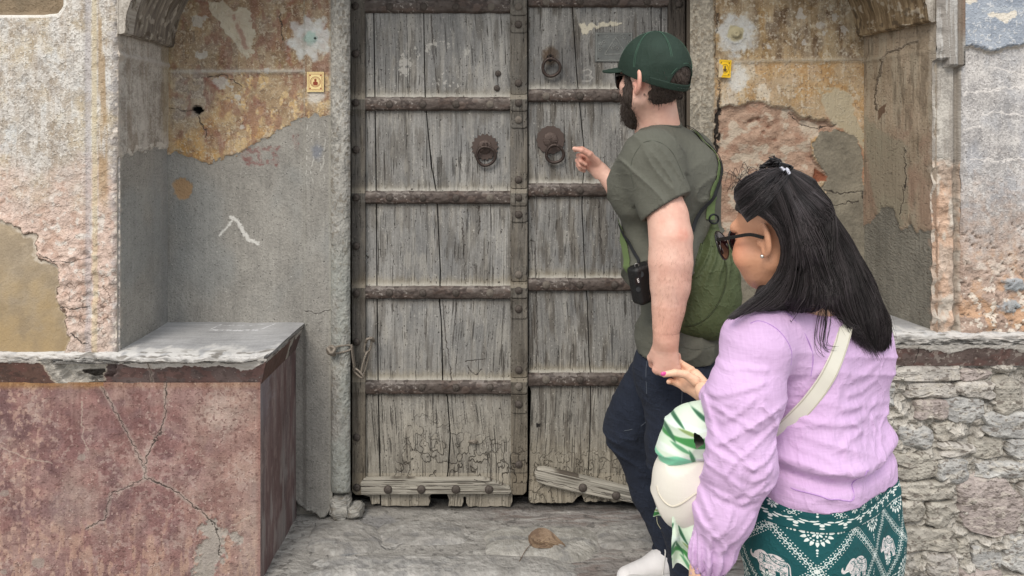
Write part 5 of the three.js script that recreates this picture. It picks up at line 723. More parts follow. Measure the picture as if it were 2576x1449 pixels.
// head in its own axes (x left, y up, z forward), life size 0.23 m
function headF(female) {
  const j = female ? 0.93 : 1, cr = ell(V(0, 0.022, -0.012), V(0.076, 0.094, 0.097)), fc = ell(V(0, -0.04, 0.036), V(0.063 * j, 0.076, 0.06)), jaw = blend(0.02, rc(V(0.045 * j, -0.06, 0.01), V(0.014, -0.096, 0.068), 0.026 * j, 0.02), rc(V(-0.045 * j, -0.06, 0.01), V(-0.014, -0.096, 0.068), 0.026 * j, 0.02)), brow = rc(V(0.03, 0.022, 0.08), V(-0.03, 0.022, 0.08), 0.016, 0.016), nose = rc(V(0, 0.008, 0.092), V(0, -0.036, 0.112), 0.008, 0.0125), al = rc(V(0.012, -0.041, 0.098), V(-0.012, -0.041, 0.098), 0.008, 0.008), ck = rc(V(0.045, -0.024, 0.062), V(0.04, -0.034, 0.06), 0.02, 0.02), ck2 = rc(V(-0.045, -0.024, 0.062), V(-0.04, -0.034, 0.06), 0.02, 0.02), lip = rc(V(0.018, -0.067, 0.086), V(-0.018, -0.067, 0.086), 0.0075, 0.0075), lip2 = rc(V(0.014, -0.076, 0.084), V(-0.014, -0.076, 0.084), 0.008, 0.008), eyeL = ell(V(0.032, 0.0, 0.083), V(0.018, 0.011, 0.014)), eyeR = ell(V(-0.032, 0.0, 0.083), V(0.018, 0.011, 0.014)), ballL = ell(V(0.032, 0.0, 0.075), V(0.0125, 0.0125, 0.0125)), ballR = ell(V(-0.032, 0.0, 0.075), V(0.0125, 0.0125, 0.0125));
  const ear = (s) => { const a = 0.62, B = [V(Math.cos(a), 0, s * Math.sin(a)), V(0, 0.97, -0.2), V(-s * Math.sin(a), 0.2, Math.cos(a))], c = V(s * 0.084, -0.012, -0.014), o = ell(c, V(0.009, 0.036, 0.023), B), h = ell(c.clone().add(V(s * 0.008, 0.002, 0.005)), V(0.008, 0.023, 0.012), B), lobe = rc(V(s * 0.078, -0.04, -0.004), V(s * 0.077, -0.044, -0.002), 0.0075, 0.007), inn = rc(V(s * 0.078, -0.006, 0.002), V(s * 0.08, 0.006, -0.012), 0.004, 0.004), tr = rc(V(s * 0.077, -0.018, 0.006), V(s * 0.077, -0.022, 0.005), 0.0055, 0.005); return (x, y, z) => { let d = o(x, y, z); const hh = -h(x, y, z); d = -mixr(-d, -hh, 0.005); d = mixr(d, lobe(x, y, z), 0.008); d = mixr(d, inn(x, y, z), 0.004); return mixr(d, tr(x, y, z), 0.006); }; };
  const eL = ear(1), eR = ear(-1);
  return (x, y, z) => { let d = cr(x, y, z); if (d > 0.15) return d; d = mixr(d, fc(x, y, z), 0.03); d = mixr(d, jaw(x, y, z), 0.025); d = mixr(d, brow(x, y, z), 0.016); d = mixr(d, ck(x, y, z), 0.02); d = mixr(d, ck2(x, y, z), 0.02); d = mixr(d, nose(x, y, z), 0.012); d = mixr(d, al(x, y, z), 0.007); d = -mixr(-d, eyeL(x, y, z), 0.012); d = -mixr(-d, eyeR(x, y, z), 0.012); d = Math.min(d, ballL(x, y, z), ballR(x, y, z)); d = mixr(d, lip(x, y, z), 0.006); d = mixr(d, lip2(x, y, z), 0.006); return mixr(mixr(d, eL(x, y, z), 0.007), eR(x, y, z), 0.007); };
}
const person = (label, base) => thing('person', label, 'person', null, base);
const add = (root, name, geo, mat, label) => part(name, geo.translate(-root.position.x, -root.position.y, -root.position.z), mat, root, label);
const addTo = (root, par, name, geo, mat) => part(name, geo.translate(-root.position.x, -root.position.y, -root.position.z), mat, par);
function sunglasses(root, B, C, s, tint, frame, round) {
  const G = new THREE.Group(); G.name = 'sunglasses'; root.add(G); const fm = std({ color: frame, roughness: 0.25 }), lm = new THREE.MeshPhysicalMaterial({ color: tint, roughness: 0.06, clearcoat: 1, clearcoatRoughness: 0.05 });
  const W = (p) => toWorld(B, C, s, p);
  for (const sd of [1, -1]) {
    const ring = [], cx = sd * 0.035, w = round ? 0.029 : 0.027, h = round ? 0.030 : 0.0250; for (let i = 0; i < 28; i++) { const a = i / 28 * Math.PI * 2, c = Math.cos(a), q = Math.sin(a), sq = round ? 1 : 1 / Math.pow(Math.pow(Math.abs(c), 3) + Math.pow(Math.abs(q), 3), 1 / 3); const x = c * w * sq * (1 + (round ? 0.05 : 0.10) * q), y = q * h * sq; ring.push(V(cx + x, y - 0.004, 0.103 - 3.2 * (cx + x) ** 2 * 1.1 + y * 0.10)); }
    addTo(root, G, 'rim', tube(ring.map(W), 0.0026 * s, 56, 8, true), fm);
    const P = [], I = [], c = V(0, 0, 0); ring.forEach((p) => c.addScaledVector(p, 1 / 28)); c.z += 0.003; const push = (p) => { const q = W(p); P.push(q.x, q.y, q.z); }; for (const f of [0, 0.5, 1]) ring.forEach((p) => { const q = p.clone().lerp(c, 1 - f); q.z += 0.002 * (1 - f * f); push(q); }); for (const f of [1, 0.5, 0]) ring.forEach((p) => { const q = p.clone().lerp(c, 1 - f); q.z += 0.002 * (1 - f * f) - 0.002; push(q); });
    for (let r = 0; r < 5; r++) for (let i = 0; i < 28; i++) { const a = r * 28 + i, b = r * 28 + (i + 1) % 28; I.push(a, a + 28, b, b, a + 28, b + 28); } const g = new THREE.BufferGeometry(); g.setAttribute('position', new THREE.Float32BufferAttribute(P, 3)); g.setIndex(I); g.computeVertexNormals(); addTo(root, G, 'lens', g, lm);
    addTo(root, G, 'temple', band(null, [V(sd * 0.064, 0.008, 0.088), V(sd * 0.074, 0.009, 0.07), V(sd * 0.082, 0.009, 0.03), V(sd * 0.083, 0.008, -0.005), V(sd * 0.080, -0.002, -0.03)].map(W), 0.007 * s, 0.003 * s, 0, 24, B[0].clone().multiplyScalar(sd)), fm);
  }
  addTo(root, G, 'bridge', tube([V(0.008, 0.006, 0.105), V(0, 0.009, 0.108), V(-0.008, 0.006, 0.105)].map(W), 0.0026 * s, 10, 8), fm);
}
// ------------------------------------------------------------------ the man at the door
const skinTex = (a, b, seedv) => { const p = (x, y, o) => { const n = fbm(x / 40 + seedv, y / 40, 4), m = fbm(x / 9, y / 9 + seedv, 4), h = fba(x / 3 + seedv, y / 14, 3); o[0] = lerp(a[0], b[0], n) + (m - .5) * 12; o[1] = lerp(a[1], b[1], n) + (m - .5) * 14; o[2] = lerp(a[2], b[2], n) + (m - .5) * 14; o[3] = (m - .5) * 0.0007 + (h - .5) * 0.0003; }; const t = paint(0, 256, 0, 256, 2, p); for (const k of [t.map, t.bump]) k.wrapS = k.wrapT = THREE.MirroredRepeatWrapping; return t; };
const clothTex = (c, k, seedv, fold = 1, weave = 1) => { const p = (x, y, o) => { const a = fbm(x / 70 + seedv, y / 70, 4), w = (Math.sin(x * 2.1) * Math.sin(y * 2.1)) * 0.5, t = fba(x / 2 + seedv, y / 30, 3) + fba(x / 30, y / 2 + seedv, 3) - 1, cr = rdg(x / 46 + seedv, y / 58, 4), cr2 = rdg(x / 20 + seedv + 30, y / 24, 3); const v = (a - .5) * 16 * k + t * 26 * k * weave; o[0] = c[0] + v; o[1] = c[1] + v; o[2] = c[2] + v; o[3] = w * 0.00012 + t * 0.0006 * weave + Math.pow(cr, 5) * 0.004 * fold + Math.pow(cr2, 6) * 0.0016 * fold; }; const t = paint(0, 512, 0, 512, 1.15, p); for (const q of [t.map, t.bump]) q.wrapS = q.wrapT = THREE.MirroredRepeatWrapping; return t; };
const manSkin = new THREE.MeshPhysicalMaterial({ ...matSkin(skinTex([222, 180, 163], [232, 196, 181], 4)) });
function matSkin(t) { return { map: t.map, bumpMap: t.bump, bumpScale: 1, roughness: 0.55, sheen: 0.25, sheenColor: new THREE.Color(1, 0.8, 0.7), sheenRoughness: 0.5, vertexColors: true }; }
const manBase = at(1690, 1450, 2.62); manBase.y = 0;
const man = person('bearded man in olive T-shirt and dark green cap reaching for the door ring', manBase);
const mB = basis(V(-Math.cos(0.84), 0.015, -Math.sin(0.84))), mC = at(1642, 197, 2.5), mS = 1.06, mHead = headF(false);
const mh = (x, y, z) => toWorld(mB, mC, mS, V(x, y, z));
const mLsh = at(1640, 398, 2.38), mRsh = at(1737, 388, 2.75), mElL = at(1690, 600, 2.30), mWrL = at(1672, 856, 2.26);
const mElR = at(1606, 528, 2.90), mWrR = at(1512, 432, 2.96);
{
  const headW = local(mB, mC, mS, mHead), neck = rc(at(1640, 226, 2.53), at(1652, 345, 2.57), 0.060, 0.070), neck2 = rc(at(1650, 215, 2.50), at(1660, 330, 2.55), 0.05, 0.066);
  const headNeck = (x, y, z) => mixr(headW(x, y, z), mixr(neck(x, y, z), neck2(x, y, z), 0.02), 0.03);
  // ---- arms and inner body
  const armL = (() => { const ap = [[mLsh, 0.058], [at(1680, 545, 2.315), 0.0555], [at(1687, 600, 2.295), 0.0575], [at(1687, 660, 2.285), 0.0590], [at(1686, 720, 2.28), 0.0530], [at(1681, 780, 2.272), 0.0420], [at(1676, 825, 2.265), 0.0330], [mWrL, 0.0300]]; const c = chain(0.03, ap), e = rc(at(1716, 588, 2.31), at(1722, 596, 2.315), 0.026, 0.024), b1 = rc(at(1664, 836, 2.25), at(1662, 850, 2.25), 0.017, 0.015); return (x, y, z) => mixr(mixr(c(x, y, z), e(x, y, z), 0.02), b1(x, y, z), 0.012) + 0.002; })();
  const armR = blend(0.02, rc(mRsh, mElR, 0.055, 0.045), rc(mElR, at(1560, 482, 2.92), 0.045, 0.041), rc(at(1560, 482, 2.92), mWrR, 0.041, 0.026));
  const trunk = blend(0.04, rc(at(1655, 470, 2.5), at(1705, 470, 2.66), 0.075, 0.075), rc(at(1700, 820, 2.53), at(1735, 820, 2.62), 0.075, 0.075), rc(at(1652, 345, 2.57), at(1690, 820, 2.57), 0.062, 0.07));
  const legs = blend(0.02, rc(at(1700, 950, 2.5), at(1712, 1180, 2.46), 0.06, 0.045), rc(at(1712, 1180, 2.46), at(1735, 1440, 2.5), 0.045, 0.034), rc(at(1715, 950, 2.66), at(1594, 1088, 2.74), 0.06, 0.045), rc(at(1594, 1088, 2.74), at(1688, 1398, 2.71), 0.045, 0.034), rc(at(1700, 820, 2.53), at(1735, 930, 2.62), 0.07, 0.07));
  handSDF.side = -1;
  // left hand closes round the woman's fingers, back of the hand to the camera
  const hL = handSDF(at(1674, 858, 2.262), V(0.04, -1, -0.02), V(0.30, 0.0, -0.95), [[1.15, 1.2, 0.7], [1.2, 1.25, 0.7], [1.25, 1.25, 0.7], [1.3, 1.25, 0.7]], [[0.026, 0.03, 0.006], [0.044, 0.056, 0.02], [0.044, 0.080, 0.036], [0.03, 0.092, 0.05]], 1.0);
  handSDF.side = 1;
  const hR = handSDF(at(1514, 434, 2.958), V(-0.72, 0.66, -0.12), V(-0.42, -0.42, 0.8), [[0.40, 0.70, 0.30], [1.0, 1.5, 0.9], [1.1, 1.5, 0.9], [1.15, 1.5, 0.9]], [at(1500, 408, 2.935), at(1482, 388, 2.905), at(1463, 378, 2.895), at(1445, 374, 2.895)], 0.93);
  const col = (p, g, o) => { o[0] = 250; o[1] = 246; o[2] = 244; const e = Math.hypot(p.x - at(1718, 590, 2.25).x, p.y - at(1718, 590, 2.25).y); mx(o, 244, 196, 188, (1 - ss(0.004, 0.028, e)) * 0.7); const l = V(0, 0, 0).subVectors(p, mC); const ex = l.dot(mB[0]), ey = l.dot(mB[1]), ez = l.dot(mB[2]); if (ex > 0.078 && Math.abs(ey) < 0.06) mx(o, 250, 205, 200, 0.55); const hand = Math.min(p.distanceTo(hL.pts[3]), p.distanceTo(hR.pts[3])); mx(o, 246, 210, 202, (1 - ss(0.03, 0.1, hand)) * 0.6); { const n1 = vn3(p.x * 34, p.y * 26, p.z * 34), n2 = vn3(p.x * 90, p.y * 80, p.z * 90); mx(o, 242, 212, 204, ss(0.3, 0.9, n1) * 0.35); mx(o, 255, 250, 244, ss(0.5, 0.85, n2) * 0.4);  } if (p.y < at(0, 760, 2.3).y && p.y > at(0, 870, 2.3).y) mx(o, 236, 218, 208, 0.5); };
  const uv = (p) => [p.x * 4, p.y * 4];
  const bodyF = blend(0.03, trunk, legs, armR, rc(at(1655, 360, 2.57), mLsh, 0.06, 0.055), rc(at(1655, 360, 2.57), mRsh, 0.06, 0.055));
  const geos = [meshSDF(bodyF, boundsOf([at(1500, 320, 2.9), at(1880, 1460, 2.3), at(1500, 430, 3.0), at(1740, 380, 2.85)], 0.12), 0.011, uv, col),
    meshSDF(armL, boundsOf([mLsh, mElL, mWrL, at(1688, 690, 2.285)], 0.08), 0.006, uv, col), meshSDF(armR, boundsOf([mElR, mWrR], 0.07), 0.005, uv, col),
    meshSDF(headNeck, boundsOf([mC, at(1652, 340, 2.57)], 0.155), 0.0036, uv, col),
    meshSDF((x, y, z) => mixr(hL.f(x, y, z), armL(x, y, z), 0.02), boundsOf(hL.pts, 0.026), 0.003, uv, col), meshSDF((x, y, z) => mixr(hR.f(x, y, z), armR(x, y, z), 0.02), boundsOf(hR.pts, 0.026), 0.003, uv, col)];
  add(man, 'body', mergeGeometries(geos), manSkin);
  { // fine hairs on the forearm
    const H = [], q0 = V(0, 0, 0); for (let i = 0; i < 700; i++) { const t = rr(0.05, 0.95), c = mElL.clone().lerp(mWrL, t).add(V(rr(-.05, .05), 0, rr(0.0, .07))); const p = onto(armL, c, 0); const n = grad(armL, p, 0.004, q0).clone().normalize(), d = n.multiplyScalar(0.35).add(V(rr(-.5, .2), -0.8, 0)).normalize(); const L = rr(0.006, 0.013), g = new THREE.CylinderGeometry(0.00005, 0.00013, L, 3, 1); g.translate(0, L / 2, 0); g.applyMatrix4(new THREE.Matrix4().compose(p, new THREE.Quaternion().setFromUnitVectors(V(0, 1, 0), d), V(1, 1, 1))); H.push(g); } add(man, 'arm_hair', mergeGeometries(H), std({ color: 0x8a6a58, roughness: 0.7 })).userData.kind = 'stuff'; }
  // ---- hair and beard
  const hairTex = (() => { const t = paint(0, 256, 0, 256, 2, (x, y, o) => { const h = fba(x / 1.4, y / 26, 4), a = fbm(x / 30, y / 30, 3); const v = (h - .5) * 60 + (a - .5) * 18; o[0] = 66 + v; o[1] = 55 + v; o[2] = 48 + v; o[3] = (h - .5) * 0.005; }); for (const k of [t.map, t.bump]) k.wrapS = k.wrapT = THREE.MirroredRepeatWrapping; return t; })();
  const hairM = matOf(hairTex, { roughness: 0.6 });
  const hN = (x, y, z) => vn3(x * 260, y * 80, z * 260) * 0.004 + vn3(x * 90, y * 40, z * 90) * 0.003;
  const hairF = (x, y, z) => { const d = mHead(x, y, z) - 0.006 - hN(x, y, z), hl = z < -0.03 ? -0.082 - 0.012 * vn3(x * 60, 3, z * 60) : lerp(-0.082, 0.035, ss(-0.055, 0.03, z)) ; return Math.max(d, hl - y, z - 0.062, y - 0.10, Math.abs(x) > 0.056 ? 0.047 - Math.hypot((y + 0.020) * 0.85, (z + 0.004) * 1.1) : -1, z > -0.07 ? y - (0.006 + 0.36 * z) : -1); };
  add(man, 'hair', meshSDF(local(mB, mC, mS, hairF), boundsOf([mh(0, 0.02, -0.01)], 0.135), 0.0036, (p) => [p.x * 5 + p.z * 5, p.y * 5]), hairM);
  const bd = blend(0.025, rc(V(0, -0.095, 0.062), V(0, -0.128, 0.066), 0.036, 0.024), rc(V(0.050, -0.052, 0.030), V(0.02, -0.10, 0.062), 0.022, 0.03), rc(V(-0.050, -0.052, 0.030), V(-0.02, -0.10, 0.062), 0.022, 0.03), rc(V(0.066, 0.02, 0.040), V(0.060, -0.05, 0.034), 0.0075, 0.015), rc(V(-0.066, 0.02, 0.040), V(-0.060, -0.05, 0.034), 0.0075, 0.015), rc(V(0.026, -0.054, 0.086), V(-0.026, -0.054, 0.086), 0.010, 0.010));
  const beardF = (x, y, z) => bd(x, y, z) - vn3(x * 220, y * 60, z * 220) * 0.006 - vn3(x * 70, y * 30, z * 70) * 0.005 + 0.004;
  add(man, 'beard', meshSDF(local(mB, mC, mS, beardF), boundsOf([mh(0, -0.03, 0.04), mh(0, -0.1, 0.05)], 0.115), 0.0036, (p) => [p.x * 5 + p.z * 5, p.y * 5]), hairM);
  // loose ends that break the outline of beard and nape
  const ends = []; const strand = (p, d, L, r) => { const q = p.clone().addScaledVector(d, L), g = new THREE.CylinderGeometry(0.0002, r, L, 3, 1); g.translate(0, L / 2, 0); const m = new THREE.Matrix4().compose(p, new THREE.Quaternion().setFromUnitVectors(V(0, 1, 0), d), V(1, 1, 1)); g.applyMatrix4(m); ends.push(g); };
  const bw = local(mB, mC, mS, beardF), hw = local(mB, mC, mS, hairF), gg = V(0, 0, 0);
  for (let i = 0; i < 1500; i++) { const p = onto(bw, mh(rr(-0.08, 0.09), rr(-0.15, 0.02), rr(0.0, 0.12)), 0.0); if (Math.abs(bw(p.x, p.y, p.z)) > 0.003) continue; const n = grad(bw, p, 0.004, gg).clone().normalize(); strand(p, n.multiplyScalar(0.55).add(V(rr(-.2, .2), -0.9, rr(-.2, .2))).normalize(), rr(0.008, 0.018), 0.0006); }
  for (let i = 0; i < 1400; i++) { const p = onto(hw, mh(rr(-0.09, 0.09), rr(-0.095, 0.05), rr(-0.13, 0.02)), 0.0); if (Math.abs(hw(p.x, p.y, p.z)) > 0.003) continue; const n = grad(hw, p, 0.004, gg).clone().normalize(); strand(p, n.multiplyScalar(0.35).add(V(rr(-.2, .2), -0.9, rr(-.2, .2))).normalize(), rr(0.006, 0.013), 0.0006); }
  add(man, 'hair_ends', mergeGeometries(ends), std({ color: 0x3d322c, roughness: 0.6 })).userData.kind = 'stuff';
  // ---- cap
  const capM = matOf(clothTex([24, 46, 36], 0.7, 12, 0.15, 0.4), { roughness: 0.8 });
  const cC = V(0, 0.020, -0.006), cE = ell(cC, V(0.092, 0.116, 0.114)), cOpen = ell(V(0, -0.028, -0.125), V(0.050, 0.058, 0.075)), rim = (z) => -0.004 + 0.36 * z;
  const crown = (x, y, z) => { const e = cE(x, y, z) + (vn3(x * 30, y * 30, z * 30) - .5) * 0.004; const sh = Math.abs(e) - 0.0022, cut = rim(z) - y; return Math.max(sh, cut, -cOpen(x, y, z)); };
  const strapF = (x, y, z) => Math.max(Math.abs(cE(x, y, z) - 0.002) - 0.0024, Math.abs(y - rim(z) - 0.011) - 0.0105, z + 0.055);
  const visor = (x, y, z) => { const ys = rim(0.09) + 0.010 - 3.4 * x * x - 0.10 * (z - 0.09), el = Math.hypot(x / 0.088, Math.max(0, (z - 0.03)) / 0.150) - 1; return Math.max(Math.abs(y - ys) - 0.0028, el * 0.085, 0.050 - z, -(cE(x, y, z) + 0.004)); };
  const capF = (x, y, z) => Math.min(crown(x, y, z), strapF(x, y, z), visor(x, y, z));
  const cap = add(man, 'cap', meshSDF(local(mB, mC, mS, capF), boundsOf([mh(0, 0.03, 0.02), mh(0, 0.04, 0.06)], 0.15), 0.0026, (p) => [p.x * 3 + p.z, p.y * 3]), capM);
  const seams = []; for (let k = 0; k < 6; k++) for (const off of [-0.022, 0.022]) { const a = k / 6 * Math.PI * 2 + Math.PI / 6 + Math.PI / 6 * 0, pts = []; for (let i = 0; i <= 14; i++) { const t = 0.06 + i / 14 * 1.45, x = cC.x + 0.0945 * Math.sin(t) * Math.sin(a + off), y = cC.y + 0.1185 * Math.cos(t), z = cC.z + 0.1165 * Math.sin(t) * Math.cos(a + off); if (y > rim(z) + 0.004 && cOpen(x, y, z) > 0.002) pts.push(mh(x, y, z)); } if (pts.length > 2) seams.push(tube(pts, 0.0008, 24, 5)); }
  { const pts = []; for (let i = 0; i <= 20; i++) { const a = -1.05 + i / 20 * 2.1, x = 0.056 * Math.sin(a), y = -0.028 + 0.066 * Math.cos(a); const zz = -0.006 - 0.1165 * Math.sqrt(Math.max(0, 1 - (x / 0.0945) ** 2 - ((y - 0.02) / 0.1185) ** 2)); pts.push(mh(x, y, zz)); } seams.push(tube(pts, 0.0009, 40, 5)); }
  addTo(man, cap, 'seam', mergeGeometries(seams), std({ color: 0x3f5f4f, roughness: 0.8 }));
  addTo(man, cap, 'button', new THREE.SphereGeometry(0.008, 12, 8).scale(1, 0.6, 1).translate(...mh(0, 0.137, -0.006).toArray()), capM);
  { const holes = []; for (let i = 0; i < 7; i++) { const x = -0.030 + i * 0.010, z0 = -0.006 - 0.118 * Math.sqrt(1 - (x / 0.096) ** 2 - 0.10), p = mh(x, rim(z0) + 0.011, z0 - 0.002); holes.push(new THREE.SphereGeometry(0.0022, 8, 6).translate(p.x, p.y, p.z)); } addTo(man, cap, 'snap', mergeGeometries(holes), std({ color: 0x16271f, roughness: 0.5 })); }
  sunglasses(man, mB, mC, mS, 0x1c0f06, 0x120f0e, false);
}
// ---- T-shirt
const shirtBody = (() => {
  const chest = rc(at(1642, 455, 2.46), at(1708, 450, 2.71), 0.121, 0.121), pec = rc(at(1622, 480, 2.47), at(1640, 520, 2.6), 0.10, 0.10), back = rc(at(1720, 440, 2.56), at(1722, 560, 2.58), 0.115, 0.115), belly = rc(at(1666, 650, 2.48), at(1716, 650, 2.67), 0.129, 0.129), hip = rc(at(1702, 850, 2.49), at(1742, 850, 2.65), 0.126, 0.126), yoke = blend(0.05, rc(at(1660, 345, 2.56), mLsh, 0.058, 0.07), rc(at(1662, 345, 2.57), mRsh, 0.058, 0.072));
  return blend(0.07, chest, pec, back, belly, hip, yoke);
})();
const slv = (() => { const end = at(1682, 545, 2.322), a = rc(mLsh, end, 0.078, 0.074), b = rc(at(1625, 420, 2.36), at(1650, 520, 2.33), 0.062, 0.050); return (x, y, z) => mixr(a(x, y, z), b(x, y, z), 0.03); })();
const shirtF = (() => {
  const axis = at(1690, 560, 2.31).sub(at(1655, 440, 2.36)).normalize(), cutP = at(1676, 522, 2.33), nk = rc(at(1640, 220, 2.53), at(1650, 335, 2.565), 0.066, 0.078), inner = rc(mLsh, mElL, 0.066, 0.060), axR = mElR.clone().sub(mRsh).normalize(), cutR = mRsh.clone().lerp(mElR, 0.72), slR = rc(mRsh, mElR, 0.075, 0.062);
  const hemY = wy(888, 2.5);
  return (x, y, z) => {
    let b = shirtBody(x, y, z);
    const fold = (Math.pow(ridge3(x * 6 + y * 3, y * 16 - x * 9, z * 6), 2) * 0.012 + (vn3(x * 10, y * 30 + x * 14, z * 10) - .5) * 0.006) * ss(0.35, -0.1, y - 1.2) + (vn3(x * 9, y * 5, z * 9) - .5) * 0.012 * ss(1.15, 0.9, y);
    const s = slv(x, y, z) - Math.pow(ridge3(x * 7 + 3, y * 20 + x * 24, z * 7), 2) * 0.011, sc = (x - cutP.x) * axis.x + (y - cutP.y) * axis.y + (z - cutP.z) * axis.z + (x - cutP.x) * 0.34;
    let sl = Math.max(s, sc); if (sc > -0.05) sl = Math.max(sl, -inner(x, y, z));
    const r = Math.max(slR(x, y, z), (x - cutR.x) * axR.x + (y - cutR.y) * axR.y + (z - cutR.z) * axR.z);
    b = mixr(b - fold, sl, sc > -0.06 ? 0.012 : 0.035); b = mixr(b, r, 0.03);
    b = -mixr(-b, nk(x, y, z), 0.006);
    return Math.max(b, hemY - y - 0.01 * Math.sin(x * 14));
  };
})();
const shirtB = boundsOf([at(1520, 300, 2.5), at(1860, 905, 2.4), at(1800, 600, 2.85), at(1600, 520, 2.25), mElR], 0.06);
const shirtM = matOf(clothTex([92, 93, 84], 0.55, 21, 0.3, 0.3), { roughness: 0.95 });
const shirt = add(man, 't_shirt', meshSDF(shirtF, shirtB, 0.0065, planeUV(2.2)), shirtM);
{ // ribbed collar, sleeve hem and bottom hem
  const ringP = []; for (let i = 0; i < 24; i++) { const a = i / 24 * Math.PI * 2, c = at(1652, 326, 2.565); ringP.push(onto(shirtF, V(c.x + 0.082 * Math.cos(a), c.y + 0.012 - 0.020 * Math.cos(a) * -1, c.z + 0.082 * Math.sin(a)), 0.0)); } ringP.push(ringP[0].clone());
  addTo(man, shirt, 'collar', tube(ringP, 0.0065, 90, 8), shirtM);
  { const P = []; for (let X = 1600; X <= 1840; X += 10) P.push(onto(shirtF, at(X, 872 + 4 * Math.sin(X / 30), 2.38), 0.0004)); addTo(man, shirt, 'stitching', tube(P, 0.0008, 60, 5), std({ color: 0x50534a, roughness: 0.9 })); }
  addTo(man, shirt, 'stitching', tube([[1578, 474], [1574, 440], [1580, 400], [1598, 366], [1624, 350], [1660, 352], [1692, 376], [1712, 410], [1724, 450]].map(([X, Y]) => onto(shirtF, at(X, Y, 2.3), 0.0002)), 0.0013, 60, 6), std({ color: 0x50534a, roughness: 0.9 }));
}
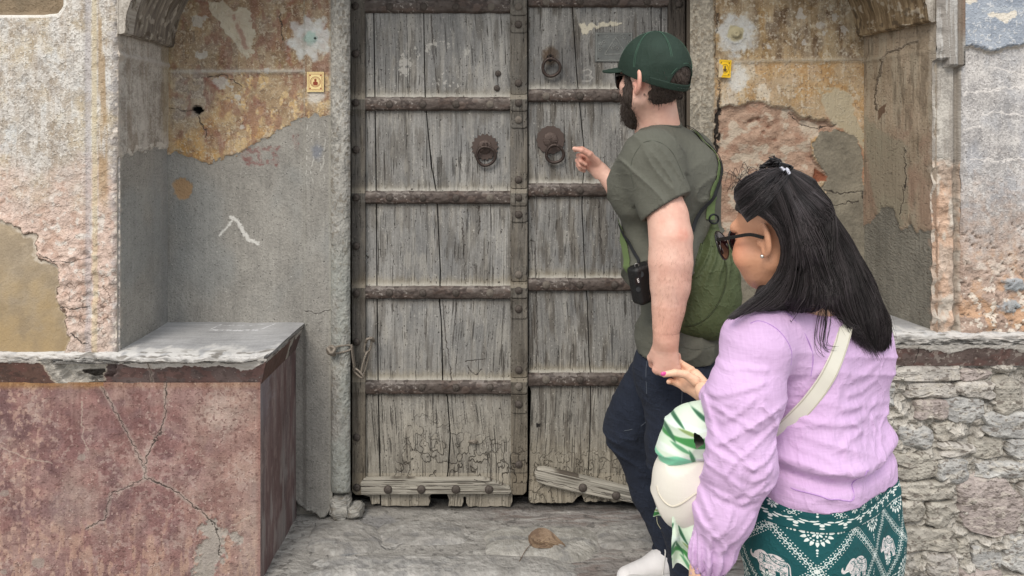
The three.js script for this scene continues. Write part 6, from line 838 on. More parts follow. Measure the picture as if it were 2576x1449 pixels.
// ---- jeans
{
  const pel = rc(at(1692, 930, 2.5), at(1744, 930, 2.65), 0.122, 0.122), nl = blend(0.05, rc(at(1702, 950, 2.48), at(1706, 1130, 2.45), 0.112, 0.088), rc(at(1706, 1130, 2.45), at(1722, 1300, 2.47), 0.086, 0.068), rc(at(1722, 1300, 2.47), at(1738, 1452, 2.5), 0.068, 0.062)), fl = blend(0.04, rc(at(1706, 950, 2.66), at(1594, 1078, 2.73), 0.118, 0.090), rc(at(1594, 1078, 2.73), at(1640, 1230, 2.73), 0.088, 0.066), rc(at(1640, 1230, 2.73), at(1690, 1376, 2.71), 0.066, 0.052), rc(at(1640, 960, 2.68), at(1600, 1030, 2.7), 0.085, 0.085));
  const top = wy(862, 2.5), cut1 = at(1690, 1390, 2.71);
  const F0 = (x, y, z) => { let d = mixr(mixr(pel(x, y, z), nl(x, y, z), 0.04), fl(x, y, z), 0.018); const kn = Math.hypot(x - at(1590, 1110, 2.73).x, y - at(1590, 1110, 2.73).y); d -= ridge3(x * 8, y * 30 + x * 12, z * 8) * 0.008 * (0.4 + 0.9 * (1 - ss(0.05, 0.16, kn))) + (vn3(x * 18, y * 40, z * 18) - .5) * 0.004; return Math.max(d, y - top, -y + Math.max(0.085, 0) - (z > CZ - 2.6 ? 0.05 : 0)); };
  const jt = clothTex([27, 35, 51], 0.5, 33, 0.5, 0.8), jm = matOf(jt, { roughness: 0.95 });
  const jeans = add(man, 'jeans', meshSDF(F0, boundsOf([at(1500, 850, 2.7), at(1860, 1470, 2.3), at(1860, 900, 2.84), V(0.5, 0.04, 0.6)], 0.04), 0.0075, planeUV(2.6)), jm);
  const sm = [], line = (pts, d) => tube(pts.map(([X, Y]) => onto(F0, at(X, Y, d), 0.0006)), 0.0011, 40, 5);
  sm.push(line([[1608, 1010], [1590, 1036], [1572, 1068], [1560, 1100], [1546, 1128]], 2.55), line([[1596, 1158], [1620, 1210], [1650, 1280], [1670, 1312]], 2.55), line([[1716, 930], [1718, 1000], [1720, 1080], [1724, 1130]], 2.3), line([[1606, 890], [1610, 930], [1612, 1000]], 2.4));
  for (const q of sm) addTo(man, jeans, 'seam', q, std({ color: 0x59606a, roughness: 0.9 }));
  const cu = []; for (let i = 0; i <= 24; i++) { const a = i / 24 * Math.PI * 2, c = at(1688, 1378, 2.71); cu.push(V(c.x + 0.055 * Math.cos(a), c.y + 0.006 * Math.cos(a), c.z + 0.05 * Math.sin(a))); } addTo(man, jeans, 'cuff', tube(cu, 0.010, 48, 8, true).scale(1, 1, 1), jm);
  addTo(man, jeans, 'pocket', band(F0, [[1756, 905], [1796, 902], [1830, 898]].map(([X, Y]) => at(X, Y, 2.4)), 0.012, 0.002, 0.001, 20), jm);
  // shoes
  const sole = std({ color: 0xd8d6d2, roughness: 0.6 }), upM = std({ color: 0xdedcdc, roughness: 0.7, bumpMap: jt.bump, bumpScale: 0.4 }), sock = std({ color: 0x8c9196, roughness: 0.95 });
  const shoe = (hx, hz, dir, heelUp) => { const g = V(dir.x, 0, dir.z).normalize(), B0 = basis(g), H = V(hx, 0.0, hz), w = (x, y, z) => toWorld(B0, H, 1, V(x, y, z)); const up = blend(0.03, rc(w(0, 0.055, -0.02), w(0, 0.045, 0.06), 0.042, 0.045), rc(w(0, 0.045, 0.06), w(0, 0.033, 0.19), 0.044, 0.034), rc(w(0, 0.10, -0.015), w(0, 0.06, 0.03), 0.036, 0.04)), so = (x, y, z) => { const px = x - H.x, pz = z - H.z, l = px * B0[0].x + pz * B0[0].z, f = px * g.x + pz * g.z; const e = Math.hypot(l / (0.043 + 0.006 * Math.sin(f * 14)), (f - 0.085) / 0.152) - 1; return Math.max(e * 0.043, Math.abs(y - 0.017) - 0.013); };
    const sh = add(man, 'shoe', meshSDF((x, y, z) => Math.max(up(x, y, z), 0.022 - y), boundsOf([w(0, 0.06, 0.08)], 0.2), 0.006, planeUV(2)), upM); addTo(man, sh, 'sole', meshSDF(so, boundsOf([w(0, 0.02, 0.085)], 0.18), 0.006), sole);
    const lc = []; for (let i = 0; i < 5; i++) { const f = 0.055 + i * 0.02, y = 0.098 - i * 0.008; lc.push(tube([w(-0.03, y - 0.018, f), w(-0.012, y - 0.002, f + 0.004), w(0.012, y - 0.002, f + 0.002), w(0.03, y - 0.018, f)], 0.0026, 14, 6)); } lc.push(tube([w(0.004, 0.10, 0.055), w(0.03, 0.11, 0.06), w(0.045, 0.075, 0.075), w(0.055, 0.03, 0.09)], 0.0022, 20, 6)); addTo(man, sh, 'lace', mergeGeometries(lc), sole);
    add(man, 'sock', meshSDF(rc(w(0, 0.07, -0.018), w(0, 0.16, -0.020), 0.043, 0.043), boundsOf([w(0, 0.115, -0.02)], 0.1), 0.007), sock); };
  const a1 = at(1690, 1400, 2.71); shoe(a1.x + 0.012, a1.z, V(-0.85, 0, 0.35)); const a2 = at(1738, 1440, 2.5); shoe(a2.x, a2.z, V(-0.8, 0, -0.4));
}
// ---- olive cross-body bag and the camera on its strap
{
  const bag = thing('crossbody_bag', 'soft olive green crescent bag hanging against the back of the man', 'bag');
  const bd = 2.40, base = blend(0.05, rc(at(1797, 566, 2.46), at(1796, 660, 2.42), 0.012, 0.050), ell(at(1778, 742, bd), V(0.088, 0.118, 0.058)), rc(at(1722, 812, bd), at(1790, 800, bd), 0.036, 0.055), rc(at(1806, 640, 2.43), at(1822, 745, bd), 0.03, 0.042));
  const ap = at(1797, 555, 2.46);
  const f = (x, y, z) => { const an = Math.atan2(x - ap.x, ap.y - y), r = Math.hypot(x - ap.x, y - ap.y); return base(x, y, z) - (Math.pow(0.5 + 0.5 * Math.sin(an * 34 + vn(x * 14, y * 14) * 6), 2)) * 0.007 * ss(0.03, 0.09, r) * (1 - ss(0.14, 0.24, r)) - (vn3(x * 16, y * 12, z * 16) - .5) * 0.008; };
  const bm = matOf(clothTex([67, 78, 47], 0.6, 44, 0.5, 0.3), { roughness: 0.72 });
  part('bag_body', meshSDF(f, boundsOf([at(1690, 560, 2.4), at(1870, 870, 2.4)], 0.07), 0.0055, planeUV(2.4)), bm, bag);
  const seam = [[1803, 575], [1826, 640], [1828, 700], [1812, 756], [1784, 796], [1750, 820], [1712, 832]].map(([X, Y]) => onto(f, at(X, Y, 2.33), 0.0005)); part('piping', tube(seam, 0.0022, 60, 6), bm, bag);
  const webM = std({ color: 0x5c6e44, roughness: 0.85 });
  const body = (x, y, z) => Math.min(shirtF(x, y, z), slv(x, y, z) + 0.02);
  part('strap', band(shirtF, [at(1738, 330, 2.68), at(1762, 372, 2.60), at(1782, 430, 2.52), at(1794, 490, 2.46), at(1797, 552, 2.44)], 0.030, 0.002, 0.003, 50), webM, bag);
  part('strap', band(shirtF, [at(1546, 560, 2.52), at(1562, 620, 2.44), at(1584, 690, 2.40), at(1606, 750, 2.37), at(1650, 800, 2.36), at(1700, 826, 2.37)], 0.028, 0.002, 0.003, 50), webM, bag);
  part('strap_ring', new THREE.TorusGeometry(0.014, 0.003, 8, 24).translate(...at(1796, 551, 2.425).toArray()), std({ color: 0x23272a, roughness: 0.4, metalness: 0.7 }), bag);
  const cam = thing('camera', 'small black camera on a thin strap at the side of the man', 'camera'), cm = std({ color: 0x111214, roughness: 0.5, bumpMap: ironTex.bump, bumpScale: 0.3 }), C = at(1618, 712, 2.33);
  const g = new RoundedBoxGeometry(0.075, 0.115, 0.05, 4, 0.014); const b0 = part('camera_body', g, cm, cam); b0.position.copy(C); b0.rotation.set(0, 0.5, 0.22);
  const ln = new THREE.LatheGeometry([[0.0, 0], [0.026, 0], [0.026, 0.012], [0.024, 0.014], [0.024, 0.026], [0.021, 0.028], [0.0, 0.027]].map(([a, b]) => new THREE.Vector2(a, b)), 32); const l0 = part('lens', ln, std({ color: 0x0a0a0c, roughness: 0.25 }), cam); l0.position.copy(C).add(V(0.028, 0.022, 0.012)); l0.rotation.set(0.6, 0, -1.15);
  for (const [X, Y, r] of [[1612, 690, 0.009], [1606, 728, 0.007]]) { const k = part('dial', new THREE.CylinderGeometry(r, r, 0.006, 20), std({ color: 0x1b1c1f, roughness: 0.35 }), cam); k.position.copy(at(X, Y, 2.298)); k.rotation.set(1.45, 0, 0.3); }
  const tc = document.createElement('canvas'); tc.width = 64; tc.height = 64; const c2 = tc.getContext('2d'); c2.fillStyle = '#121315'; c2.fillRect(0, 0, 64, 64); c2.fillStyle = '#e8e8e8'; c2.font = 'bold 50px sans-serif'; c2.textAlign = 'center'; c2.translate(32, 32); c2.rotate(-0.2); c2.fillText('E', 0, 17); const tt = new THREE.CanvasTexture(tc); tt.colorSpace = THREE.SRGBColorSpace; const lb = part('lettering', new THREE.PlaneGeometry(0.022, 0.022), std({ map: tt, roughness: 0.4 }), cam); lb.position.copy(at(1606, 706, 2.292)); lb.rotation.set(0, 0.5, 0.22);
  const sM = std({ color: 0x15181c, roughness: 0.7 }); part('lug', new THREE.TorusGeometry(0.006, 0.0016, 6, 16).translate(...at(1602, 668, 2.31).toArray()), std({ color: 0x8a8a88, metalness: 0.8, roughness: 0.3 }), cam);
  part('strap', band(shirtF, [at(1547, 566, 2.5), at(1566, 606, 2.42), at(1584, 640, 2.37), at(1601, 672, 2.33)], 0.010, 0.002, 0.006, 40), sM, cam);
  part('strap', band(shirtF, [at(1728, 322, 2.68), at(1752, 352, 2.62), at(1774, 392, 2.56), at(1795, 440, 2.5), at(1794, 490, 2.46), at(1768, 540, 2.42), at(1742, 580, 2.4)], 0.014, 0.002, 0.008, 60), sM, cam);
}
// ------------------------------------------------------------------ the woman holding his hand
const wBase = at(2070, 2144, 1.83); wBase.y = GND;
const woman = person('woman with long black hair in a lilac linen blouse, seen from behind', wBase);
const wF = V(-0.67, -0.24, -0.72), wB = basis(wF), wC = at(1957, 582, 1.665), wS = 0.95, wHead0 = headF(true);
const plump = blend(0.02, rc(V(0.048, -0.046, 0.058), V(0.03, -0.075, 0.060), 0.031, 0.026), rc(V(-0.048, -0.046, 0.058), V(-0.03, -0.075, 0.060), 0.031, 0.026));
const wHead = (x, y, z) => mixr(wHead0(x, y, z), plump(x, y, z), 0.02);
const wh = (x, y, z) => toWorld(wB, wC, wS, V(x, y, z));
const wLsh = at(1902, 868, 1.665), wRsh = at(2146, 862, 1.94), wElL = at(1862, 1150, 1.62), wWrL = at(1776, 1432, 1.655), wElR = at(1990, 1060, 1.99), wWrR = at(1772, 984, 2.15);
const headWF = local(wB, wC, wS, wHead), neckWF = blend(0.03, rc(at(2000, 670, 1.68), at(2052, 790, 1.81), 0.050, 0.058), rc(at(1968, 700, 1.66), at(2040, 780, 1.79), 0.03, 0.05));
const blouseCore = blend(0.07, rc(at(2012, 935, 1.785), at(2112, 930, 1.94), 0.114, 0.114), rc(at(2040, 1110, 1.75), at(2116, 1105, 1.89), 0.114, 0.114), rc(at(2030, 1215, 1.76), at(2118, 1212, 1.88), 0.121, 0.121), blend(0.04, rc(at(2054, 790, 1.81), wLsh, 0.064, 0.075), rc(at(2054, 790, 1.81), wRsh, 0.064, 0.085)));
const sleeveL = blend(0.035, rc(wLsh, at(1872, 1000, 1.64), 0.078, 0.083), rc(at(1872, 1000, 1.64), wElL, 0.083, 0.074), rc(wElL, at(1819, 1290, 1.63), 0.073, 0.067), rc(at(1819, 1290, 1.63), at(1790, 1385, 1.645), 0.067, 0.051), rc(at(1790, 1385, 1.645), at(1777, 1432, 1.655), 0.05, 0.027));
const sleeveR = blend(0.03, rc(wRsh, wElR, 0.08, 0.062), rc(wElR, at(1845, 1020, 2.08), 0.062, 0.058), rc(at(1845, 1020, 2.08), at(1792, 996, 2.13), 0.056, 0.036));
const DX = (a) => 1628.9 + a * 0.3724, DY = (b) => 909.2 + b * 0.3724;
const creaseSet = (d, L) => L.map((l) => { const p = l.map(([a, b]) => [wx(DX(a), d), wy(DY(b), d)]); return { p, x0: Math.min(...p.map((q) => q[0])) - 0.04, x1: Math.max(...p.map((q) => q[0])) + 0.04, y0: Math.min(...p.map((q) => q[1])) - 0.04, y1: Math.max(...p.map((q) => q[1])) + 0.04 }; });
const creaseS = creaseSet(1.57, [[[470, 262], [640, 196], [790, 150]], [[470, 330], [620, 402], [720, 452]], [[520, 420], [660, 300], [700, 250]], [[420, 480], [560, 582], [690, 694]], [[370, 575], [520, 645], [690, 690]], [[690, 690], [800, 650], [890, 580]], [[620, 620], [760, 520], [900, 430]], [[520, 740], [590, 640]], [[400, 700], [520, 764], [620, 830]], [[604, 700], [598, 900]], [[370, 900], [430, 1070]], [[310, 960], [390, 1150], [470, 1300]], [[410, 1150], [510, 1245], [560, 1340]], [[570, 990], [520, 1150], [470, 1210]], [[720, 1060], [610, 1220], [500, 1340]], [[470, 900], [610, 952], [720, 930]], [[400, 230], [440, 360], [470, 490]], [[560, 90], [680, 60], [820, 66]], [[780, 300], [860, 380], [900, 470]], [[700, 780], [780, 760], [830, 700]], [[480, 560], [560, 500], [600, 440]], [[640, 960], [700, 880], [800, 800]]]);
const creaseB = creaseSet(1.74, [[[880, 140], [1000, 90], [1060, 10]], [[900, 170], [990, 140], [1100, 60]], [[920, 300], [1100, 332], [1500, 362], [1650, 330]], [[1320, 350], [1400, 436]], [[1220, 470], [1244, 650]], [[1180, 480], [1260, 430], [1380, 420]], [[1420, 510], [1480, 572], [1520, 550]], [[1520, 700], [1500, 870]], [[1412, 820], [1412, 950]], [[930, 480], [1080, 520], [1180, 600]], [[1300, 180], [1460, 210], [1640, 190]], [[1360, 90], [1500, 110], [1660, 80]], [[1240, 250], [1420, 280]], [[1560, 420], [1600, 520], [1660, 560]], [[1020, 620], [1180, 600], [1380, 620]], [[860, 800], [1000, 830], [1160, 900]], [[1180, 840], [1240, 930]], [[1560, 820], [1620, 900]]]);
const creased = (S, x, y, A, w) => { let s = 0; for (const c of S) { if (x < c.x0 || x > c.x1 || y < c.y0 || y > c.y1) continue; const d = dLine(x, y, c.p); s += A * (Math.exp(-((d / w) ** 2)) - 0.55 * Math.exp(-(((d - w * 2.1) / (w * 1.3)) ** 2))); } return s; };
const linenFold = (x, y, z, k) => {
  const wx0 = x + (vn3(x * 6, y * 6, z * 6) - .5) * 0.10, wy0 = y + (vn3(x * 6 + 9, y * 6, z * 6) - .5) * 0.10;
  return k * (Math.pow(ridge3(wx0 * 5, wy0 * 8, z * 5), 4) * 0.0050 + Math.pow(ridge3(wx0 * 12 + 5, wy0 * 9, z * 12), 4) * 0.0016 + (vn3(x * 4, y * 6, z * 4) - .5) * 0.010);
};
const blouseF = (() => {
  const hemY = wy(1250, 1.74), neckHole = rc(at(1990, 690, 1.69), at(2048, 782, 1.805), 0.05, 0.064), rollY = wy(1148, 1.72), aL = wElL.clone().sub(wLsh).normalize();
  return (x, y, z) => {
    let b = blouseCore(x, y, z);
    // a soft roll over the waist and horizontal drag lines across the back
    const ry = y - rollY + 0.020 * Math.sin((x - 0.6) * 7); b += 0.013 * Math.exp(-(((ry + 0.02) / 0.016) ** 2)) - 0.010 * Math.exp(-(((ry - 0.012) / 0.02) ** 2));
    b -= Math.pow(ridge3(x * 3 + z * 3, y * 20 + x * 5, z * 3), 2) * 0.005 * ss(0.55, 0.75, y);
    const hk = 0.25 + 0.75 * ss(0.0, 0.07, y - hemY); b -= hk * linenFold(x, y, z, 0.8) - 0.006 + hk * creased(creaseB, x, y, 0.0019, 0.0065);
    const el = Math.hypot(x - wElL.x, y - wElL.y, z - wElL.z);
    let s = sleeveL(x, y, z) + 0.0115 - linenFold(x + 3, y, z, 1.0) - creased(creaseS, x, y, 0.0024, 0.0052) - Math.pow(ridge3(x * 6 + y * 5, y * 12 - x * 5, z * 6), 2) * 0.013 * (1 - ss(0.05, 0.2, el));
    const g = ss(wy(1300, 1.64), wy(1410, 1.65), y); if (g > 0) { const an = Math.atan2(z - wWrL.z, x - wWrL.x); s -= 0.007 * g * Math.sin(an * 15 + vn(y * 8, 2) * 3) - 0.003 * g; }
    b = mixr(b, s, 0.018);
    b = mixr(b, sleeveR(x, y, z) - linenFold(x, y, z, 0.9), 0.02);
    b = -mixr(-b, neckHole(x, y, z), 0.008);
    const inHem = Math.hypot(x - wx(1830, 1.63), z - (CZ - 1.63)) < 0.16 && sleeveL(x, y, z) < 0.02;
    return inHem ? b : Math.max(b, hemY + 0.020 * Math.cos((x - wx(2080, 1.8)) * 8) - 0.008 - y + (0));
  };
})();
{
  // ---- body
  const wt = skinTex([230, 184, 154], [240, 200, 172], 14), wSkin = new THREE.MeshPhysicalMaterial({ ...matSkin(wt), roughness: 0.5 });
  const inner = blend(0.05, rc(at(2030, 940, 1.8), at(2120, 940, 1.94), 0.075, 0.075), rc(at(2050, 1250, 1.76), at(2115, 1250, 1.87), 0.075, 0.075), rc(at(2054, 800, 1.815), at(2080, 1000, 1.84), 0.052, 0.075), rc(at(2054, 800, 1.815), wLsh, 0.05, 0.05), rc(at(2054, 800, 1.815), wRsh, 0.05, 0.05), rc(wLsh, wElL, 0.048, 0.04), rc(wElL, wWrL, 0.04, 0.024), rc(wRsh, wElR, 0.046, 0.04), rc(wElR, wWrR, 0.038, 0.0265));
  const kn = [V(wx(2010, 1.78), 0.32, CZ - 1.76), V(wx(2120, 1.86), 0.32, CZ - 1.88)], an = [V(wx(2010, 1.78), GND + 0.08, CZ - 1.76), V(wx(2120, 1.86), GND + 0.08, CZ - 1.88)];
  const legs = blend(0.03, rc(at(2030, 1330, 1.76), kn[0], 0.06, 0.05), rc(kn[0], an[0], 0.048, 0.034), rc(at(2110, 1330, 1.86), kn[1], 0.06, 0.05), rc(kn[1], an[1], 0.048, 0.034), ...an.map((a) => rc(a.clone().add(V(0, -0.05, 0.0)), a.clone().add(V(-0.11, -0.062, -0.10)), 0.03, 0.022)));
  handSDF.side = 1;
  const hR = handSDF(at(1774, 986, 2.20), at(1694, 926, 2.325).sub(at(1774, 986, 2.20)), V(-0.30, 0.10, 0.95), [[0.35, 0.8, 0.8], [0.35, 0.85, 0.8], [0.4, 0.9, 0.8], [0.4, 0.9, 0.8]], [at(1748, 958, 2.20), at(1726, 942, 2.20), at(1698, 938, 2.196), at(1671, 942, 2.198)], 0.93);
  const hL = handSDF(wWrL, V(-0.1, -1, -0.05), V(0.4, 0, -0.9), [[0.25, 0.3, 0.2], [0.3, 0.35, 0.2], [0.35, 0.35, 0.2], [0.4, 0.4, 0.2]], [[0.026, 0.03, 0.006], [0.044, 0.052, 0.014], [0.052, 0.076, 0.022], [0.052, 0.096, 0.03]], 0.92);
  const col = (p, g, o) => { o[0] = 246; o[1] = 244; o[2] = 242; const l = V(0, 0, 0).subVectors(p, wC), ex = l.dot(wB[0]), ey = l.dot(wB[1]), ez = l.dot(wB[2]); if (p.distanceTo(wC) < 0.16) { mx(o, 222, 196, 182, 0.8); mx(o, 236, 182, 168, (1 - ss(0.02, 0.05, Math.hypot(ex - 0.05, ey + 0.03, ez - 0.07))) * 0.5); mx(o, 205, 120, 112, (1 - ss(0.008, 0.018, Math.hypot(ex * 0.5, ey + 0.075, (ez - 0.09) * 0.8))) * 0.8); } else if (p.x < at(1800, 950, 2.1).x && p.y > 0.5) { o[0] = 255; o[1] = 255; o[2] = 255; } };
  const uv = (p) => [p.x * 4, p.y * 4];
  const headNeck = (x, y, z) => mixr(headWF(x, y, z), neckWF(x, y, z), 0.03);
  const fore = rc(wElR, wWrR, 0.038, 0.0265);
  add(woman, 'body', mergeGeometries([meshSDF(blend(0.03, inner, legs), boundsOf([at(1880, 780, 1.8), at(2200, 1000, 1.95), at(1990, 1060, 2.02), at(1770, 980, 2.16), wWrL, an[0].clone().add(V(-0.12, -0.08, -0.1)), an[1]], 0.08), 0.011, uv, col),
    meshSDF(headNeck, boundsOf([wC, at(2030, 760, 1.78)], 0.16), 0.0036, uv, col),
    meshSDF((x, y, z) => mixr(hR.f(x, y, z), fore(x, y, z), 0.02), boundsOf(hR.pts, 0.03), 0.003, uv, col), meshSDF((x, y, z) => mixr(hL.f(x, y, z), rc(wElL, wWrL, 0.04, 0.024)(x, y, z), 0.02), boundsOf(hL.pts, 0.026), 0.0034, uv, col)]), wSkin);
  const nail = hR.tip.clone().addScaledVector(V(-0.3, 0.5, 0.8).normalize(), 0.0055), ng = new THREE.SphereGeometry(0.0085, 14, 10).scale(1.1, 0.75, 0.5); ng.translate(nail.x, nail.y, nail.z); add(woman, 'thumb_nail', ng, std({ color: 0xe0559c, roughness: 0.2 }));
  const eg = wh(0.090, -0.046, -0.002); add(woman, 'earring', new THREE.SphereGeometry(0.0042, 12, 8).translate(eg.x, eg.y, eg.z), std({ color: 0xd9d4cc, metalness: 0.9, roughness: 0.2 }));
  sunglasses(woman, wB, wh(0.004, -0.006, 0.018), wS * 1.06, 0x2a1518, 0x0c0b0b, true);
  // ---- blouse
  const bt = clothTex([208, 176, 216], 0.6, 55, 0.4, 0.6), bM = new THREE.MeshPhysicalMaterial({ map: bt.map, bumpMap: bt.bump, bumpScale: 1, roughness: 0.85, sheen: 0.35, sheenColor: new THREE.Color(0.9, 0.8, 1), sheenRoughness: 0.4 });
  const bl = add(woman, 'blouse', meshSDF(blouseF, boundsOf([at(1740, 760, 1.7), at(2270, 830, 1.95), at(1760, 1440, 1.5), at(2260, 1270, 1.85), at(1772, 985, 2.16), at(1900, 900, 1.52)], 0.06), 0.0052, planeUV(1.9), null, 2.6), bM);
  const sewn = [[[1982, 778], [1992, 800], [2030, 850], [2050, 900], [2042, 950]].map(([X, Y]) => onto(blouseF, at(X, Y, 1.66), 0.0002)), [[1880, 790], [1910, 785], [1950, 800], [1980, 830], [2010, 880], [2020, 930]].map(([X, Y]) => onto(blouseF, at(X, Y, 1.6), 0.0002))].map((p) => tube(p, 0.0011, 40, 5)); for (const q of sewn) addTo(woman, bl, 'seam', q, std({ color: 0xb58fcb, roughness: 0.9 }));
  const hp = []; for (let X = 1930; X <= 2244; X += 8) { const p = at(X, 1236 + 20 * Math.sin((X - 1930) / 314 * Math.PI), 1.62); hp.push(onto(blouseF, p, 0.0004)); } addTo(woman, bl, 'seam', tube(hp, 0.0011, 80, 5), std({ color: 0xb58fcb, roughness: 0.9 }));
  const cuff = []; for (let i = 0; i < 40; i++) { const a = i / 40 * Math.PI * 2, r = 0.030 + 0.004 * Math.sin(a * 13); cuff.push(V(wWrL.x + 0.004 + r * Math.cos(a), wWrL.y + 0.002 * Math.sin(a * 9) - 0.006, wWrL.z + r * Math.sin(a))); } const cg = [tube(cuff, 0.0055, 120, 6, true), tube(cuff.map((p, i) => p.clone().add(V(0.002 * Math.sin(i * 2), 0.012, 0))), 0.006, 120, 6, true)]; addTo(woman, bl, 'gathered_cuff', mergeGeometries(cg), bM).userData.kind = 'stuff';
  // ---- printed trousers
  const c = document.createElement('canvas'), S = 1024, TH = 1097; c.width = S; c.height = TH; const g = c.getContext('2d'); g.fillStyle = '#0d4f53'; g.fillRect(0, 0, S, TH); g.fillStyle = g.strokeStyle = '#dfe6e2'; g.lineCap = 'round';
  const dot = (x, y, r) => { g.beginPath(); g.arc(x, y, r, 0, 7); g.fill(); };
  const W2 = S / 2, H2 = TH / 2; // two by two tiles
  const chainLine = (x0, y0, x1, y1) => { const L = Math.hypot(x1 - x0, y1 - y0), n = Math.round(L / 20), ux = (x1 - x0) / L, uy = (y1 - y0) / L; for (let i = 0; i <= n; i++) { const t = i / n, x = lerp(x0, x1, t), y = lerp(y0, y1, t), s = i % 2 ? 1 : -1; g.lineWidth = 5; g.beginPath(); g.arc(x - uy * 6 * s, y + ux * 6 * s, 9, 0, 7); g.stroke(); dot(x - uy * 27, y + ux * 27, 4.2); dot(x + uy * 27, y - ux * 27, 4.2);  } };
  const medal = (x, y, k) => { for (let i = 0; i < 8; i++) { const a = i / 8 * 6.2832; g.save(); g.translate(x, y); g.rotate(a); g.beginPath(); g.ellipse(0, -26 * k, 7 * k, 14 * k, 0, 0, 7); g.fill(); g.restore(); } dot(x, y, 9 * k); for (let i = 0; i < 16; i++) { const a = i / 16 * 6.2832; dot(x + Math.cos(a) * 52 * k, y + Math.sin(a) * 56 * k, 6 * k); g.save(); g.translate(x, y); g.rotate(a); g.beginPath(); g.moveTo(-9 * k, -66 * k); g.quadraticCurveTo(-16 * k, -84 * k, 0, -102 * k); g.quadraticCurveTo(14 * k, -84 * k, 9 * k, -66 * k); g.fill(); g.restore(); } for (const [dx, dy] of [[-1, 0], [1, 0], [0, -1], [0, 1]]) for (let i = 0; i < 3; i++) dot(x + dx * (122 + i * 20) * k, y + dy * (122 + i * 20) * k, (8 - i * 1.6) * k); };
  const flower = (x, y, k) => { for (let i = 0; i < 8; i++) { const a = i / 8 * 6.2832; g.save(); g.translate(x, y); g.rotate(a); g.beginPath(); g.ellipse(0, -26 * k, 7 * k, 13 * k, 0, 0, 7); g.fill(); g.restore(); } g.lineWidth = 4 * k; g.beginPath(); g.arc(x, y, 8 * k, 0, 7); g.stroke(); };
  const eleph = (x, y, k) => { g.save(); g.translate(x, y); g.scale(k, k); g.fillStyle = '#d8d2d2'; g.beginPath(); g.moveTo(-62, -46); g.bezierCurveTo(-40, -78, -16, -70, -6, -54); g.bezierCurveTo(20, -76, 72, -66, 84, -20); g.bezierCurveTo(92, 10, 86, 40, 88, 78); g.lineTo(54, 78); g.lineTo(52, 40); g.lineTo(34, 40); g.lineTo(34, 78); g.lineTo(2, 78); g.lineTo(0, 42); g.lineTo(-14, 44); g.lineTo(-14, 76); g.lineTo(-46, 76); g.lineTo(-44, 30); g.bezierCurveTo(-58, 14, -58, 2, -64, -6); g.bezierCurveTo(-72, 18, -96, 22, -106, 2); g.bezierCurveTo(-110, -12, -106, -26, -96, -30); g.bezierCurveTo(-98, -12, -92, -4, -84, -8); g.bezierCurveTo(-78, -18, -78, -34, -62, -46); g.fill(); g.strokeStyle = '#0d4f53'; g.lineWidth = 4; g.beginPath(); g.moveTo(-34, -50); g.bezierCurveTo(-8, -40, -10, -6, -30, 6); g.moveTo(2, -52); g.bezierCurveTo(10, -20, 30, -4, 84, -6); g.moveTo(20, -58); g.bezierCurveTo(30, -40, 50, -30, 76, -36); g.stroke(); for (let i = 0; i < 170; i++) { const ax = rr(-44, 84), ay = rr(-52, 76); g.lineWidth = 1.6; g.beginPath(); g.arc(ax, ay, rr(2, 6), 0, rr(2, 5)); g.stroke(); } g.strokeStyle = '#d8d2d2'; g.lineWidth = 6; g.beginPath(); g.moveTo(84, -30); g.bezierCurveTo(104, -10, 94, 20, 100, 44); g.stroke(); g.fillStyle = '#f2f2ee'; g.beginPath(); g.moveTo(-58, -2); g.lineTo(-92, 10); g.lineTo(-60, 10); g.fill(); g.restore(); g.fillStyle = g.strokeStyle = '#dfe6e2'; };
  for (let i = -1; i <= 2; i++) for (let j = -1; j <= 2; j++) { const x = i * W2, y = j * H2; chainLine(x, y, x + W2 / 2, y + H2 / 2); chainLine(x + W2 / 2, y + H2 / 2, x + W2, y); chainLine(x + W2 / 2, y - H2 / 2, x, y); chainLine(x + W2 / 2, y - H2 / 2, x + W2, y); medal(x + W2 / 2, y, 1.0); flower(x, y - H2 * 0.28, 1.0); eleph(x + 6, y + H2 / 2 + 16, 1.16); }
  const pt = new THREE.CanvasTexture(c); pt.colorSpace = THREE.SRGBColorSpace; pt.wrapS = pt.wrapT = THREE.RepeatWrapping;
  const pAx = V(wx(2072, 1.82), 0, CZ - 1.82), waistY = wy(1230, 1.74), ct = clothTex([128, 128, 128], 0.5, 66, 0.6, 0.6);
  const tw = blend(0.06, rc(at(2006, 1330, 1.775), at(2122, 1328, 1.875), 0.124, 0.124), rc(at(2030, 1215, 1.76), at(2126, 1212, 1.885), 0.112, 0.112), rc(at(2022, 1400, 1.765), kn[0].clone().add(V(-0.01, 0.1, 0)), 0.122, 0.105), rc(at(2116, 1400, 1.87), kn[1].clone().add(V(0, 0.1, 0)), 0.118, 0.105), rc(kn[0].clone().add(V(-0.01, 0.1, 0)), an[0].clone().add(V(0, 0.06, 0)), 0.105, 0.07), rc(kn[1].clone().add(V(0, 0.1, 0)), an[1].clone().add(V(0, 0.06, 0)), 0.105, 0.07));
  const trF = (x, y, z) => Math.max(tw(x, y, z) - (vn3(x * 14, y * 5, z * 14) - .5) * 0.010 - ridge3(x * 9, y * 12, z * 9) * 0.004, y - waistY, an[0].y + 0.02 - y);
  const tM = std({ map: pt, roughness: 0.92, bumpMap: ct.bump, bumpScale: 0.7 });
  const tg = meshSDF(trF, boundsOf([at(1830, 1200, 1.7), at(2270, 1210, 1.95), an[0], an[1]], 0.13), 0.0075, (p) => [Math.atan2(p.x - pAx.x, p.z - pAx.z) * 0.155 / 0.28 + 0.12 - 0.13, (p.y - waistY) / 0.30 + 0.157]);
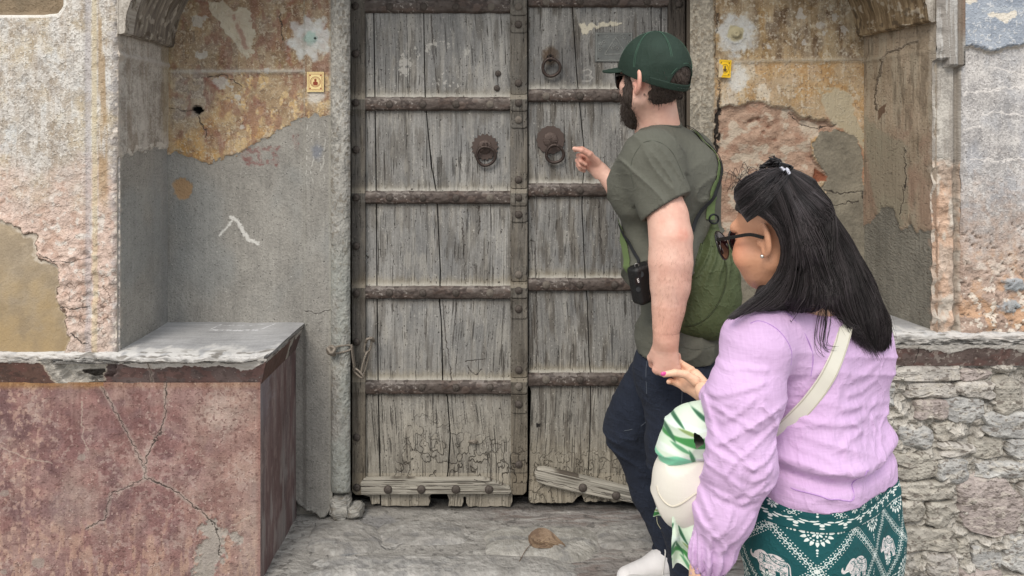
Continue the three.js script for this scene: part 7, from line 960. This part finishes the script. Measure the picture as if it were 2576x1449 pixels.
  add(woman, 'trousers', tg, tM, 'teal trousers printed with white elephants and diamond chains');
  // hanging leaf fringe printed at the waistband: a flat woven border sewn on
  const fc = document.createElement('canvas'); fc.width = 512; fc.height = 128; const h = fc.getContext('2d'); h.fillStyle = '#0d4f53'; h.fillRect(0, 0, 512, 128); h.fillStyle = h.strokeStyle = '#e2e8e4'; for (let i = 0; i < 8; i++) { const x = i * 64 + 32; h.lineWidth = 6; h.beginPath(); h.arc(x - 32, 10, 24, 0.3, 2.8); h.stroke(); for (const [dx, dy, a, l] of [[0, 62, 0, 26], [-13, 48, 0.7, 20], [13, 48, -0.7, 20], [-22, 30, 1.1, 16], [22, 30, -1.1, 16], [0, 92, 0, 12]]) { h.save(); h.translate(x + dx, dy); h.rotate(a); h.beginPath(); h.ellipse(0, 0, 7, l * 0.6, 0, 0, 7); h.fill(); h.restore(); } }
  const ft = new THREE.CanvasTexture(fc); ft.colorSpace = THREE.SRGBColorSpace; ft.wrapS = THREE.RepeatWrapping;
  const P = [], U = [], I = []; const NB = 120; for (let i = 0; i <= NB; i++) for (let k = 0; k < 5; k++) { const a = i / NB * Math.PI * 2, y = waistY - 0.017 - k * 0.0068, p = V(pAx.x + 0.22 * Math.sin(a), y, pAx.z + 0.22 * Math.cos(a)); for (let q = 0; q < 8; q++) { const d = trF(p.x, p.y, p.z) - 0.0022; const r = V(p.x - pAx.x, 0, p.z - pAx.z).normalize(); p.addScaledVector(r, -d * 0.95); } P.push(p.x, p.y, p.z); U.push(a * 0.155 / 0.14 * 0.5 * 0.9, 1 - k / 4 * 0.98); }
  for (let i = 0; i < NB; i++) for (let k = 0; k < 4; k++) { const a = i * 5 + k, b = a + 5; I.push(a, a + 1, b, b, a + 1, b + 1); } const fg = new THREE.BufferGeometry(); fg.setAttribute('position', new THREE.Float32BufferAttribute(P, 3)); fg.setAttribute('uv', new THREE.Float32BufferAttribute(U, 2)); fg.setIndex(I); fg.computeVertexNormals(); add(woman, 'waistband', fg, std({ map: ft, roughness: 0.92, side: THREE.DoubleSide }));
  for (const a of an) { const s = (x, y, z) => { const px = x - a.x, pz = z - a.z, u = (px * -0.74 + pz * -0.67), v = (px * 0.67 - pz * 0.74); return Math.max((Math.hypot((u - 0.07) / 0.125, v / 0.042) - 1) * 0.04, Math.abs(y - GND - 0.008) - 0.008); }; add(woman, 'sandal', mergeGeometries([meshSDF(s, boundsOf([V(a.x - 0.06, GND, a.z - 0.06)], 0.15), 0.006), tube([V(a.x - 0.08 + 0.04, GND + 0.012, a.z - 0.03 - 0.04), V(a.x - 0.075, GND + 0.055, a.z - 0.07), V(a.x - 0.03 - 0.05, GND + 0.012, a.z - 0.10)], 0.006, 16, 6)].map((q) => { const r = q.index ? q.toNonIndexed() : q; for (const k of Object.keys(r.attributes)) if (k !== 'position' && k !== 'normal') r.deleteAttribute(k); return r; })), std({ color: 0x4a3628 })); }
}
// ---- hair
{
  const hm = std({ color: 0x1f1c1e, roughness: 0.5 }), hm2 = std({ color: 0x2a2628, roughness: 0.38 });
  const shell = (x, y, z) => { const d = wHead0(x, y, z) - 0.008 - vn3(x * 60, y * 24, z * 60) * 0.003; const zf = y < 0.03 ? lerp(-0.034, -0.006, ss(-0.02, 0.03, y)) : lerp(-0.006, 0.096, Math.pow(ss(0.0, 1, (y - 0.03) / 0.062), 0.6)); const face = z - zf, low = -0.075 - y, ear = Math.abs(x) > 0.05 ? 0.050 - Math.hypot((y + 0.016) * 0.82, (z + 0.010) * 1.05) : -1; return Math.max(d, face, low, ear); };
  const mass = blend(0.04, rc(at(1990, 520, 1.70), at(2040, 640, 1.765), 0.060, 0.072), rc(at(2046, 640, 1.765), at(2112, 735, 1.815), 0.078, 0.068), rc(at(2112, 735, 1.815), at(2176, 815, 1.85), 0.066, 0.046), rc(at(2176, 815, 1.85), at(2186, 858, 1.85), 0.040, 0.026), rc(at(2040, 640, 1.72), at(2000, 694, 1.655), 0.062, 0.046), rc(at(2060, 690, 1.74), at(2026, 735, 1.675), 0.06, 0.04), rc(at(1985, 690, 1.685), at(1930, 735, 1.66), 0.038, 0.022), rc(at(1930, 735, 1.66), at(1850, 785, 1.635), 0.018, 0.007));
  const shW = local(wB, wC, wS, shell), all = (x, y, z) => mixr(shW(x, y, z), mass(x, y, z) + 0.012 - vn3(x * 40, y * 14, z * 40) * 0.006, 0.012);
  const hair = add(woman, 'hair', meshSDF(all, boundsOf([wC, at(2200, 880, 1.86), at(1830, 800, 1.63)], 0.14), 0.0048), hm);
  const skullF = local(wB, wC, wS, ell(V(0, 0.024, -0.014), V(0.090, 0.109, 0.110))), body = (x, y, z) => Math.min(mixr(skullF(x, y, z), mass(x, y, z), 0.03), blouseF(x, y, z));
  const G = { // guides: survey points from root to tip, nearest surface of the hair
    crown: [[[1846, 476, 1.60], [1872, 446, 1.585], [1920, 426, 1.58], [1970, 424, 1.60]], [[1846, 500, 1.58], [1884, 470, 1.56], [1930, 442, 1.56], [1974, 426, 1.59]], [[1862, 535, 1.565], [1900, 500, 1.545], [1944, 456, 1.55], [1978, 428, 1.59]], [[1880, 560, 1.555], [1920, 530, 1.535], [1960, 478, 1.545], [1984, 430, 1.59]]],
    side: [[[1882, 532, 1.56], [1922, 538, 1.545], [1968, 566, 1.55], [1988, 630, 1.58], [1976, 696, 1.60], [1922, 738, 1.61], [1866, 776, 1.615], [1834, 802, 1.61]], [[1940, 470, 1.545], [1974, 530, 1.54], [1992, 610, 1.57], [1990, 690, 1.60], [1950, 732, 1.61], [1890, 764, 1.62], [1842, 800, 1.615]], [[1965, 450, 1.56], [1998, 540, 1.555], [2008, 630, 1.60], [2010, 700, 1.66], [1990, 745, 1.67], [1960, 762, 1.65]]],
    back: [[[1972, 432, 1.58], [2000, 520, 1.57], [2016, 620, 1.61], [2044, 700, 1.68], [2090, 770, 1.73], [2124, 830, 1.76], [2130, 862, 1.76]], [[1980, 428, 1.59], [2022, 510, 1.60], [2048, 610, 1.65], [2082, 700, 1.71], [2130, 775, 1.76], [2160, 840, 1.785], [2164, 884, 1.79]], [[1986, 424, 1.60], [2036, 500, 1.64], [2070, 600, 1.69], [2114, 690, 1.75], [2172, 770, 1.80], [2204, 840, 1.81], [2200, 884, 1.81]], [[1990, 422, 1.62], [2044, 480, 1.69], [2086, 580, 1.745], [2136, 670, 1.79], [2206, 760, 1.83], [2240, 832, 1.83], [2236, 872, 1.83]]],
    under: [[[2010, 640, 1.62], [2024, 700, 1.66], [2060, 750, 1.70], [2072, 800, 1.70], [2042, 850, 1.68], [2044, 880, 1.675], [2076, 886, 1.69]], [[2020, 640, 1.62], [2040, 710, 1.67], [2082, 770, 1.72], [2088, 820, 1.71], [2062, 862, 1.69], [2066, 884, 1.69], [2100, 880, 1.70]]],
  };
  const geo = [], geo2 = [], geo3 = [];
  const hairTube = (pts, r, list) => { const c = new THREE.CatmullRomCurve3(pts), n = 18, P = [], N = [], I = []; let prev = null; for (let i = 0; i <= n; i++) { const t = i / n, p = c.getPoint(t), T = c.getTangent(t), ax = Math.abs(T.y) < 0.9 ? V(0, 1, 0) : V(1, 0, 0), b = T.clone().cross(ax).normalize(), q = b.clone().cross(T), w = r * (i === n ? 0.15 : Math.min(1, 0.5 + t * 3) * (1 - 0.55 * t * t)); for (let k = 0; k < 3; k++) { const a = k / 3 * Math.PI * 2, d = b.clone().multiplyScalar(Math.cos(a)).addScaledVector(q, Math.sin(a)); P.push(p.x + d.x * w, p.y + d.y * w, p.z + d.z * w); N.push(d.x, d.y, d.z); } } for (let i = 0; i < n; i++) for (let k = 0; k < 3; k++) { const a = i * 3 + k, b = i * 3 + (k + 1) % 3; I.push(a, a + 3, b, b, a + 3, b + 3); } const g = new THREE.BufferGeometry(); g.setAttribute('position', new THREE.Float32BufferAttribute(P, 3)); g.setAttribute('normal', new THREE.Float32BufferAttribute(N, 3)); g.setIndex(I); list.push(g); };
  const grow = (fam, n, spread, depth, r, wild = 0) => { for (let i = 0; i < n; i++) { const u = rnd() * (fam.length - 1), k = Math.min(fam.length - 2, Math.floor(u)), f = u - k, A = fam[k], B = fam[k + 1], m = Math.max(A.length, B.length), pts = [], jx = rr(-1, 1) * spread, jy = rr(-1, 1) * spread * 0.6, jd = rnd() * depth, ph = rnd() * 30, cut = Math.min(1, rr(0.86, 1.08)); const get = (g, t) => { const s = t * (g.length - 1), j = Math.min(g.length - 2, Math.floor(s)), e = s - j; return [0, 1, 2].map((c) => lerp(g[j][c], g[j + 1][c], e)); };
    for (let j = 0; j <= 9; j++) { const t = j / 9 * cut, a = get(A, Math.min(1, t)), b = get(B, Math.min(1, t)), w = Math.sin(Math.PI * Math.min(1, t * 1.3) * 0.5); const cl = (fbm(i % 90 * 3.1, t * 1.4, 2) - .5) * 12; pts.push(at(lerp(a[0], b[0], f) + (jx + cl + wild * (vn(ph, t * 4) - .5) * 40) * w, lerp(a[1], b[1], f) + (jy + wild * (vn(ph + 9, t * 4) - .5) * 30) * w, lerp(a[2], b[2], f) + jd * w - wild * 0.02 * w)); }
    const lift = rr(0.001, 0.008); let q = pts.map((p) => away(body, p, lift)); for (let s = 0; s < 3; s++) q = q.map((p, j) => j && j < 9 ? p.clone().multiplyScalar(0.5).addScaledVector(q[j - 1], 0.25).addScaledVector(q[j + 1], 0.25) : p); q.forEach((p) => away(body, p, lift * 0.6)); hairTube(q, r * rr(0.6, 1.4), (() => { const s = vn(u * 7 + fam.length * 9, 3.3) * 0.8 + rnd() * 0.4; return s > 0.86 ? geo3 : s > 0.62 ? geo2 : geo; })()); } };
  const link = [G.side[2], [[1968, 440, 1.57], [2002, 530, 1.56], [2014, 630, 1.605], [2020, 700, 1.66], [2024, 745, 1.69], [2034, 772, 1.69]], G.back[0]];
  grow(G.crown, 1100, 6, 0.02, 0.0008); grow(G.side, 900, 8, 0.02, 0.0008); grow(link, 900, 10, 0.02, 0.0008); grow(G.back, 2200, 12, 0.03, 0.00085); grow(G.under, 16, 14, 0.01, 0.0007, 0.5);
  grow(G.back, 170, 24, 0.0, 0.0004, 0.7); grow(G.side, 40, 14, 0.0, 0.0004, 0.6); grow(G.crown, 50, 10, 0.0, 0.0005, 0.8); grow(link, 24, 12, 0.0, 0.00045, 0.6);
  // flyaways round the brow and the tuft over the clip
  for (let i = 0; i < 24; i++) { const a = [rr(1850, 1930), rr(428, 470), 1.58], L = rr(20, 60); hairTube([at(...a), at(a[0] - L * 0.5, a[1] - rr(6, 22), a[2] - 0.01), at(a[0] - L * 0.75, a[1] + rr(-6, 16), a[2] - 0.01), at(a[0] - L * 0.85, a[1] + rr(14, 34), a[2] - 0.01)], 0.0006, geo); }
  for (let i = 0; i < 150; i++) { const x = rr(-1, 1); hairTube([at(1972 + rr(-6, 6), 424 + rr(-3, 3), 1.60), at(1956 + x * 12, 414 + rr(-6, 6), 1.60), at(1940 + x * 16, 396 + Math.abs(x) * 16 + rr(0, 8), 1.60 + rr(-.01, .01)), at(1926 + x * 20, 424 + rr(-8, 8), 1.60)], 0.0012, geo); }
  for (let i = 0; i < 40; i++) hairTube([at(1972, 424, 1.60), at(1955 + rr(-8, 8), 406 + rr(-6, 4), 1.60), at(1940 + rr(-8, 8), 394 + rr(-4, 10), 1.60)], 0.0012, geo);
  const strandM = std({ color: 0x232022, roughness: 0.44 }), strand2 = std({ color: 0x373234, roughness: 0.4 });
  addTo(woman, hair, 'strand', mergeGeometries(geo), strandM).userData.kind = 'stuff'; addTo(woman, hair, 'strand', mergeGeometries(geo2), strand2).userData.kind = 'stuff'; addTo(woman, hair, 'strand', mergeGeometries(geo3), std({ color: 0x4b4548, roughness: 0.4 })).userData.kind = 'stuff';
  // hair claw
  const clip = new THREE.Group(); clip.name = 'hair_clip'; woman.add(clip); const cb = std({ color: 0x101014, roughness: 0.15 }), cw = std({ color: 0xd9dcea, roughness: 0.25 });
  for (const [X, Y, rot, mt, w, hh] of [[1974, 417, 0.3, cb, 0.026, 0.010], [1968, 424, 0.9, cw, 0.012, 0.006], [1980, 428, 1.2, cw, 0.018, 0.007], [1986, 420, 0.5, cb, 0.014, 0.008], [1974, 432, 1.0, cb, 0.014, 0.005]]) { const q = new RoundedBoxGeometry(w, hh, 0.012, 2, 0.0025); q.rotateZ(-rot); const p = at(X, Y, 1.572); q.translate(p.x, p.y, p.z); addTo(woman, clip, 'clip_tooth', q, mt); }
}
// ------------------------------------------------------------------ her cream bag and printed scarf
{
  const bag = thing('shoulder_bag', 'cream shoulder bag with a wide strap across the lilac blouse', 'bag');
  const cM = std({ color: 0xe2ded4, roughness: 0.9, bumpMap: clothTex([200, 200, 200], 0.3, 81, 0.04, 0.2).bump, bumpScale: 1 });
  const f0 = blend(0.04, ell(at(1762, 1215, 1.70), V(0.092, 0.082, 0.07)), rc(at(1716, 1268, 1.70), at(1760, 1300, 1.70), 0.042, 0.036), rc(at(1712, 1190, 1.70), at(1770, 1170, 1.70), 0.045, 0.05));
  const f = (x, y, z) => f0(x, y, z) - (vn3(x * 9, y * 9, z * 9) - .5) * 0.014 - Math.pow(ridge3(x * 6 + y * 10, y * 6 - x * 4, z * 5), 3) * 0.006;
  const hitBag = (X, Y) => { let b = 1.7, m = 9; for (let d = 1.55; d < 1.8; d += 0.001) { const p = at(X, Y, d), v = f(p.x, p.y, p.z); if (v < 0) return d; if (v < m) { m = v; b = d; } } return b; };
  part('bag_body', meshSDF(f, boundsOf([at(1660, 1120, 1.7), at(1860, 1345, 1.7)], 0.07), 0.0055, planeUV(2)), cM, bag);
  part('piping', tube([[1652, 1222], [1657, 1240], [1666, 1256], [1678, 1268], [1692, 1274], [1708, 1270], [1728, 1258], [1750, 1242], [1772, 1226], [1790, 1214]].map(([X, Y]) => at(X, Y, hitBag(X, Y) - 0.0006)), 0.0022, 60, 6), std({ color: 0xcdc7b8, roughness: 0.8 }), bag);
  const strM = std({ color: 0xd8d6ca, roughness: 0.85, bumpMap: ironTex.bump, bumpScale: 0.15 });
  const pts = [[2138, 740, 1.82], [2124, 830, 1.78], [2104, 900, 1.745], [2074, 962, 1.71], [2036, 1014, 1.675], [1994, 1062, 1.65], [1950, 1100, 1.64]].map((p) => at(...p));
  const hitD = (X, Y) => { for (let d = 1.4; d < 2.1; d += 0.002) { const p = at(X, Y, d); if (Math.min(blouseCore(p.x, p.y, p.z) + 0.004, X > 1990 ? blouseF(p.x, p.y, p.z) : 1) < 0) return d; } return 1.8; };
  const line = [], N0 = 40; { const c = new THREE.CatmullRomCurve3([[2136, 770], [2118, 860], [2086, 940], [2040, 1008], [1986, 1064], [1930, 1112]].map(([a, b]) => V(a, b, 0))); for (let i = 0; i <= N0; i++) { const p = c.getPoint(i / N0); line.push([p.x, p.y, hitD(p.x, p.y)]); } for (let s = 0; s < 6; s++) for (let i = 1; i < N0; i++) line[i][2] = Math.min(line[i][2] + 0.001, (line[i - 1][2] + line[i][2] * 2 + line[i + 1][2]) / 4); }
  const sn = V(0.18, 0.12, 0.97).normalize(), sp = line.map((q) => at(q[0], q[1], q[2] - 0.006));
  part('strap', band(null, sp, 0.034, 0.003, 0, 70, sn), strM, bag); for (const s of [-1, 1]) part('strap_edge', band(null, sp.map((p, i) => { const T = sp[Math.min(N0, i + 1)].clone().sub(sp[Math.max(0, i - 1)]).normalize(), b = T.cross(sn).normalize(); return p.clone().addScaledVector(b, s * 0.0145).addScaledVector(sn, 0.0016); }), 0.0022, 0.0012, 0, 70, sn), std({ color: 0xb9b5a6, roughness: 0.9 }), bag);
  const scarf = thing('scarf', 'green leaf printed scarf draped over the cream bag', 'scarf');
  const c = document.createElement('canvas'); c.width = c.height = 512; const g = c.getContext('2d'); g.fillStyle = '#cfe0cc'; g.fillRect(0, 0, 512, 512);
  g.filter = 'blur(5px)'; const ribbon = (col, y, w, sl, ph) => { g.fillStyle = col; g.beginPath(); g.moveTo(-10, y); for (let x = -10; x <= 522; x += 16) g.lineTo(x, y + sl * x + 16 * Math.sin(x / 90 + ph)); for (let x = 522; x >= -10; x -= 16) g.lineTo(x, y + w * (0.75 + 0.35 * Math.sin(x / 70 + ph * 2)) + sl * x + 16 * Math.sin(x / 90 + ph)); g.fill(); };
  ribbon('#7cc9a6', 20, 90, -0.10, 0); ribbon('#dde9e0', 120, 60, -0.12, 1);  ribbon('#3f8a48', 250, 84, -0.12, 2);  ribbon('#d5e6da', 360, 60, -0.08, 3); 
  g.fillStyle = '#8a7160'; g.beginPath(); g.moveTo(330, 70); g.lineTo(440, 120); g.lineTo(420, 170); g.lineTo(360, 150); g.fill();
  g.fillStyle = '#2c6142'; for (const [lx, ly, ro, co] of [[90, 420, 0.7, '#2c6142'], [210, 110, 0.4, '#3f7d55'], [300, 440, 0.9, '#2c6142'], [460, 350, 0.6, '#3f7a48'], [120, 190, 1.1, '#58936a'], [390, 230, 0.8, '#2f5f46'], [180, 330, 1.3, '#8fa66a'], [420, 470, 0.3, '#58936a'], [40, 300, 0.5, '#356b4a']]) { g.fillStyle = co; g.save(); g.translate(lx, ly); g.rotate(ro); g.beginPath(); g.moveTo(0, -90); g.quadraticCurveTo(34, 0, 0, 90); g.quadraticCurveTo(-34, 0, 0, -90); g.fill(); g.restore(); }
  const t = new THREE.CanvasTexture(c); t.colorSpace = THREE.SRGBColorSpace; t.wrapS = t.wrapT = THREE.MirroredRepeatWrapping; const sM = new THREE.MeshPhysicalMaterial({ map: t, roughness: 0.75, side: THREE.DoubleSide, sheen: 0.3, sheenColor: new THREE.Color(0.8, 1, 0.9) });
  const top = (x, y, z) => { const b = blend(0.03, rc(at(1704, 1124, 1.69), at(1748, 1082, 1.69), 0.034, 0.052), rc(at(1748, 1082, 1.69), at(1800, 1070, 1.70), 0.052, 0.058), rc(at(1676, 1176, 1.70), at(1704, 1124, 1.69), 0.010, 0.032))(x, y, z); return b - Math.pow(ridge3((x + y) * 5, (y - x * 0.7) * 15, z * 6), 2) * 0.012 + 0.003; };
  part('bundle', meshSDF(top, boundsOf([at(1665, 1030, 1.7), at(1850, 1165, 1.7)], 0.07), 0.004, (p) => [(p.x - wx(1672, 1.66)) / 0.13, 1 - (p.y - wy(1175, 1.66)) / -0.125 * -1]), sM, scarf);
  const flap = (A, B, Cc, Dd, nm, amp) => { const [a, b, c0, d0] = [A, B, Cc, Dd].map((p) => at(...p)); const nu = 16, nv = 24; const gg = sheet(0, 1, 0, 1, nu, nv, (u, v) => { const p = a.clone().lerp(b, u).lerp(d0.clone().lerp(c0, u), v); p.z += amp * (Math.sin(u * 7 + v * 2) * 0.5 + (vn(u * 4, v * 4) - .5)); p.x += amp * 0.5 * (vn(v * 5, u * 2 + 7) - .5); return p; }, null); const u = gg.attributes.uv; for (let i = 0; i < u.count; i++) u.setXY(i, u.getX(i) * 0.55 + A[0] * 0.013, u.getY(i) * 0.9 + A[1] * 0.003); part(nm, gg, sM, scarf); };
  flap([1684, 1262, 1.66], [1760, 1300, 1.65], [1745, 1440, 1.66], [1692, 1418, 1.67], 'hanging_end', 0.02); flap([1692, 1150, 1.69], [1700, 1240, 1.72], [1700, 1300, 1.73], [1684, 1300, 1.72], 'hanging_end', 0.01); flap([1662, 1240, 1.73], [1700, 1270, 1.72], [1700, 1312, 1.72], [1643, 1296, 1.73], 'hanging_end', 0.008);
  part('loose_thread', tube([at(1652, 1300, 1.73), at(1654, 1316, 1.73), at(1662, 1330, 1.73)], 0.0006, 12, 4), std({ color: 0xc8c6a8 }), scarf);
}
renderer.render(scene, camera);
